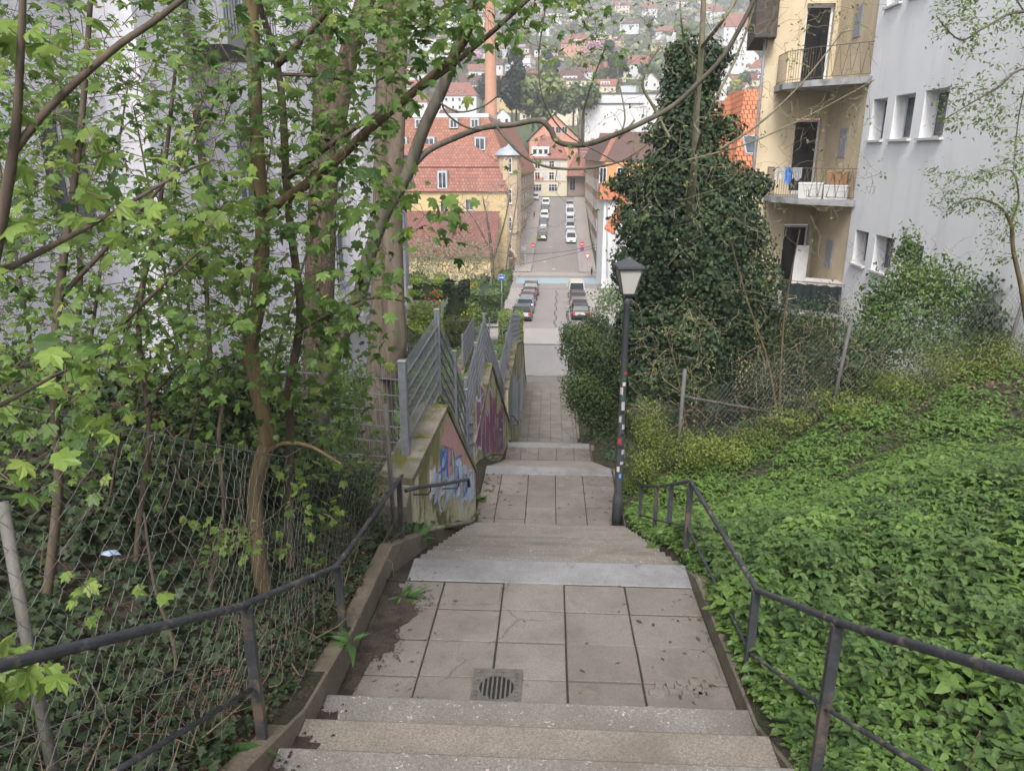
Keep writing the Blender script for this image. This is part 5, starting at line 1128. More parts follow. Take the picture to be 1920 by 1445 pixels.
def car(label, style, col, x, y, facing=0, rack=False, metallic=.3, rails=False, roofcol=None):
    """facing 0: nose away (+Y), rear towards the camera; 1: nose towards the camera"""
    L, W, H, low, gh = STY[style]; mt = paint('car_%s' % col[0], col[1], .3, metallic)
    slope = float(sp(y + 2) - sp(y - 2)) / 4
    z = float(sp(y)) + .01
    t = thing('parked_car', label, 'car', (x, y, z), 0, 'cars parked along both sides of the street')
    t.rotation_euler = (math.atan(slope) * (1), 0, 0) if not facing else (-math.atan(slope), 0, math.pi + random.uniform(-.02, .02))
    hw = W / 2; oy = -L / 2; mb = MB()
    def sect(yy, zt, w, zb=.22, tum=.06): return [(-w, yy, zb + .1), (-w * .97, yy, zb), (w * .97, yy, zb), (w, yy, zb + .1), (w, yy, zb + (zt - zb) * .62), (w - tum, yy, zt), (-(w - tum), yy, zt), (-w, yy, zb + (zt - zb) * .62)]
    st = []
    for i in range(17):
        yy = L * i / 16; zt = np.interp(yy, [p[0] for p in low], [p[1] for p in low]); e = min(yy, L - yy); w = hw * (1 - .13 * max(0, 1 - e / .45) ** 2); st.append(sect(oy + yy, zt, w, .22 + .1 * max(0, 1 - e / .3)))
    n = 8; vs = [p for s_ in st for p in s_]
    mb.add(vs, [(i * n + j, i * n + (j + 1) % n, (i + 1) * n + (j + 1) % n, (i + 1) * n + j) for i in range(16) for j in range(n)] + [tuple(range(n - 1, -1, -1)), tuple(range(16 * n, 17 * n))])
    # roof skin
    rw = hw - .2; g0, g1, g2, g3, g4 = gh
    mb.add([(-rw - .02, oy + g1[0], g1[1] + .01), (rw + .02, oy + g1[0], g1[1] + .01), (rw, oy + g2[0], g2[1] + .02), (-rw, oy + g2[0], g2[1] + .02), (rw, oy + g3[0], g3[1] + .02), (-rw, oy + g3[0], g3[1] + .02), (rw + .03, oy + g3[0] + .25, g3[1] - .08), (-rw - .03, oy + g3[0] + .25, g3[1] - .08)],
           [(0, 1, 2, 3), (3, 2, 4, 5), (5, 4, 6, 7)])
    body = mb.build('body', mt if roofcol is None else mt, t, local=True)
    for f in body.data.polygons: f.use_smooth = False
    mb = MB(); gw = hw - .07; ys_ = [g[0] for g in gh]; zs = [g[1] for g in gh]
    pr = []
    for k, (yy, zz) in enumerate(gh): w = gw if k in (0, 4) else rw; pr.append((w, oy + yy, zz))
    vs = [(-a, b_, c) for a, b_, c in pr] + [(a, b_, c) for a, b_, c in pr]
    mb.add(vs, [(0, 5, 6, 1), (1, 6, 7, 2), (2, 7, 8, 3), (3, 8, 9, 4), (0, 1, 2, 3, 4), (9, 8, 7, 6, 5)]); mb.build('windows', MCG, t, local=True)
    mb = MB()
    for s_ in (-1, 1):
        for yy in (oy + g2[0] + .35, oy + (g2[0] + g3[0]) / 2 + .15, oy + g3[0] + .05): mb.bar((s_ * (gw - .01), yy, .96 if H < 1.6 else 1.08), (s_ * (rw + .01), yy - .05, g2[1] + .01), .06)
        mb.bar((s_ * gw, oy + g0[0] + .02, g0[1]), (s_ * (rw + .01), oy + g1[0], g1[1]), .09); mb.bar((s_ * (gw - .01), oy + g4[0], g4[1]), (s_ * (rw + .01), oy + g3[0] + .1, g3[1]), .07)
    mb.build('pillars', mt, t, local=True)
    for s_ in (-1, 1):
        for yy in (.82, L - .88):
            mb = MB(); cx = s_ * (hw - .1); r_ = .32; vs = []
            for k in range(16): a = 2 * math.pi * k / 16; vs += [(cx - .1, oy + yy + r_ * math.cos(a), .32 + r_ * math.sin(a)), (cx + .1 + .0, oy + yy + r_ * math.cos(a), .32 + r_ * math.sin(a))]
            mb.add(vs, [(2 * k, 2 * k + 1, (2 * k + 3) % 32, (2 * k + 2) % 32) for k in range(16)] + [tuple(range(0, 32, 2)), tuple(range(31, 0, -2))]); w_ = mb.build('wheel', MTYRE, t, local=True)
            mb = MB(); vs = []; 
            for k in range(12): a = 2 * math.pi * k / 12; vs.append((cx + s_ * .107, oy + yy + .2 * math.cos(a), .32 + .2 * math.sin(a)))
            mb.add(vs, [tuple(range(12))]); mb.build('rim', MRIM, w_, local=True)
        zt = low[1][1]; mb = MB(); mb.box(s_ * (hw - .32), s_ * (hw - .09), oy - .015, oy + .2, zt - .26, zt - .06); mb.build('tail_lamp', MRED, t, local=True)
        mb = MB(); mb.box(s_ * (hw - .42), s_ * (hw - .1), -oy - .3, -oy + .01, .6 if H < 1.6 else .72, .74 if H < 1.6 else .88); mb.build('headlight', MHL, t, local=True)
        mb = MB(); mb.bevbox(s_ * (hw - .02), s_ * (hw + .15), oy + g4[0] - .35, oy + g4[0] - .22, g4[1] + .02, g4[1] + .17, .02); mb.build('wing_mirror', mt, t, local=True)
    mb = MB(); mb.box(-.26, .26, oy - .03, oy + .05, .62, .73); mb.build('number_plate', MPLATE, t, local=True)
    mb = MB(); mb.box(-.26, .26, -oy - .02, -oy + .03, .42, .53); mb.build('number_plate', MPLATE, t, local=True)
    mb = MB(); mb.box(-hw + .12, hw - .12, oy - .02, oy + .06, .3, .48); mb.box(-hw + .12, hw - .12, -oy - .05, -oy + .02, .28, .42); mb.box(-.45, .45, -oy - .03, -oy + .015, .58, .72); mb.build('bumper_trim', MTRIM, t, local=True)
    if rack:
        mb = MB()
        for k in range(6): yy = oy + g2[0] + .1 + k * (g3[0] - g2[0] - .2) / 5; mb.box(-rw, rw, yy - .05, yy + .05, H + .06, H + .12)
        for s_ in (-1, 1): mb.box(s_ * rw - .03, s_ * rw + .03, oy + g2[0], oy + g3[0], H + .03, H + .1)
        mb.build('roof_rack', mt, t, local=True)
    return t
CC = {'grey': ('grey', (.10, .105, .11)), 'blue': ('silver_blue', (.19, .24, .32)), 'dred': ('dark_red', (.09, .03, .035)), 'black': ('black', (.02, .021, .024)), 'dgrey': ('dark_grey', (.05, .052, .058)),
      'van': ('cream', (.5, .48, .42)), 'plum': ('plum', (.07, .055, .065)), 'taupe': ('taupe', (.2, .17, .14)), 'white': ('white', (.62, .63, .64)), 'silver': ('silver', (.42, .44, .46)), 'navy': ('navy', (.04, .055, .1)), 'brown': ('brown_grey', (.13, .115, .11))}
XLc = lambda y: sx(y) - 2.75
XRc = lambda y: sx(y) + 2.8
NEAR = [('nearest on the left, dark grey estate with tall red tail lamps', 'estate', 'grey', 70.5), ('silver blue saloon, second on the near left', 'saloon', 'blue', 76.2), ('dark red hatchback, third on the near left', 'hatch', 'dred', 81.5),
        ('black hatchback, fourth on the near left', 'hatch', 'black', 87.0), ('dark grey off-roader at the head of the near left row', 'suv', 'dgrey', 92.4)]
for lab, st, c, y in NEAR: car(lab, st, CC[c], XLc(y), y)
for lab, st, c, y in (('black hatchback, nearest on the right, bicycle beside it', 'hatch', 'black', 71.5), ('taupe estate with a dark glass roof, second on the near right', 'estate', 'taupe', 77.0), ('plum coloured estate, third on the near right', 'estate', 'plum', 83.5)): car(lab, st, CC[c], XRc(y), y)
car('cream van with a slatted roof rack at the junction on the right', 'van', CC['van'], XRc(90.5), 90.5, 0, rack=True)
for lab, st, c, y, f in (('brown grey off-roader, nearest on the far left', 'suv', 'brown', 147, 0), ('silver car behind the brown grey off-roader', 'hatch', 'silver', 152.5, 0), ('navy car in the middle of the far left row', 'estate', 'navy', 158, 0),
                         ('white saloon facing downhill on the far left', 'saloon', 'white', 165.5, 1), ('dark car behind the white saloon', 'estate', 'dgrey', 171.5, 0), ('white car near the top of the far left row', 'hatch', 'white', 178, 1)):
    car(lab, st, CC[c], XLc(y), y, f, metallic=.1 if c == 'white' else .3)
for lab, st, c, y, f in (('white compact van facing downhill, nearest on the far right', 'van', 'white', 144.5, 1), ('grey car behind the white compact van', 'hatch', 'grey', 150.3, 1), ('silver off-roader on the far right', 'suv', 'silver', 155.8, 1),
                         ('white small car, fourth on the far right', 'hatch', 'white', 162, 1), ('white van, fifth on the far right', 'van', 'white', 168, 1), ('silver estate at the top of the far right row', 'estate', 'silver', 176, 1)):
    car(lab, st, CC[c], XRc(y), y, f, metallic=.1 if c == 'white' else .3)
car('white car turning at the top end of the street, leftmost', 'hatch', CC['white'], xat(1003, 184), 184, 1, metallic=.1)
# two wheelers
def bike(name, label, cat, x, y, motor=True, rz=0, group=None):
    z = float(sp(y)) + .13; t = thing(name, label, cat, (x, y, z), rz, group)
    for yy in (-.55, .55):
        mb = MB(); n = 14; pts = [(0, yy + .3 * math.cos(2 * math.pi * k / n), .3 + .3 * math.sin(2 * math.pi * k / n)) for k in range(n + 1)]; mb.tube(pts, .05 if motor else .025, 5, False); mb.build('wheel', MTYRE, t, local=True)
    mb = MB()
    if motor: mb.hexa([(-.14, -.5, .3), (.14, -.5, .3), (.14, .35, .28), (-.14, .35, .28), (-.12, -.6, .72), (.12, -.6, .72), (.1, .3, .7), (-.1, .3, .7)])
    mb.tube([(0, .55, .3), (0, .35, .95), (-.0, .3, 1.0)], .03, 6); mb.tube([(0, -.55, .3), (0, -.1, .35), (0, .4, .75), (0, -.25, .7), (0, -.1, .35)], .025, 6); mb.build('frame', MTRIM if motor else MZINC, t, local=True)
    mb = MB(); mb.tube([(-.33, .2, 1.05), (0, .35, 1.0), (.33, .2, 1.05)], .02, 6); mb.build('handlebar', MTRIM, t, local=True)
    mb = MB(); mb.bevbox(-.12, .12, -.55 if motor else -.35, .05 if motor else -.12, .74, .84, .03); mb.build('saddle', MTRIM, t, local=True)
    return t
bike('motorcycle', 'dark motorcycle parked on the left pavement of the far street', 'motorcycle', sx(166) - 5.0, 166)
bike('scooter', 'dark scooter with red trim parked by the yield sign', 'scooter', xat(1113, 115), 115.5)
bike('bicycle', 'grey bicycle leaning by the nearest car on the right', 'bicycle', XRc(70) - 1.25, 69.8, False, .1)

# ------------------------------------------------------------------ signs
MSIGNR, MSIGNW, MSIGNB, MSIGNG = M('sign_red', (.5, .02, .03), None, 3, .5), M('sign_white', (.65, .65, .65), None, 3, .5), M('sign_blue', (.02, .1, .45), None, 3, .5), M('sign_back_grey', (.25, .27, .29), None, 3, .5)
MSPOST = M('sign_post_grey', (.42, .43, .44), None, 3, .5, metallic=.3)
def disc(mb, c, r, y, n=24, r0=0):
    if r0: 
        vs = []
        for k in range(n): a = 2 * math.pi * k / n; vs += [(c[0] + r0 * math.cos(a), y, c[1] + r0 * math.sin(a)), (c[0] + r * math.cos(a), y, c[1] + r * math.sin(a))]
        mb.add(vs, [(2 * k, 2 * k + 1, (2 * k + 3) % (2 * n), (2 * k + 2) % (2 * n)) for k in range(n)])
    else: mb.add([(c[0] + r * math.cos(2 * math.pi * k / n), y, c[1] + r * math.sin(2 * math.pi * k / n)) for k in range(n)], [tuple(range(n))])
def plate(mb, c, r, y, n=24, th=.02): mb.prism([(c[0] + r * math.cos(2 * math.pi * k / n), y, c[1] + r * math.sin(2 * math.pi * k / n)) for k in range(n)], (0, th, 0))
def signpost(label, x, y, h, faces, z=None, cat='road sign'):
    z = float(sp(y)) + .12 if z is None else z; t = thing('road_sign', label, cat, (x, y, z)); mb = MB(); mb.tube([(x, y, z - .1), (x, y, z + h)], .04, 7); mb.build('post', MSPOST, t)
    for kind, hh in faces:
        c = (x, z + hh)
        if kind == 'noentry':
            mb = MB(); plate(mb, c, .36, y - .06); p = mb.build('sign_face', MSIGNR, t); mb = MB(); mb.box(x - .27, x + .27, y - .066, y - .0605, c[1] - .06, c[1] + .06); mb.build('white_bar', MSIGNW, p)
        elif kind == 'nostop':
            mb = MB(); plate(mb, c, .36, y - .06); p = mb.build('sign_face', MSIGNB, t); mb = MB(); disc(mb, c, .36, y - .062, r0=.28)
            for a in (.785, 2.356): mb.bar((c[0] - .29 * math.cos(a), y - .063, c[1] - .29 * math.sin(a)), (c[0] + .29 * math.cos(a), y - .063, c[1] + .29 * math.sin(a)), .006, .07, up=(math.sin(a), 0, -math.cos(a)))
            mb.build('red_ring', MSIGNR, p)
        elif kind == 'back':
            mb = MB(); plate(mb, c, .36, y + .05); mb.build('sign_plate', MSIGNG, t)
        elif kind == 'squareback': mb = MB(); mb.box(x - .55, x - .05, y, y + .02, c[1] - .35, c[1] + .35); mb.build('sign_plate', MSIGNG, t)
        elif kind == 'yield':
            mb = MB(); mb.prism([(x - .5, y - .06, c[1] + .4), (x, y - .06, c[1] - .45), (x + .5, y - .06, c[1] + .4)], (0, .02, 0)); p = mb.build('sign_face', MSIGNR, t); mb = MB(); mb.add([(x - .34, y - .063, c[1] + .31), (x, y - .063, c[1] - .27), (x + .34, y - .063, c[1] + .31)], [(0, 1, 2)]); mb.build('white_field', MSIGNW, p)
        elif kind == 'oneway':
            w_, h_ = .22, .17; mb = MB(); mb.box(x - w_, x + w_, y - .06, y - .04, c[1] - h_, c[1] + h_); p = mb.build('sign_face', MSIGNB, t); mb = MB(); s_ = .03
            mb.add([(x - .18, y - .063, c[1] - s_), (x + .04, y - .063, c[1] - s_), (x + .04, y - .063, c[1] - .09), (x + .19, y - .063, c[1]), (x + .04, y - .063, c[1] + .09), (x + .04, y - .063, c[1] + s_), (x - .18, y - .063, c[1] + s_)], [(0, 1, 5, 6), (2, 3, 4)]); mb.build('white_arrow', MSIGNW, p)
            mb = MB(); mb.box(x - w_ - .02, x + w_ + .02, y - .045, y - .035, c[1] - h_ - .02, c[1] + h_ + .02); mb.build('sign_border', MSIGNW, t)
    return t
signpost('no entry sign on a thin post at the left corner of the far street', xat(1000, 121), 121, 3.9, [('noentry', 3.55)])
signpost('grey backed sign on a pale post at the left corner pavement', xat(985.5, 120), 120, 3.9, [('squareback', 3.3)])
signpost('no entry sign above a no stopping sign on the right pavement', xat(1093, 121), 121, 4.2, [('noentry', 3.8), ('nostop', 3.0)])
signpost('triangular yield sign with red border at the right of the junction', xat(1104, 113), 113, 3.4, [('yield', 3.0)])
signpost('round sign seen from behind by the left end of the blue lane', xat(970.5, 100), 100, 3.1, [('back', 2.75)])
signpost('blue one way sign with white arrow above the clipped hedge on the left', xat(940, 50), 50, 3.3, [('oneway', 3.05)], z=P(940, 603, 50).z)
for k, (px, y) in enumerate(((981, 150), (1079, 150))): tag_ = signpost(('thin pale marker post on the left far pavement', 'thin pale marker post on the right far pavement')[k], xat(px, y), y, 3.2, [], cat='post'); tag_.name = 'marker_post'
# overhead wires across the street
for k, (a, b_) in enumerate(((P(760, 520, 108), P(1180, 448, 112)), (P(905, 470, 104), P(1135, 455, 118)))):
    mb = MB(); pts = [a.lerp(b_, i / 16) - Vector((0, 0, 1.0 * math.sin(math.pi * i / 16))) for i in range(17)]; mb.tube(pts, .03, 4)
    tag(mb.build('overhead_wire', MTRIM), ('long sagging wire crossing the junction from the low annexe', 'short wire crossing the mouth of the far street')[k], 'wire')
# distant box on the right pavement
mb = MB(); x_, y_ = xat(1135, 104), 104; z_ = float(sp(104)); 
for dx in (0, .9): mb.box(x_ + dx, x_ + dx + .08, y_, y_ + .08, z_, z_ + 2.3)
mb.box(x_, x_ + .98, y_ + .02, y_ + .06, z_ + .5, z_ + 2.2); tag(mb.build('notice_board', MZINC), 'grey framed notice board at the right edge of the junction', 'board')
# ------------------------------------------------------------------ vegetation tools
def fan_template(pol, ang0=90, c=(0, .0), droop=.25, fold=.12, base=None):
    """star-shaped leaf: polar outline (deg from tip, r); leaf axis +Y, petiole at origin after shift"""
    pts = []
    for d, r in pol: a = math.radians(ang0 + d); pts.append((r * math.cos(a), r * math.sin(a)))
    sh = -min(p[1] for p in pts) * .6
    V = [(0, sh, 0)] + [(x, y + sh, 0) for x, y in pts]; V = np.array(V, float)
    V[:, 2] = -droop * ((V[:, 0]) ** 2 + (V[:, 1] - sh) ** 2) + fold * np.abs(V[:, 0])
    n = len(pts); return V, np.array([(0, 1 + i, 1 + (i + 1) % n) for i in range(n)])
_half = [(9, .50), (19, .47), (28, .34), (41, .45), (50, .58), (60, .50), (69, .44), (79, .33), (96, .42), (107, .45), (126, .33), (156, .32)]
_mp = [(0, .64)] + [(-a, r) for a, r in _half] + [(180, .2)] + [(a, r) for a, r in reversed(_half)]
MAPLE = fan_template(_mp, droop=.55, fold=.10)
MAPLE_B = fan_template([(d, r * (1 + .08 * math.sin(d * .11))) for d, r in _mp], droop=.15, fold=-.22); MAPLE_C = fan_template([(d, r * (.9 + .1 * math.cos(d * .03))) for d, r in _mp], droop=1.1, fold=.3)
_h2 = [(25, .27), (52, .58), (80, .27), (105, .42), (150, .28)]
MAPLE_S = fan_template([(0, .62)] + [(-a, r) for a, r in _h2] + [(180, .18)] + [(a, r) for a, r in reversed(_h2)], droop=.5, fold=.1)
_h3 = [(32, .36), (58, .52), (90, .34), (135, .42)]
IVY = fan_template([(0, .62)] + [(-a, r) for a, r in _h3] + [(180, .12)] + [(a, r) for a, r in reversed(_h3)], droop=.25, fold=.12)
def oval_template(w=.5, n=4, serr=0., droop=.3, fold=.15, tip=1.0):
    V = [(0, 0, 0)]; F = []
    for i in range(1, n):
        t = i / n; ww = w * math.sin(math.pi * t ** .75) * .5 * (1 - .2 * t) + (serr if i % 2 else -serr) * w; z = -droop * t * t
        V += [(-ww, t, z + fold * ww), (0, t, z), (ww, t, z + fold * ww)]
    V.append((0, 1, -droop)); L = len(V) - 1
    F += [(0, 2, 1), (0, 3, 2)]
    for i in range(n - 2): a = 1 + 3 * i; F += [(a, a + 1, a + 4), (a, a + 4, a + 3), (a + 1, a + 2, a + 5), (a + 1, a + 5, a + 4)]
    a = 1 + 3 * (n - 2); F += [(a, a + 1, L), (a + 1, a + 2, L)]
    return np.array(V, float), np.array(F)
OVAL = oval_template(.6, 3); NETTLE = oval_template(.62, 7, .07, .35, .2); LANCE = oval_template(.26, 6, 0, .55, .35); SMALL = (np.array([(0, 0, 0), (-.32, .5, .06), (0, 1, -.1), (.32, .5, .06)]), np.array([(0, 3, 2), (0, 2, 1)]))
TUFT = (np.array([(0, 0, 0), (-.5, .35, .1), (-.3, .9, -.1), (.1, .6, .2), (.35, 1, -.05), (.5, .3, .1)]), np.array([(0, 3, 1), (1, 3, 2), (0, 5, 3), (3, 5, 4)]))
def unit(a): return a / (np.linalg.norm(a, axis=-1, keepdims=True) + 1e-12)
def leaf_arrays(tmpl, pos, ydir, nrm, size, tint):
    V, F = tmpl; y = unit(ydir); x = unit(np.cross(y, nrm)); z = np.cross(x, y)
    W = pos[:, None, :] + size[:, None, None] * (V[None, :, 0:1] * x[:, None, :] + V[None, :, 1:2] * y[:, None, :] + V[None, :, 2:3] * z[:, None, :])
    n, k = len(pos), len(V); FF = F[None] + (np.arange(n) * k)[:, None, None]
    return W.reshape(-1, 3), FF.reshape(-1, F.shape[1]), np.repeat(tint, len(F))
def leaf_obj(name, sets, mat, parent=None, smooth=False):
    Vs, Fs, Ts = [], [], []; b = 0
    for s_ in sets:
        V, F, T = leaf_arrays(*s_); Vs.append(V); Fs.append(F + b); Ts.append(T); b += len(V)
    V = np.concatenate(Vs) - np.array(wl(parent)); return link(name, rawmesh(name, V, np.concatenate(Fs), np.concatenate(Ts), smooth), mat, parent)
def rdir(n, up=0, spread=1.0):
    v = rng.normal(0, 1, (n, 3)); v[:, 2] = v[:, 2] * spread + up; return unit(v)
def grow(skel, targets, wig=.12, step=.14, rmax=.006, rmin=.0012, droop=0.0, maxlen=None):
    """join every target to the nearest point of the growing skeleton; returns polylines with radii"""
    N = [np.array(p) for p, r in skel]; Rr = [r for p, r in skel]
    T = np.array([np.array(t) for t in targets]); S = np.array(N)
    d0 = np.array([np.min(((S - t) ** 2).sum(1)) for t in T]); order = np.argsort(d0); lines = []
    cap = len(N) + len(T) * 14 + 100; NA = np.zeros((cap, 3)); NR = np.zeros(cap); m = len(N); NA[:m] = S; NR[:m] = Rr
    for i in order:
        t = T[i]; k = int(np.argmin(((NA[:m] - t) ** 2).sum(1))); a = NA[k]; L = np.linalg.norm(t - a)
        if L < .02: continue
        if maxlen and L > maxlen: continue
        n = max(2, min(12, int(L / step) + 1)); r0 = min(NR[k] * .75, rmin + (rmax - rmin) * min(1, L / .9)); r0 = max(r0, rmin)
        j1, j2 = rng.normal(0, wig * L, 3), rng.normal(0, wig * L * .6, 3); j1[2] += .1 * L
        s_ = np.linspace(0, 1, n + 1)[:, None]
        pts = a * (1 - s_) + t * s_ + j1 * np.sin(np.pi * s_) + j2 * np.sin(2 * np.pi * s_) + np.array((0, 0, -droop)) * L * s_ ** 2 * 0
        rad = r0 + (rmin - r0) * s_[:, 0]; lines.append((pts, rad))
        q = min(n, cap - m); NA[m:m + q] = pts[1:q + 1]; NR[m:m + q] = rad[1:q + 1]; m += q
    return lines
def tubes_obj(name, lines, mat, parent=None, n=4, tint=.5):
    Vs, Fs = [], []; b = 0; w = np.arange(n) * 2 * np.pi / n; cw, sw = np.cos(w), np.sin(w)
    for pts, rad in lines:
        pts = np.asarray(pts, float); rad = np.asarray(rad, float); t = unit(np.gradient(pts, axis=0)); k = len(pts)
        ref = np.array((0, 0, 1.)) if abs(t.mean(0)[2]) < .8 * np.linalg.norm(t.mean(0)) + 1e-9 else np.array((1., .2, 0))
        a = unit(np.cross(t, ref)); c = np.cross(t, a)
        V = pts[:, None] + rad[:, None, None] * (a[:, None] * cw[None, :, None] + c[:, None] * sw[None, :, None]); Vs.append(V.reshape(-1, 3))
        i = np.arange(k - 1)[:, None] * n; j = np.arange(n)[None]; j2 = (j + 1) % n
        Fs.append(np.stack([i + j, i + j2, i + n + j2, i + n + j], -1).reshape(-1, 4) + b); b += k * n
    V = np.concatenate(Vs) - np.array(wl(parent)); return link(name, rawmesh(name, V, np.concatenate(Fs), np.full(sum(len(f) for f in Fs), tint), n > 4), mat, parent)
def tubes_multi(name, groups, mats, parent=None):
    Vs, Fs, mi, sm = [], [], [], []; b = 0
    for gi, (lines, n) in enumerate(groups):
        o = tubes_obj('tmp', lines, mats[gi], None, n); me = o.data; V = np.zeros(len(me.vertices) * 3); me.vertices.foreach_get('co', V); F = np.zeros(len(me.polygons) * 4, int); me.polygons.foreach_get('vertices', F)
        Vs.append(V.reshape(-1, 3)); Fs.append(F.reshape(-1, 4) + b); mi += [gi] * len(me.polygons); sm += [n > 4] * len(me.polygons); b += len(me.vertices); bpy.data.objects.remove(o); bpy.data.meshes.remove(me)
    me = rawmesh(name, np.concatenate(Vs) - np.array(wl(parent)), np.concatenate(Fs), None, False, None, mi); me.polygons.foreach_set('use_smooth', sm); return link(name, me, mats, parent)
def smoothline(pts, rad, sub=5, jit=0):
    pts = [np.array(p, float) for p in pts]; out, rr = [], []; n = len(pts)
    rad = rad if hasattr(rad, '__len__') else [rad] * n
    if len(rad) == 2 and n > 2: rad = list(np.linspace(rad[0], rad[1], n))
    for i in range(n - 1):
        p0, p1, p2, p3 = pts[max(i - 1, 0)], pts[i], pts[i + 1], pts[min(i + 2, n - 1)]
        for k in range(sub):
            t = k / sub; out.append(.5 * ((2 * p1) + (-p0 + p2) * t + (2 * p0 - 5 * p1 + 4 * p2 - p3) * t * t + (-p0 + 3 * p1 - 3 * p2 + p3) * t ** 3)); rr.append(rad[i] * (1 - t) + rad[i + 1] * t)
    out.append(pts[-1]); rr.append(rad[-1]); out = np.array(out)
    if jit: out[1:-1] += rng.normal(0, jit, (len(out) - 2, 3))
    return out, np.array(rr)
def pxline(pp, r): return smoothline([P(*q) for q in pp], r, 5)
def region(regs, zclear=.15):
    out = []
    for x0, x1, y0, y1, Y0, Y1, n in regs:
        for _ in range(n):
            p = P(random.uniform(x0, x1), random.uniform(y0, y1), random.uniform(Y0, Y1))
            if p.z > float(gz(p.x, p.y)) + zclear and not (-1.3 < p.x < 1.2 and p.z < float(sp(p.y)) + 1.9 and p.y < 12): out.append(p)
    return out
def leafsets(lines, per, size, tmpl, tilt=.5, tl=(0, 1), spread=.05, outw=.7, last=3):
    """leaves around the outer nodes of twigs"""
    pos, yd, nr = [], [], []
    for pts, rad in lines:
        d = unit((pts[-1] - pts[0])[None])[0]; k = len(pts)
        for q in range(per):
            i = k - 1 - min(k - 1, int(abs(rng.normal(0, last * .5)))); p = pts[i] + rng.normal(0, spread, 3) * (1 if q else .3)
            h = rng.normal(0, 1, 3); h[2] = -.35 + rng.normal(0, .3); y = unit((h + d * outw)[None])[0]; y[2] = min(y[2], .35)
            pos.append(p); yd.append(y); nr.append(np.array((rng.normal(0, tilt), rng.normal(-.15, tilt), 1.)))
    n = len(pos); sz = size[0] + (size[1] - size[0]) * rng.beta(1.6, 1.8, n) ; sz *= np.where(rng.random(n) < .2, .6, 1)
    return [tmpl, np.array(pos), np.array(yd), np.array(nr), sz, np.clip(rng.normal((tl[0] + tl[1]) / 2, (tl[1] - tl[0]) / 3.5, n), 0, 1)]
def variants(s_):
    if s_[0] is not MAPLE: return [s_]
    k = rng.integers(0, 3, len(s_[1])); return [[tm] + [a[k == i] for a in s_[1:]] for i, tm in enumerate((MAPLE, MAPLE_B, MAPLE_C))]
def skel_of(lines): return [(p, r) for pts, rad in lines for p, r in zip(pts, rad)]
MLEAF = leafmat('maple_leaf', (.045, .105, .024), (.15, .25, .045), .42, .5, (.30, .38, .07), k=.84)
MLEAFN = leafmat('maple_leaf_young', (.09, .18, .03), (.23, .35, .055), .45, .5, (.32, .42, .08), k=.85)
MIVY = leafmat('ivy_leaf', (.012, .028, .012), (.045, .085, .032), .10, .75, (.085, .13, .05), k=.8)
MIVYG = leafmat('ground_ivy_leaf', (.022, .045, .016), (.06, .105, .035), .15, .6, (.10, .15, .05), k=.58)
MGREEN = leafmat('shrub_leaf', (.05, .11, .025), (.17, .27, .06), .35, .5, k=.85)
MYG = leafmat('yellow_green_leaf', (.07, .11, .02), (.2, .26, .04), .3, .5, (.28, .32, .06), k=.9)
MBUD = leafmat('bud_leaf', (.14, .18, .04), (.28, .32, .08), .35, .5)
MNET = leafmat('nettle_leaf', (.05, .11, .026), (.14, .24, .055), .3, .5, (.2, .3, .08), k=.66)
MELD = leafmat('ground_elder_leaf', (.06, .13, .025), (.16, .28, .05), .35, .5, (.25, .36, .08), k=.74)
BK1 = bark('bark_furrowed', (.06, .042, .032), (.15, .115, .085), (.08, .07, .05), 22, 1.0, 1.6)
BK2 = bark('bark_smooth', (.10, .08, .062), (.165, .135, .105), (.075, .07, .048), 11, .6, .6)
BK3 = bark('bark_tan', (.085, .062, .038), (.14, .105, .06), (.07, .065, .03), 14, .45, .6)
BK4 = bark('bark_dark', (.06, .046, .036), (.105, .083, .062), (.08, .07, .05), 16, .5, .5)
BK5 = bark('bark_grey', (.06, .054, .045), (.115, .10, .082), (.075, .078, .048), 12, .4, .5)
BK6 = bark('bark_olive', (.13, .12, .08), (.22, .20, .145), (.12, .13, .06), 12, .4, .5)
MTWIG = M('twig_brown', (.075, .052, .04), (.12, .085, .065), 7, .9); MTWIG2 = M('twig_tan', (.20, .16, .11), (.26, .21, .15), 7, .9)
def tree(label, lims, barkm, targets, leafm=None, per=5, size=(.07, .11), tmpl=MAPLE, name='tree', cat='tree', twig=MTWIG, rmax=.007, tn=12, group=None, rmin=.0013, wig=.12, tl=(0, 1), leaf_frac=1., spread=.05, maxlen=None, tilt=.5):
    lines = [pxline(pp, r) for pp, r in lims]; base = lines[0][0][0]
    t = thing(name, label, cat, tuple(base), group=group)
    tw = grow(skel_of(lines), targets, rmax=rmax, rmin=rmin, wig=wig, maxlen=maxlen)
    tubes_multi('trunk', [(lines, tn)] + ([(tw, 4)] if tw else []), [barkm, twig], t)
    if leafm and tw:
        sel = tw if leaf_frac >= 1 else [l for l in tw if random.random() < leaf_frac]
        leaf_obj('crown', variants(leafsets(sel, per, size, tmpl, spread=spread, tl=tl, tilt=tilt)), leafm, t)
    return t
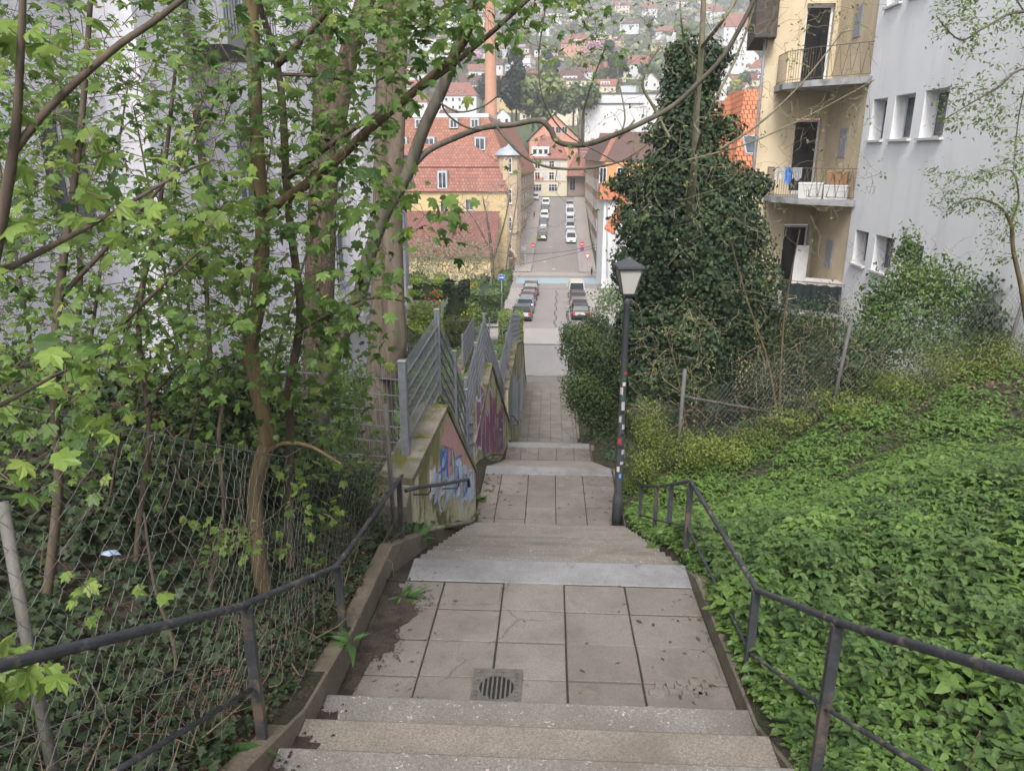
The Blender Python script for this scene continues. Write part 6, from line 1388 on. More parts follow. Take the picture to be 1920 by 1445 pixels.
def lobecrown(name, lobes, n, tmpl, size, mat, parent=None, depth=.8, inner=.45, upb=.3, down=.35, rag=.12):
    """leaves over a cluster of ellipsoids (px, py, rx_px, ry_px, Y)"""
    E = []
    for l in lobes:
        c = P(l[0], l[1], l[4]); k = l[4] / math.cos(PITCH) / FPX * 1.0; E.append((np.array(c), l[2] * k, l[3] * k * 1.04))
    w = np.array([e[1] * e[2] for e in E]); w = w / w.sum(); pos, nrm = [], []
    for (c, rx, rz), ww in zip(E, w):
        k = int(n * ww); d = rdir(k); r = inner + (1 - inner) * rng.random(k) ** .45; r *= 1 + rng.normal(0, rag, k); r += .10 * np.sin(d[:, 0] * 7 + c[0]) * np.cos(d[:, 2] * 6 + c[2])
        pos.append(c + d * r[:, None] * np.array((rx, rx * depth, rz))); nrm.append(d)
    pos = np.concatenate(pos); nrm = np.concatenate(nrm); m = len(pos)
    g_ = gz(pos[:, 0], pos[:, 1]); ok = pos[:, 2] > g_ + .02; pos, nrm = pos[ok], nrm[ok]; m = len(pos)
    pt = .22 * np.sin(pos[:, 0] * 2.7 + pos[:, 2] * 1.9) * np.sin(pos[:, 2] * 2.3 - pos[:, 0]) + .16 * np.sin(pos[:, 2] * 5.1 + pos[:, 0] * 4.3)
    nn = nrm + rng.normal(0, .45, (m, 3)) + np.array((0, 0, upb)); y = rng.normal(0, 1, (m, 3)); y = y - unit(nn) * (y * unit(nn)).sum(1)[:, None]; y[:, 2] -= down
    return leaf_obj(name, [(tmpl, pos, y, nn, rng.uniform(size[0], size[1], m), np.clip(rng.normal(.45, .2, m) + pt, 0, 1))], mat, parent)
# ------------------------------------------------------------------ trees on the left
lf = rng
tree('big double stemmed tree with smooth brown bark standing behind the metal fence', [
    ([(708, 850, 9.6), (712, 700, 9.6), (716, 560, 9.6), (717, 400, 9.6), (722, 200, 9.6), (728, 0, 9.6), (735, -300, 9.6)], [.26, .18, .14, .125, .12, .115, .10]),
    ([(728, 700, 9.5), (738, 640, 9.45), (738, 560, 9.45), (736, 400, 9.45), (742, 200, 9.45), (750, 0, 9.5), (770, -300, 9.5)], [.18, .18, .14, .125, .12, .11, .09])],
    BK2, region([(600, 860, -150, 90, 8, 10, 22)]), MLEAF, 4, (.1, .14), MAPLE_S, tn=20)
tree('big furrowed trunk forking near the top of the picture, left of the smooth double stem', [
    ([(600, 760, 12.3), (597, 640, 12.3), (603, 420, 12.3), (612, 220, 12.3), (606, 110, 12.3), (604, 0, 12.3), (600, -250, 12.3)], [.30, .26, .235, .215, .18, .15, .12]),
    ([(620, 260, 12.2), (640, 170, 12.2), (660, 80, 12.2), (690, -20, 12.2), (740, -250, 12.2)], [.20, .16, .15, .14, .1])],
    BK1, region([(480, 800, -200, 40, 11, 13, 22)]), MLEAF, 4, (.1, .15), MAPLE_S, tn=22)
tree('slender tan maple with a kinked trunk rising through the old chain link fence', [
    ([(512, 1200, 4.5), (497, 1120, 4.5), (485, 1040, 4.55), (478, 940, 4.6), (486, 880, 4.6), (500, 820, 4.6), (484, 730, 4.6), (470, 650, 4.6), (486, 560, 4.6), (492, 440, 4.6), (484, 300, 4.6), (476, 120, 4.6), (470, -80, 4.6)], [.062, .058, .056, .056, .058, .054, .052, .05, .047, .044, .042, .038, .035]),
    ([(492, 400, 4.6), (540, 370, 4.5), (620, 310, 4.4), (700, 235, 4.3), (790, 160, 4.2), (870, 80, 4.1), (900, -40, 4.0)], [.032, .03, .028, .026, .022, .019, .015]),
    ([(500, 850, 4.6), (530, 832, 4.5), (580, 836, 4.4), (640, 870, 4.3)], [.02, .016, .012, .006])],
    BK3, region([(430, 760, -60, 300, 3.3, 5.8, 130), (760, 900, -60, 130, 3.3, 4.6, 26), (400, 740, 300, 640, 3.4, 5.8, 110), (770, 880, 370, 480, 3.6, 4.0, 9), (560, 720, 660, 850, 4.6, 6.0, 44), (600, 1000, -60, 60, 3.6, 5.0, 34)]), MLEAF, 5, (.055, .105), MAPLE, spread=.075)
tree('thin dark maple stem with two forks crossing in front of the furrowed trunk', [
    ([(545, 1060, 4.9), (540, 930, 4.9), (545, 800, 4.9), (540, 740, 4.9), (558, 640, 4.9), (562, 560, 4.9), (545, 430, 4.9), (536, 330, 4.85), (530, 200, 4.8), (517, 110, 4.8), (490, 20, 4.75), (470, -60, 4.7)], [.036, .033, .03, .03, .028, .027, .026, .025, .023, .02, .018, .016]),
    ([(520, 122, 4.8), (550, 92, 4.75), (590, 50, 4.7), (635, -10, 4.6)], [.022, .02, .018, .015]),
    ([(540, 332, 4.85), (600, 285, 4.7), (680, 230, 4.6), (790, 165, 4.5), (900, 80, 4.4), (1000, -10, 4.3)], [.022, .019, .018, .016, .014, .011]),
    ([(528, 140, 4.8), (590, 142, 4.7), (650, 152, 4.6)], [.012, .01, .006]), ([(560, 620, 4.9), (600, 600, 4.8), (690, 560, 4.6), (760, 565, 4.5)], [.014, .011, .009, .005])],
    BK4, region([(430, 750, 0, 560, 3.8, 6, 110), (560, 740, 560, 700, 4.2, 5.2, 26), (480, 640, 620, 1000, 4.7, 5.6, 54), (740, 1150, -40, 70, 3.8, 5.0, 34)]), MLEAF, 5, (.055, .10), MAPLE, spread=.07)
tree('grey leaning tree whose long bough arches right across the view of the street', [
    ([(600, 790, 8.0), (618, 690, 8.0), (640, 632, 8.0), (672, 560, 8.0), (692, 480, 8.0), (722, 400, 8.0), (762, 330, 8.0), (795, 240, 7.95), (830, 165, 7.9), (860, 80, 7.85), (890, 0, 7.8), (930, -120, 7.7)], [.11, .10, .085, .078, .075, .07, .066, .062, .058, .052, .047, .04]),
    ([(765, 325, 8.0), (800, 285, 8.0), (850, 260, 8.0), (905, 240, 8.0), (960, 234, 7.9), (1010, 226, 7.9), (1032, 243, 7.9), (1042, 262, 7.9), (1062, 271, 7.9), (1100, 271, 7.8), (1150, 254, 7.7), (1200, 232, 7.6), (1260, 200, 7.6), (1310, 155, 7.5), (1360, 100, 7.4), (1420, -10, 7.3)], [.034, .032, .03, .029, .028, .027, .028, .028, .027, .026, .025, .024, .024, .023, .022, .02]),
    ([(930, 236, 7.9), (965, 278, 7.8), (1000, 304, 7.8), (1045, 316, 7.7), (1110, 315, 7.7), (1170, 300, 7.6), (1215, 270, 7.6)], [.014, .014, .013, .012, .011, .009, .006]),
    ([(1025, 0, 7.5), (1010, 110, 7.6), (1020, 190, 7.6), (1060, 250, 7.7), (1130, 290, 7.8), (1200, 330, 7.8)], [.006, .008, .008, .007, .006, .004]),
    ([(1092, 268, 7.8), (1094, 210, 7.8), (1112, 150, 7.7), (1135, 90, 7.6)], [.013, .011, .009, .005]),
    ([(825, 170, 7.9), (835, 210, 7.9), (872, 238, 7.9), (905, 242, 7.9)], [.012, .01, .009, .008]), ([(820, 190, 7.9), (860, 210, 7.8), (905, 200, 7.8), (938, 176, 7.7)], [.01, .009, .008, .006])],
    BK5, region([(740, 1130, -20, 130, 6.5, 8.5, 46), (940, 1240, 120, 480, 7.2, 8.2, 34), (1080, 1300, 0, 130, 6.5, 7.8, 50), (960, 1120, -10, 120, 6.5, 7.8, 24)]), MLEAF, 3, (.05, .1), MAPLE_S, leaf_frac=.75, rmax=.008)
# near saplings at the left edge
tree('young maple branch with large fresh leaves reaching in from the left edge', [
    ([(-260, 1500, 1.9), (-160, 1150, 1.9), (-90, 800, 1.9), (-20, 520, 1.95), (24, 290, 2.0), (36, 150, 2.0), (44, -30, 2.0)], [.03, .026, .022, .018, .013, .010, .008]),
    ([(22, 290, 2.0), (90, 205, 2.05), (210, 95, 2.1), (300, 32, 2.2), (400, -50, 2.3)], [.011, .0105, .0095, .0085, .007]),
    ([(-20, 520, 1.95), (80, 470, 2.1), (210, 400, 2.3), (330, 330, 2.6), (400, 300, 2.8)], [.010, .009, .007, .005, .003]),
    ([(-90, 800, 1.9), (0, 760, 2.0), (110, 700, 2.2), (200, 660, 2.5)], [.009, .007, .005, .003])],
    BK4, region([(-40, 330, 250, 430, 1.8, 2.8, 18), (-40, 250, 0, 120, 1.9, 2.8, 12), (-60, 240, 640, 800, 1.9, 2.7, 14), (-40, 130, 860, 1000, 1.6, 1.9, 4), (-40, 110, 1100, 1440, 1.6, 2.1, 9), (250, 460, 300, 460, 2.4, 3.2, 9)]), MLEAFN, 4, (.065, .10), MAPLE, spread=.05, rmax=.004)
tree('maple sapling thicket filling the left side with overlapping mid green leaves', [
    ([(60, 1330, 3.4), (90, 1100, 3.5), (110, 900, 3.6), (100, 700, 3.7), (120, 480, 3.8), (150, 260, 3.9), (170, 0, 4.0)], [.03, .028, .025, .022, .02, .016, .012]),
    ([(105, 760, 3.7), (200, 640, 3.8), (320, 520, 3.9), (430, 420, 4.0)], [.015, .012, .009, .005]), ([(110, 560, 3.8), (240, 420, 3.9), (340, 300, 4.0), (420, 160, 4.1)], [.014, .011, .008, .005]),
    ([(240, 1250, 4.2), (260, 1000, 4.3), (280, 800, 4.4), (260, 600, 4.5), (300, 380, 4.6), (330, 120, 4.7)], [.024, .022, .02, .017, .014, .01]),
    ([(272, 760, 4.4), (360, 660, 4.4), (440, 600, 4.4)], [.012, .009, .005])],
    BK4, region([(-40, 430, 230, 700, 3.2, 5.8, 330), (-60, 430, -40, 240, 3.4, 6.0, 160), (250, 500, 380, 740, 3.8, 6.0, 170), (-40, 250, 640, 900, 2.8, 4.2, 80), (230, 560, 700, 900, 4.2, 6.6, 90)]), MLEAF, 5, (.05, .09), MAPLE, spread=.075)
tree('low maple seedlings with yellow green leaves poking through the chain link fence', [
    ([(400, 1240, 4.2), (395, 1100, 4.2), (420, 960, 4.3), (410, 820, 4.3), (430, 700, 4.4)], [.02, .018, .016, .014, .01]), ([(395, 1100, 4.2), (450, 1020, 4.2), (520, 960, 4.2)], [.01, .008, .004]),
    ([(300, 1400, 3.2), (330, 1240, 3.3), (290, 1100, 3.4), (270, 960, 3.5)], [.013, .011, .009, .006])],
    BK4, region([(350, 500, 960, 1080, 3.7, 4.3, 9), (520, 640, 880, 1060, 4.3, 5.2, 14), (500, 560, 1150, 1240, 4.4, 4.7, 3), (60, 330, 1000, 1200, 2.6, 3.4, 4), (380, 470, 980, 1050, 3.6, 4.0, 4)]), MLEAFN, 4, (.06, .09), MAPLE, spread=.045, name='sapling', cat='sapling')
# mass of bare brush behind them
for k, (lab, base, regs) in enumerate((('tangled bare brown brush in front of the white apartment wall, upper left', [(120, 760, 6.2), (150, 560, 6.2), (140, 360, 6.3)], [(-40, 240, 20, 620, 5.4, 7.6, 460), (240, 420, 20, 620, 5.4, 7.6, 160)]),
                                      ('tangled bare brush between the sapling thicket and the tan maple', [(400, 800, 6.8), (390, 600, 6.8), (380, 400, 6.9)], [(280, 620, 40, 640, 6.0, 8.0, 380)]),
                                      ('low brown brush on the left bank behind the old fence', [(120, 1000, 4.6), (200, 900, 4.8)], [(-40, 460, 640, 1150, 3.6, 6.0, 170)]))):
    lims = [(base, [.03, .024, .016][:len(base)])] + [([(base[0][0] + d, base[0][1] - 40, base[0][2] + .1), (base[0][0] + d * 2, base[-1][1] + 60, base[0][2]), (base[0][0] + d * 3, base[-1][1] - 200, base[0][2])], [.018, .012, .006]) for d in (-50, 40, 90)]
    tree(lab, lims, BK4, region(regs), MIVYG if k == 2 else MLEAF, 3 if k == 0 else 2, (.05, .085) if k == 0 else (.03, .06), MAPLE_S if k == 0 else SMALL, name='brush_shrub', cat='shrub', rmax=.012, rmin=.0032, wig=.24, leaf_frac=(.85, .35, .6)[k], tn=6)
# shrubs in the middle distance on the left
for lab, lobes, n, mt, sz, tm in (('dark elder and ivy thicket behind the old chain link fence', [(250, 760, 170, 90, 7.0), (420, 780, 120, 110, 6.6), (330, 900, 190, 90, 5.4), (180, 980, 150, 90, 4.6), (540, 860, 70, 110, 6.2)], 8200, MIVYG, (.05, .10), OVAL),
                                  ('fresh green undergrowth beyond the metal fence wing', [(520, 660, 90, 50, 13.0), (660, 720, 90, 50, 11.0), (620, 800, 80, 50, 9.6), (470, 720, 70, 60, 10.0)], 4200, MGREEN, (.05, .09), OVAL),
                                  ('fern and ivy clump at the foot of the metal fence', [(650, 930, 70, 60, 6.6), (600, 1000, 60, 50, 6.0), (700, 1010, 40, 50, 6.2)], 2200, MIVYG, (.04, .09), LANCE)):
    t = thing('undergrowth_shrub', lab, 'shrub', P(lobes[0][0], lobes[0][1] + lobes[0][3], lobes[0][4])); lobecrown('foliage', lobes, n, tm, sz, mt, t, depth=1.0, inner=.2)

# ------------------------------------------------------------------ right side
t = thing('ivy_covered_tree', 'tall tree completely wrapped in dark ivy behind the street lamp', 'tree', P(1300, 760, 17))
tubes_obj('trunk', [pxline([(1300, 800, 17), (1305, 600, 17), (1300, 400, 17), (1295, 200, 17), (1290, 90, 17)], [.3, .26, .2, .14, .06])], BK5, t, 10)
IL = [(1292, 290, 66, 60, 17), (1245, 385, 90, 60, 17), (1345, 395, 80, 60, 17), (1290, 215, 58, 50, 17), (1300, 140, 52, 40, 17), (1300, 480, 140, 80, 17), (1320, 590, 130, 80, 16.9),(1300, 118, 50, 42, 17), (1345, 108, 30, 18, 17), (1268, 100, 22, 20, 17), (1290, 180, 52, 60, 17), (1288, 250, 58, 55, 17), (1215, 335, 60, 36, 17.2), (1165, 345, 30, 14, 17), (1290, 330, 85, 60, 16.8), (1365, 355, 60, 50, 17.2), (1415, 345, 35, 20, 17), (1205, 420, 55, 42, 16.8),
      (1300, 430, 110, 70, 16.6), (1392, 440, 46, 50, 17.2), (1180, 500, 36, 40, 17), (1235, 520, 80, 60, 16.8), (1340, 540, 95, 70, 16.4), (1425, 530, 46, 42, 17), (1400, 610, 50, 50, 17), (1190, 610, 40, 50, 16.8), (1235, 620, 75, 60, 16.4), (1310, 640, 85, 60, 16), (1250, 700, 90, 50, 16), (1370, 240, 26, 22, 17.2), (1225, 250, 22, 18, 17)]
lobecrown('crown', IL, 60000, IVY, (.06, .115), MIVY, t, depth=.85, inner=.45, rag=.07)
t = thing('evergreen_bush', 'dense small leaved evergreen bush leaning over the lower path', 'bush', P(1120, 830, 23))
BL = [(1118, 612, 32, 30, 25), (1090, 655, 42, 50, 24), (1128, 670, 50, 60, 24), (1092, 730, 42, 50, 23.5), (1125, 750, 55, 60, 23.5), (1150, 800, 50, 45, 23), (1170, 690, 40, 80, 23.5), (1070, 625, 22, 22, 24.5), (1165, 830, 40, 40, 22)]
lobecrown('foliage', BL, 34000, OVAL, (.06, .10), leafmat('evergreen_leaf', (.03, .06, .018), (.085, .14, .035), .15, .7, (.16, .21, .06)), t, depth=1.0, inner=.3, rag=.12)
tubes_obj('stems', grow([(np.array(P(1130, 830, 23.5)), .05)], region([(1050, 1180, 580, 830, 23, 25, 90)], .3), rmax=.02, rmin=.004), MTWIG, t, 4)
tree('pale bare tree with forking limbs and small buds in front of the ivy tree', [
    ([(1270, 760, 17.0), (1280, 560, 16.8), (1290, 430, 16.2), (1300, 330, 15.2), (1306, 210, 14.6), (1314, 110, 14.3), (1322, -60, 14)], [.09, .085, .08, .07, .06, .055, .045]),
    ([(1318, 85, 14.2), (1345, 52, 12.6), (1375, 8, 12.5), (1400, -40, 12.4)], [.034, .03, .027, .022]), ([(1306, 170, 14.4), (1280, 60, 12.8), (1275, -30, 12.8)], [.02, .016, .012]),
    ([(1300, 300, 15), (1330, 210, 12.7), (1375, 120, 12.5), (1412, 20, 12.3), (1420, -40, 12.2)], [.024, .022, .02, .017, .014]),
    ([(1255, 258, 12.6), (1225, 200, 12.5), (1206, 165, 12.4), (1212, 130, 12.3), (1235, 90, 12.2)], [.024, .024, .022, .018, .012]),
    ([(1350, 280, 12.4), (1420, 235, 12.2), (1500, 160, 12.0), (1580, 60, 11.8)], [.018, .016, .013, .009]), ([(1290, 300, 12.7), (1400, 270, 12.3), (1520, 215, 12), (1640, 150, 11.6)], [.014, .012, .01, .006]),
    ([(1190, 225, 12.4), (1160, 260, 12.4), (1172, 222, 12.3), (1160, 150, 12.3), (1150, 90, 12.3)], [.018, .016, .013, .01, .006])],
    BK6, region([(1200, 1660, -40, 420, 10.8, 13.8, 330), (1250, 1560, 380, 560, 11.5, 13, 60), (1040, 1240, -40, 240, 11.5, 13, 60)]), MBUD, 4, (.035, .075), OVAL, name='bare_tree', cat='tree', twig=M('twig_olive', (.15, .135, .085), (.24, .21, .14), 8), rmax=.012, rmin=.0025, tn=8, leaf_frac=.5, spread=.06, wig=.16)
tree('slim arching shrub stems with yellow green buds behind the fence posts', [
    ([(1460, 800, 14.2), (1440, 680, 14.2), (1400, 560, 14.0), (1370, 450, 13.8)], [.03, .025, .018, .01]), ([(1460, 800, 14.2), (1470, 600, 14.2), (1500, 430, 14)], [.022, .015, .008]), ([(1300, 880, 13), (1270, 700, 13), (1240, 600, 12.9)], [.02, .014, .006])],
    BK3, region([(1190, 1640, 540, 840, 13.2, 15.8, 270), (1180, 1330, 560, 880, 11.8, 13.2, 90)]), MYG, 5, (.03, .06), OVAL, name='scrub_shrub', cat='shrub', twig=MTWIG2, rmax=.011, rmin=.0028, leaf_frac=.8, spread=.09, wig=.2)
for lab, lobes, n, mt, sz, tm, st in (('leafy bright green shrub in front of the white building windows', [(1720, 520, 60, 45, 17), (1690, 600, 75, 60, 16.5), (1780, 560, 55, 60, 17), (1640, 640, 60, 50, 16.5), (1760, 650, 70, 40, 16), (1700, 470, 22, 40, 17.2), (1650, 560, 40, 40, 17)], 9000, MGREEN, (.06, .12), OVAL, 160),
                                  ('dark big leaved shrub at the right edge under the white building', [(1880, 570, 60, 60, 17.2), (1840, 630, 50, 50, 16.8), (1910, 640, 50, 60, 16.4), (1620, 700, 50, 40, 15.8)], 3800, MIVY, (.09, .15), OVAL, 60),
                                  ('low yellow green bush band along the top of the nettle bank', [(1590, 755, 80, 24, 13.6), (1690, 720, 80, 34, 14.2), (1790, 690, 80, 40, 15.2), (1880, 680, 70, 50, 14.8), (1480, 785, 60, 18, 13.2), (1900, 720, 50, 30, 14)], 14000, MYG, (.035, .06), OVAL, 120),
                                  ('yellow green bush at the foot of the first fence post, right of the lamp', [(1220, 810, 40, 60, 12.9), (1290, 845, 60, 40, 12.3), (1370, 845, 60, 30, 12.5), (1205, 880, 36, 40, 11.9), (1420, 815, 50, 22, 12.9)], 10000, MYG, (.03, .055), OVAL, 120),
                                  ('dark green scrub behind the right hand chain link fence', [(1400, 690, 110, 60, 16.2), (1520, 660, 90, 70, 17), (1580, 700, 90, 60, 17), (1300, 720, 80, 60, 15.2), (1500, 600, 70, 40, 19), (1590, 640, 60, 50, 19), (1430, 640, 70, 70, 19), (1490, 680, 70, 60, 18), (1400, 730, 60, 50, 18), (1440, 750, 60, 40, 17)], 28000, leafmat('scrub_leaf', (.025, .05, .018), (.08, .13, .045), .2), (.04, .08), OVAL, 100)):
    t = thing('bank_shrub', lab, 'shrub', P(lobes[0][0], lobes[0][1] + lobes[0][3], lobes[0][4])); lobecrown('foliage', lobes, n, tm, sz, mt, t, depth=.9, inner=.25, rag=.25)
    x0, x1 = min(l[0] - l[2] for l in lobes), max(l[0] + l[2] for l in lobes); y0, y1 = min(l[1] - l[3] for l in lobes), max(l[1] + l[3] for l in lobes); b = P((x0 + x1) / 2, y1, lobes[0][4])
    tubes_obj('stems', grow([(np.array(b), .03), (np.array(b + Vector((.5, 0, .2))), .03)], region([(x0, x1, y0, y1, lobes[0][4] - .4, lobes[0][4] + .4, st)]), rmax=.012, rmin=.003), MTWIG2, t, 4)
tree('hawthorn with crooked trunk and small pale leaves at the right edge', [
    ([(1930, 640, 11.5), (1915, 540, 11.5), (1900, 470, 11.5), (1895, 420, 11.5), (1870, 385, 11.4), (1820, 372, 11.2), (1785, 392, 11.1)], [.038, .034, .03, .027, .018, .011, .006]),
    ([(1895, 420, 11.5), (1910, 370, 11.5), (1895, 320, 11.4), (1850, 330, 11.3)], [.018, .014, .01, .006])],
    BK3, region([(1740, 1935, 310, 400, 10.6, 11.8, 100), (1840, 1930, 400, 500, 11, 12, 30)]), MGREEN, 9, (.04, .07), OVAL, name='hawthorn', rmax=.01, rmin=.002, spread=.06)
tree('overhanging twigs with tiny bright leaf clusters in the upper right corner', [
    ([(2050, 60, 8.0), (1920, 22, 8.0), (1850, 50, 7.9), (1800, 75, 7.8), (1755, 30, 7.7)], [.02, .014, .010, .008, .004]), ([(2050, 200, 8.0), (1930, 130, 8), (1870, 165, 7.9), (1810, 200, 7.8), (1762, 230, 7.7)], [.018, .013, .010, .007, .004]),
    ([(1920, 22, 8), (1880, -40, 8)], [.008, .005]), ([(1930, 130, 8), (1910, 220, 8), (1900, 320, 8)], [.008, .006, .003])],
    BK5, region([(1740, 1930, -20, 100, 7.3, 8.3, 85), (1750, 1930, 120, 250, 7.3, 8.3, 75), (1860, 1930, 240, 330, 7.6, 8.2, 20)]), leafmat('pale_leaf', (.13, .22, .05), (.26, .36, .09), .4), 9, (.03, .055), OVAL, name='overhanging_tree', rmax=.006, spread=.045)
# ------------------------------------------------------------------ ground cover
def scatter(x0, x1, y0, y1, n, keep=None):
    x = rng.uniform(x0, x1, n); y = y0 + (y1 - y0) * rng.random(n)
    if keep is not None: k = keep(x, y); x, y = x[k], y[k]
    z = gz(x, y)
    z = z + ((x > 1.45) | (x < -1.7)) * (.035 * np.sin(x * 5.3 + y * 3.1) * np.sin(y * 4.7 - x * 2.2) + .03 * np.sin(x * 2.1 - y * 1.7))
    return np.stack([x, y, z], 1)
def whorls(base, h, tiers, per, size, tilt, tip_up=.25, jitter=.012):
    """leaf positions for upright plants: tiers of leaves round a stem"""
    pos, yd, nr, sz = [], [], [], []
    n = len(base); a0 = rng.uniform(0, 6.28, n); lean = rng.normal(0, .12, (n, 2))
    for t_ in range(tiers):
        f = (t_ + 1) / tiers; hh = h * f; a = a0 + t_ * (math.pi / 2 if per == 2 else .7)
        for k in range(per):
            w = a + k * 2 * math.pi / per + rng.normal(0, .25, n); p = base.copy(); p[:, 2] += hh; p[:, 0] += lean[:, 0] * hh; p[:, 1] += lean[:, 1] * hh
            d = np.stack([np.cos(w), np.sin(w), np.full(n, tip_up) + rng.normal(0, tilt, n) - .35 * (1 - f)], 1); s_ = size * (1.15 - .55 * f) * rng.uniform(.8, 1.2, n)
            pos.append(p + d * .006); yd.append(d); nr.append(np.stack([-d[:, 0] * .2, -d[:, 1] * .2, np.ones(n)], 1) + rng.normal(0, .15, (n, 3))); sz.append(s_)
    return np.concatenate(pos), np.concatenate(yd), np.concatenate(nr), np.concatenate(sz)
fenceY = lambda x: np.interp(x, [1.3, 2.35, 5.35, 9.3, 12], [12.3, 12.4, 13.4, 15.0, 16])
kp = lambda x, y: ~((np.sin(3.1 * x + 1.3 * y) * np.sin(2.2 * y - 1.7 * x + 1) > .72) & (x > 1.7) & (rng.random(len(x)) < .6)) & (x > 1.29) & (y < fenceY(x)) & ~((x > 7.6 - .2 * y * 0) & (y > fenceY(x) - 2.2) & (rng.random(len(x)) < .75))
# nettles close to the rail
b = scatter(1.38, 6.5, .9, 7.2, 3400, lambda x, y: (x - 1.3) < .28 * 0 + 5.5)
patch = np.sin(b[:, 0] * 1.7 + b[:, 1] * .9) + .5 * np.sin(b[:, 1] * 2.3 - b[:, 0]) ; h = rng.uniform(.08, .27, len(b)) * (1.05 + .5 * patch.clip(-1, 1))
pos, yd, nr, sz = whorls(b, h, 4, 4, .095, .18, .1); sz *= np.tile(rng.uniform(.6, 1.3, len(b)), 16); tn = np.clip(np.tile(rng.normal(.42, .22, len(b)), 16) + rng.normal(0, .1, len(pos)), 0, 1)
k = kp(pos[:, 0], np.minimum(pos[:, 1], 10)); 
o = leaf_obj('nettles', [(NETTLE, pos[k], yd[k], nr[k], sz[k], tn[k])], MNET); tag(o, kind='stuff')
tubes_obj('stems', [(np.array([q, q + np.array((0, 0, hh))]), np.array([.003, .002])) for q, hh in zip(b, h) if q[1] < 6 and q[0] > 1.45], MNET, o, 3)
# low leafy carpet (ground elder, celandine)
def elder(n, x0, x1, y0, y1, size, hh):
    b = scatter(x0, x1, y0, y1, n, kp); m = len(b); cl = np.sin(b[:, 0] * 2.9 + 1) * np.sin(b[:, 1] * 2.3) + .6 * np.sin(b[:, 0] * 6.1 - b[:, 1] * 5.2)
    h = rng.uniform(.25, 1, m) * hh * (1 + .45 * cl); b[:, 2] += h.clip(.01); P_, Y_, N_, S_ = [], [], [], []
    a0 = rng.uniform(0, 6.28, m)
    for q in range(3):
        w = a0 + q * 2.09; d = np.stack([np.cos(w), np.sin(w), rng.normal(-.05, .2, m)], 1); P_.append(b); Y_.append(d); N_.append(rng.normal(0, .3, (m, 3)) + np.array((0, -.1, 1))); S_.append(rng.uniform(.5, 1.45, m) * size * (1 + .3 * cl))
    ti = np.clip(np.tile(.45 + .16 * cl + rng.normal(0, .18, m), 3), 0, 1)
    return (OVAL, np.concatenate(P_), np.concatenate(Y_), np.concatenate(N_), np.concatenate(S_), ti)
o = leaf_obj('leafy_ground_cover', [elder(46000, 1.33, 11.5, 3.2, 15.5, .06, .17), elder(9000, 1.33, 7, .8, 7, .05, .12), elder(9000, 1.30, 1.85, .4, 11.5, .045, .13)], MELD); tag(o, kind='stuff')
# left bank carpet
kl = lambda x, y: x < -1.5
b = scatter(-6.2, -1.5, .2, 9.5, 15000, kl); b[:, 2] += rng.uniform(.01, .10, len(b)); m = len(b)
s1 = (IVY, b, rdir(m, 0, .3), rng.normal(0, .35, (m, 3)) + np.array((.2, -.2, 1)), rng.uniform(.05, .09, m), np.clip(rng.normal(.4, .25, m), 0, 1))
b = scatter(-6.2, -1.6, 9, 34, 16000); b[:, 2] += rng.uniform(.01, .18, len(b)); m = len(b)
s2 = (OVAL, b, rdir(m, .2, .3), rng.normal(0, .35, (m, 3)) + np.array((.2, -.2, 1)), rng.uniform(.07, .13, m), np.clip(rng.normal(.6, .25, m), 0, 1))
o = leaf_obj('ivy_ground_cover', [s1], MIVYG); tag(o, kind='stuff')
o = leaf_obj('green_undergrowth', [s2], MGREEN); tag(o, kind='stuff')
# right bank beyond the fence
b = scatter(1.4, 12, 12.5, 36, 22000, lambda x, y: (y > fenceY(x) - .3) & (x < 10.2)); b[:, 2] += rng.uniform(.01, .3, len(b)); m = len(b)
o = leaf_obj('scrub_ground_cover', [(OVAL, b, rdir(m, .2, .3), rng.normal(0, .4, (m, 3)) + np.array((0, -.2, 1)), rng.uniform(.07, .13, m), np.clip(rng.normal(.4, .25, m), 0, 1))], leafmat('scrub_cover_leaf', (.025, .055, .02), (.09, .14, .05), .2)); tag(o, kind='stuff')
# dead leaves and litter
MDEAD = leafmat('dead_leaf', (.10, .06, .04), (.24, .15, .10), .1, .8)
b = scatter(5.2, 11.5, 11.2, 16.2, 5200, lambda x, y: (np.abs(y - fenceY(x) + .6) < .55 + (x > 8) * 1.2)); b[:, 2] += rng.uniform(.01, .07, len(b)); m = len(b)
b3 = scatter(1.4, 9, .8, 14, 2600); b3[:, 2] += rng.uniform(.0, .05, len(b3)); m3 = len(b3)
b2 = scatter(-1.95, -1.50, .8, 7.6, 5200); b2[:, 2] += rng.uniform(.0, .06, len(b2)); m2 = len(b2)
o = leaf_obj('dead_leaves', [(OVAL, b, rdir(m, 0, .3), rdir(m, 1.5), rng.uniform(.05, .09, m), rng.random(m)), (OVAL, b2, rdir(m2, 0, .3), rdir(m2, 1.0), rng.uniform(.02, .045, m2), rng.random(m2)), (OVAL, b3, rdir(m3, 0, .3), rdir(m3, 1.2), rng.uniform(.04, .08, m3), rng.random(m3))], MDEAD); tag(o, kind='stuff')
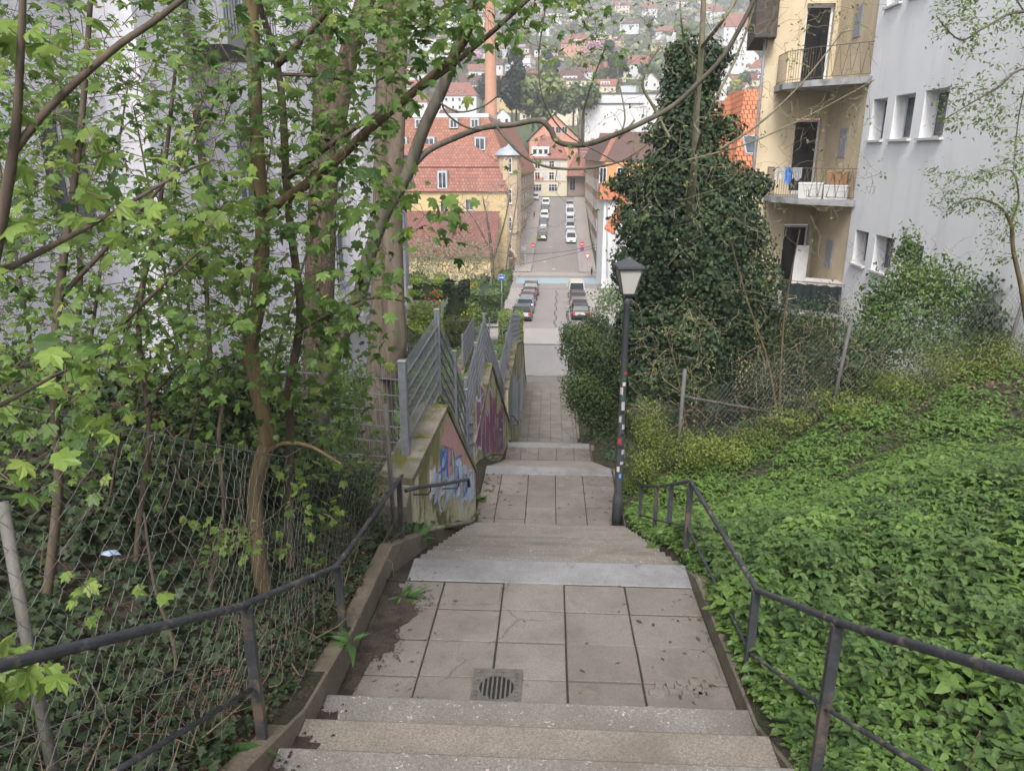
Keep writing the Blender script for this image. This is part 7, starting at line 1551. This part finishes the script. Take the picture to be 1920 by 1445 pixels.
# thin dry stems tangled at the foot of the old fence
st = []
for _ in range(380):
    y = random.uniform(1.2, 6.8); x = random.uniform(-2.1, -1.5); z = float(gz(x, y)) + random.uniform(.0, .10); p = np.array((x, y, z)); q = p + np.array((random.gauss(0, .12), random.gauss(0, .2), random.uniform(-.0, .3))); c = (p + q) / 2 + rng.normal(0, .07, 3)
    st.append(smoothline([p, c, q], [random.choice((.0018, .0025, .0045)), .0012], 3))
for _ in range(160):
    x, y = random.uniform(1.6, 8), random.uniform(1, 13); z = float(gz(x, y)); p = np.array((x, y, z)); q = p + np.array((random.gauss(0, .3), random.gauss(0, .3), random.uniform(.05, .35))); st.append(smoothline([p, (p + q) / 2 + rng.normal(0, .06, 3), q], [.003, .0015], 3))
o = tubes_obj('dry_stems', st, M('dry_stem', (.095, .072, .05), (.15, .115, .08), 7, .9), None, 3); tag(o, kind='stuff')
b = scatter(-2.3, -1.49, .3, 7.8, 3600); b[:, 2] += rng.uniform(.01, .10, len(b)); m = len(b)
o = leaf_obj('kerbside_ivy', [(IVY, b, rdir(m, 0, .3), rng.normal(0, .4, (m, 3)) + np.array((.3, -.2, 1)), rng.uniform(.03, .065, m), np.clip(rng.normal(.45, .3, m), 0, 1))], MIVYG); tag(o, kind='stuff')
# wild garlic clumps: each a plant of its own
MGAR = leafmat('garlic_leaf', (.05, .14, .03), (.13, .27, .06), .35, .4)
def clump(label, x, y, z, n, size, spread=.05, tmpl=LANCE, mat=None, name='wild_garlic', cat='plant', up=.55):
    t = thing(name, label, cat, (x, y, z)); w = rng.uniform(0, 6.28, n); p = np.tile((x, y, z), (n, 1)) + np.stack([np.cos(w), np.sin(w), np.zeros(n)], 1) * rng.uniform(0, spread, (n, 1))
    d = np.stack([np.cos(w) + rng.normal(0, .25, n), np.sin(w) + rng.normal(0, .25, n), rng.uniform(up * .1, up * 2.6, n)], 1); leaf_obj('leaves', [(tmpl, p, d, np.tile((0, 0, 1.), (n, 1)) + rng.normal(0, .4, (n, 3)), rng.uniform(size * .4, size * 1.15, n), rng.random(n))], mat or MGAR, t); return t
def onbank(px, py, z0=None):
    r = ray(px, py)
    for Y in np.arange(1, 30, .03):
        t = Y / r[1]; x, z = r[0] * t, r[2] * t
        if float(gz(x, Y)) >= z: return x, Y, float(gz(x, Y))
for px, py, n, s_, lab in ((655, 1205, 9, .24, 'broad leaved wild garlic clump at the post of the left handrail'), (425, 1410, 7, .22, 'wild garlic leaves under the left handrail at the bottom edge'), (785, 1050, 14, .26, 'garlic clump on the kerb left of the second flight'), (770, 1110, 10, .17, 'small garlic tuft on the soil left of the landing'),
                           (1270, 1085, 12, .22, 'garlic clump drooping over the kerb right of the second flight'), (1690, 1290, 12, .30, 'pale garlic clump among the nettles below the right handrail'), (1480, 935, 14, .34, 'tall garlic clump in the middle of the green bank'), (1420, 900, 12, .3, 'garlic clump left of the tall one on the green bank'),
                           (1740, 960, 12, .32, 'garlic clump on the right part of the green bank'), (1560, 900, 10, .28, 'garlic clump above the tall one on the green bank'), (1890, 800, 9, .3, 'garlic clump beside the brown leaf litter at the right edge'), (1330, 1000, 10, .24, 'garlic clump behind the corner of the right handrail')):
    q = onbank(px, py)
    if px == 785: q = (-1.45, 7.35, float(sp(7.35)) + .12)
    if px == 770: q = (-1.2, 5.35, zA(5.35))
    if px == 1270: q = (1.33, 6.05, -3.62)
    clump(lab, *q, n, s_)
q = P(785, 1298, 4.0); clump('little dandelion tuft growing on the edge step of the landing', q.x, 4.0, -3.44, 12, .09, .02, LANCE, MNET, 'weed_tuft', 'weed', .25)
t = thing('twiggy_shrub', 'bare twiggy shrubs under the yellow side wall, no leaves yet', 'shrub', P(830, 540, 60)); tubes_obj('stems', grow([(np.array(P(x_, 545, 60)), .06) for x_ in (780, 820, 860, 900)] , region([(765, 930, 450, 540, 58, 64, 260)]), rmax=.05, rmin=.018), MTWIG2, t, 4)
for px, py, lab in ((900, 940, 'weed tuft at the left foot of the upper landing'), (893, 985, 'weed tuft at the end of the pale edging pipe'), (1225, 1040, 'weed tuft on the right edge of the second flight')):
    Y = 12.0 if py == 940 else (11.0 if py == 985 else 7.5); q = P(px, py, Y); clump(lab, q.x, Y, float(sp(Y)) + .02, 16, .14, .05, OVAL, MNET, 'weed_tuft', 'weed', .4)
# litter
mb = MB(); q = onbank(212, 1064); x, y, z = q; rr = random.Random(2); vs = [(x + .06 * math.cos(a) * rr.uniform(.5, 1.2), y + .035 * math.sin(a) * rr.uniform(.5, 1.2), z + .09 + rr.uniform(0, .03)) for a in np.linspace(0, 5.6, 8)] + [(x, y, z + .125)]
mb.add(vs, [(i, (i + 1) % 8, 8) for i in range(8)]); tag(mb.build('crumpled_wrapper', M('wrapper_blue_white', (.13, .2, .33), (.3, .33, .37), 30, .4)), 'crumpled blue and white wrapper lying on the dark left bank', 'litter')
# yellow celandine flowers as one uncounted carpet
b = scatter(1.6, 9.5, 5, 14.5, 260, kp); b[:, 2] += .17; m = len(b); o = leaf_obj('yellow_blossoms', [(fan_template([(i * 45, .5 if i % 2 else .3) for i in range(8)]), b, rdir(m, 0, .2), rdir(m, 2), rng.uniform(.02, .035, m), rng.random(m))], leafmat('yellow_petal', (.6, .5, .03), (.7, .6, .05), .2)); tag(o, kind='stuff')
# ------------------------------------------------------------------ garden terrace on the left
def hedge(label, box, n, size, mat, rnd=.3, name='hedge', cat='hedge', tmpl=OVAL):
    """clipped hedge: rounded box shell of leaves over a dark woody core"""
    x0, x1, y0, y1, z0, z1 = box; t = thing(name, label, cat, ((x0 + x1) / 2, (y0 + y1) / 2, z0)); d = rdir(n); p = np.sign(d) * np.abs(d) ** rnd; p = p / np.abs(p).max(1, keepdims=True); p *= rng.uniform(.9, 1.03, (n, 1))
    c = np.array(((x0 + x1) / 2, (y0 + y1) / 2, (z0 + z1) / 2)); hsz = np.array(((x1 - x0) / 2, (y1 - y0) / 2, (z1 - z0) / 2)); nn = d + rng.normal(0, .4, (n, 3)) + np.array((0, 0, .3)); y = rng.normal(0, 1, (n, 3))
    leaf_obj('foliage', [(tmpl, c + p * hsz, y, nn, rng.uniform(size * .7, size * 1.2, n), np.clip(rng.normal(.5, .25, n), 0, 1))], mat, t)
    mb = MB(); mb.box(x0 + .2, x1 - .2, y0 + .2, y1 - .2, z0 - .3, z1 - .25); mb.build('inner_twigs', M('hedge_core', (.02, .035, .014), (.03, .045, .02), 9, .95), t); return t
def hb(x0, x1, yt, yb, Y, dep, label, n, size, mat, **k):
    a, b_ = P(x0, yt, Y), P(x1, yb, Y); return hedge(label, (a.x, b_.x, Y, Y + dep, b_.z, a.z), n, size, mat, **k)
MLG = leafmat('privet_leaf', (.12, .19, .03), (.28, .36, .06), .3, k=1.0); MMG = leafmat('hedge_leaf', (.07, .13, .04), (.16, .24, .08), .3, k=.9)
hb(935, 978, 592, 655, 34.2, 1.6, 'round clipped bright green hedge at the end of the garden terrace', 6000, .09, MLG, rnd=.6)
hb(832, 872, 602, 648, 32, 1.4, 'small rounded olive hedge beside the mesh fence peak', 4500, .08, leafmat('olive_leaf', (.10, .13, .04), (.2, .23, .08), .3), rnd=.6)
hb(831, 876, 532, 608, 38, 1.2, 'dark ivy covered block hedge in the garden', 6000, .12, MIVYG, rnd=.3, tmpl=IVY)
hb(766, 834, 524, 556, 46, 2, 'bright yellow green hedge behind the tulips', 4500, .12, MLG, rnd=.35)
hb(872, 936, 548, 600, 48, 5, 'low grey green hedge running towards the street', 6000, .14, MMG, rnd=.4)
hb(925, 950, 535, 562, 64, 10, 'ivy mound at the left kerb of the near street', 2500, .2, MMG, rnd=.6)
for lab, lobes, n, mt, sz in (('loose grey green shrubs with bare twigs below the yellow side wall', [(790, 480, 40, 40, 70), (840, 470, 40, 36, 72), (885, 480, 36, 36, 74), (800, 510, 40, 22, 60), (860, 520, 50, 20, 60)], 3400, leafmat('grey_green_leaf', (.13, .14, .07), (.24, .25, .14), .2, k=1.0), (.14, .28)),
                              ('low flower border plants beside the garden railing', [(790, 590, 34, 26, 30), (770, 620, 34, 20, 28), (810, 615, 24, 24, 30), (888, 592, 16, 24, 38)], 4200, MLG, (.08, .14)),
                              ('yellow forsythia bush between the ivy block and the low hedge', [(885, 545, 14, 14, 50)], 900, leafmat('forsythia', (.45, .35, .02), (.6, .5, .05), .2), (.08, .14)),
                              ('dark shrub row behind the bright hedge', [(780, 520, 20, 10, 56), (905, 530, 26, 16, 66)], 1200, MIVYG, (.2, .32)),
                              ('small green trees beside the right side of the near street', [(1150, 560, 40, 30, 60), (1200, 540, 50, 40, 60)], 2500, MMG, (.15, .3))):
    t = thing('garden_shrub', lab, 'shrub', P(lobes[0][0], lobes[0][1] + lobes[0][3], lobes[0][4])); lobecrown('foliage', lobes, n, OVAL, sz, mt, t, depth=.9, inner=.3, rag=.2)
# flowers on the shrubs
def flower(label, cat, px, py, Y, col, s_, grp):
    p = P(px, py, Y); t = thing('tulip' if cat == 'tulip' else 'flower', label, cat, p - Vector((0, 0, .35)), group=grp); mb = MB(); mb.tube([p - Vector((0, 0, .35)), p], .012, 4); mb.build('stem', MMG, t)
    mb = MB(); mb.lathe(p, [(s_ * .3, 0), (s_ * .55, s_ * .4), (s_ * .5, s_ * .9), (s_ * .25, s_ * 1.25)], 7); mb.build('bloom', M('petal_' + col, {'red': (.6, .07, .04), 'yellow': (.7, .5, .03), 'pink': (.6, .15, .15)}[col], None, 9, .6), t, smooth=True)
for i, (px, py) in enumerate(((797, 562), (804, 563), (812, 551), (816, 548), (821, 560), (819, 573), (824, 556), (786, 574), (807, 553), (815, 566))): flower('red tulip in the garden border above the mesh fence', 'tulip', px, py, 31, 'red', .085, 'red tulips in the border')
for i, (px, py) in enumerate(((777, 583), (780, 581), (825, 566), (789, 580), (870, 588), (876, 591), (866, 592))): flower('yellow flower in the garden border', 'flower', px, py, 31 if px < 840 else 36, 'yellow', .08, 'yellow flowers in the border')
# bare spreading trees by the corner building
def baretree(label, lims, regs, rmin=.02, rmax=.06, nl=0):
    return tree(label, lims, BK5, region(regs), MBUD if nl else None, 3, (.1, .2), SMALL, name='bare_street_tree', rmax=rmax, rmin=rmin, tn=7, twig=M('far_twig', (.2, .165, .125), (.26, .22, .17), 2), leaf_frac=nl, wig=.1, spread=.3)
baretree('bare grey tree spreading in front of the yellow side wall', [([(925, 548, 78), (922, 480, 78), (915, 420, 78), (905, 370, 78)], [.22, .18, .12, .05]), ([(924, 490, 78), (945, 420, 78), (955, 370, 78)], [.12, .08, .04]), ([(920, 470, 78), (888, 410, 78), (862, 380, 78)], [.09, .06, .03])], [(855, 985, 335, 500, 75, 81, 420)], .018, .05)
baretree('slimmer bare tree against the sandstone front at the junction', [([(944, 545, 92), (952, 480, 92), (965, 400, 92), (972, 350, 92)], [.13, .1, .07, .03])], [(935, 1000, 350, 520, 90, 94, 220)], .018, .05)
baretree('bare tree with a fan of fine twigs behind the cream end house', [([(1085, 330, 192), (1085, 260, 192), (1082, 220, 192)], [.3, .2, .1])], [(1062, 1110, 200, 300, 190, 196, 70)], .04, .1)
# ------------------------------------------------------------------ trees on the far hill
def proto(name, seed, w, h, n, mat, sz, label, lean=0, tm=TUFT):
    r_ = np.random.default_rng(seed); t = thing(name, label, 'tree', (0, 0, 0), group=None); L = 9; C_ = r_.normal(0, 1, (L, 3)) * np.array((w * .24, w * .24, h * .17)) + np.array((0, 0, h * .62)); Rr = r_.uniform(.2, .34, L) * w
    k = n // L; pos = []; nr = []
    for c, q in zip(C_, Rr): d = unit(r_.normal(0, 1, (k, 3))); pos.append(c + d * q * r_.uniform(.6, 1.1, (k, 1)) * np.array((1, 1, .9))); nr.append(d)
    pos = np.concatenate(pos); nr = np.concatenate(nr) + r_.normal(0, .4, (len(pos), 3)) + np.array((0, 0, .4)); m = len(pos)
    leaf_obj('crown', [(tm, pos, r_.normal(0, 1, (m, 3)), nr, r_.uniform(sz * .7, sz * 1.3, m), np.clip(r_.normal(.5, .28, m), 0, 1))], mat, t)
    mb = MB(); mb.tube([(0, 0, -1), (0, 0, h * .3), (w * .03, 0, h * .6)], [w * .035, w * .025, w * .012], 6); mb.tube([(0, 0, h * .3), (w * .2, 0, h * .6)], [w * .02, w * .008], 5); mb.tube([(0, 0, h * .35), (-w * .18, w * .1, h * .65)], [w * .018, w * .008], 5); mb.build('trunk', BK5, t); return t
KINDS = [('pale green spring tree on the far hillside', leafmat('hill_pale', (.14, .19, .06), (.27, .31, .11), .2, k=1.0), 9, 9, 900, 1.1), ('mid green tree on the far hillside', leafmat('hill_mid', (.06, .11, .04), (.15, .21, .08), .2, k=1.0), 8, 9, 900, 1.1), ('dark evergreen tree on the far hillside', leafmat('hill_dark', (.02, .045, .025), (.05, .085, .045), .1), 6, 12, 900, 1.0),
         ('yellow green tree on the far hillside', leafmat('hill_yellow', (.22, .24, .05), (.36, .36, .09), .2, k=1.0), 8, 8, 800, 1.0), ('grey brown tree still bare on the far hillside', leafmat('hill_bare', (.14, .12, .09), (.22, .19, .14), .1, k=1.0), 9, 9, 700, .9), ('pink blossoming tree on the far hillside', leafmat('hill_pink', (.5, .27, .36), (.65, .42, .5), .2, k=1.0), 7, 7, 700, .9)]
PR = [proto('hillside_tree', 50 + i, k[2], k[3], k[4], k[1], k[5], k[0]) for i, k in enumerate(KINDS)]
for p in PR: index_children(p)
used = [False] * 6; taken = [(h_[0], h_[1], h_[2] * .42) for h_ in HH]
def place(i, px, py, s_=1.0, Y=None):
    q = hit(px, py) if Y is None else P(px, py, Y); o = PR[i] if not used[i] else copy_tree(PR[i])
    used[i] = True; o.location = q; o.rotation_euler = (0, 0, random.uniform(0, 6.28)); o.scale = (s_, s_, s_ * random.uniform(.85, 1.15)); o['group'] = 'trees on the far hillside'
place(5, 882, 128, 1.3); place(5, 1118, 112, 1.2); place(5, 1102, 120, 1.0); place(2, 1027, 178, 1.2); place(2, 1036, 176, 1.0); place(3, 1085, 150, 1.2); place(3, 974, 100, 1.6); place(0, 1012, 235, 1.5, 225); place(0, 998, 222, 1.4, 235); place(1, 968, 222, 1.3, 228); place(2, 905, 205, 1.1); place(2, 960, 240, 1.2, 215); place(1, 1075, 230, 1.2, 225)
place(2, 1150, 170, 1.5); place(0, 1136, 150, 1.5)
random.seed(12); cnt = 0
while cnt < 150:
    px = random.uniform(600, 1500); py = 215 - 235 * random.random() ** .85
    if any(abs(px - a) < c + 8 and -30 < b_ - py < 2 for a, b_, c in taken): 
        if random.random() < .96: continue
    i = random.choices([0, 1, 2, 3, 4, 5], [5, 6, 3, 2, 6, .25])[0]; place(i, px, py, random.uniform(.55, 1.0)); cnt += 1
# the wooded upper slope that reads as one mass
n = 26000; x = rng.uniform(-420, 420, n); y = rng.uniform(420, 1330, n); clus = np.sin(x * .11) * np.sin(y * .07 + x * .02) + .5 * np.sin(x * .31 + y * .2)
k = (rng.random(n) < .35 + .4 * np.clip((y - 520) / 260, 0, 1)) & (np.abs(x + 10) < y * .62); x, y, clus = x[k], y[k], clus[k]; n = len(x)
z = gz(x, y) + rng.uniform(0, 9, n) + 2 * clus; pos = np.stack([x, y, z], 1)
o = leaf_obj('hillside_wood', [(TUFT, pos, rng.normal(0, 1, (n, 3)), rng.normal(0, .5, (n, 3)) + np.array((0, -.5, 1)), rng.uniform(2.5, 5.0, n), np.clip(.5 + .3 * clus + rng.normal(0, .2, n), 0, 1))], leafmat('wood_leaf', (.17, .17, .12), (.30, .30, .18), .1, .8, (.36, .30, .25), k=.9)); tag(o, kind='stuff')

# small debris lying on the stairs
bits = []; mb = MB()
def surf(y):
    if y < 3.95: return None
for _ in range(520):
    zone = random.choice(((3.98, 5.65, -3.45, -3.565, -1.36), (10.8, 13.3, -5.85, -5.955, -1.2), (19.3, 20.7, -8.35, -8.42, -1.2), (29.3, 37, -11.75, -12.02, -1.2)))
    y = random.uniform(zone[0], zone[1]); e = random.random(); x = (zone[4] + .02 + abs(random.gauss(0, .25))) if e < .45 else ((1.25 - abs(random.gauss(0, .2))) if e < .75 else random.uniform(zone[4], 1.25))
    z = float(np.interp(y, zone[:2], zone[2:4])) + .006; s_ = random.uniform(.004, .014) * (1 + (y > 10) * .8); a = random.uniform(0, 6.3); l = random.uniform(1, 2.6)
    c_, d_ = math.cos(a) * s_, math.sin(a) * s_
    mb.ti = random.random(); mb.add([(x - c_ * l, y - d_ * l, z), (x + d_, y - c_, z + s_ * .4), (x + c_ * l, y + d_ * l, z), (x - d_, y + c_, z + s_ * .2)], [(0, 1, 2, 3)])
tag(mb.build('leaf_debris', leafmat('debris', (.06, .04, .025), (.3, .22, .14), .1, .9)), kind='stuff')
# ------------------------------------------------------------------ haze
m = bpy.data.materials.new('haze_air'); m.use_nodes = True; nt = m.node_tree; nt.nodes.clear()
o = nt.nodes.new('ShaderNodeOutputMaterial'); v = nt.nodes.new('ShaderNodeVolumePrincipled'); nt.links.new(v.outputs[0], o.inputs['Volume'])
v.inputs['Color'].default_value = (.93, .95, 1, 1); v.inputs['Density'].default_value = .0007; v.inputs['Anisotropy'].default_value = .2
mb = MB(); mb.box(-430, 430, -12, 1720, -20.5, 262); h = mb.build('haze', m); tag(h, kind='stuff')
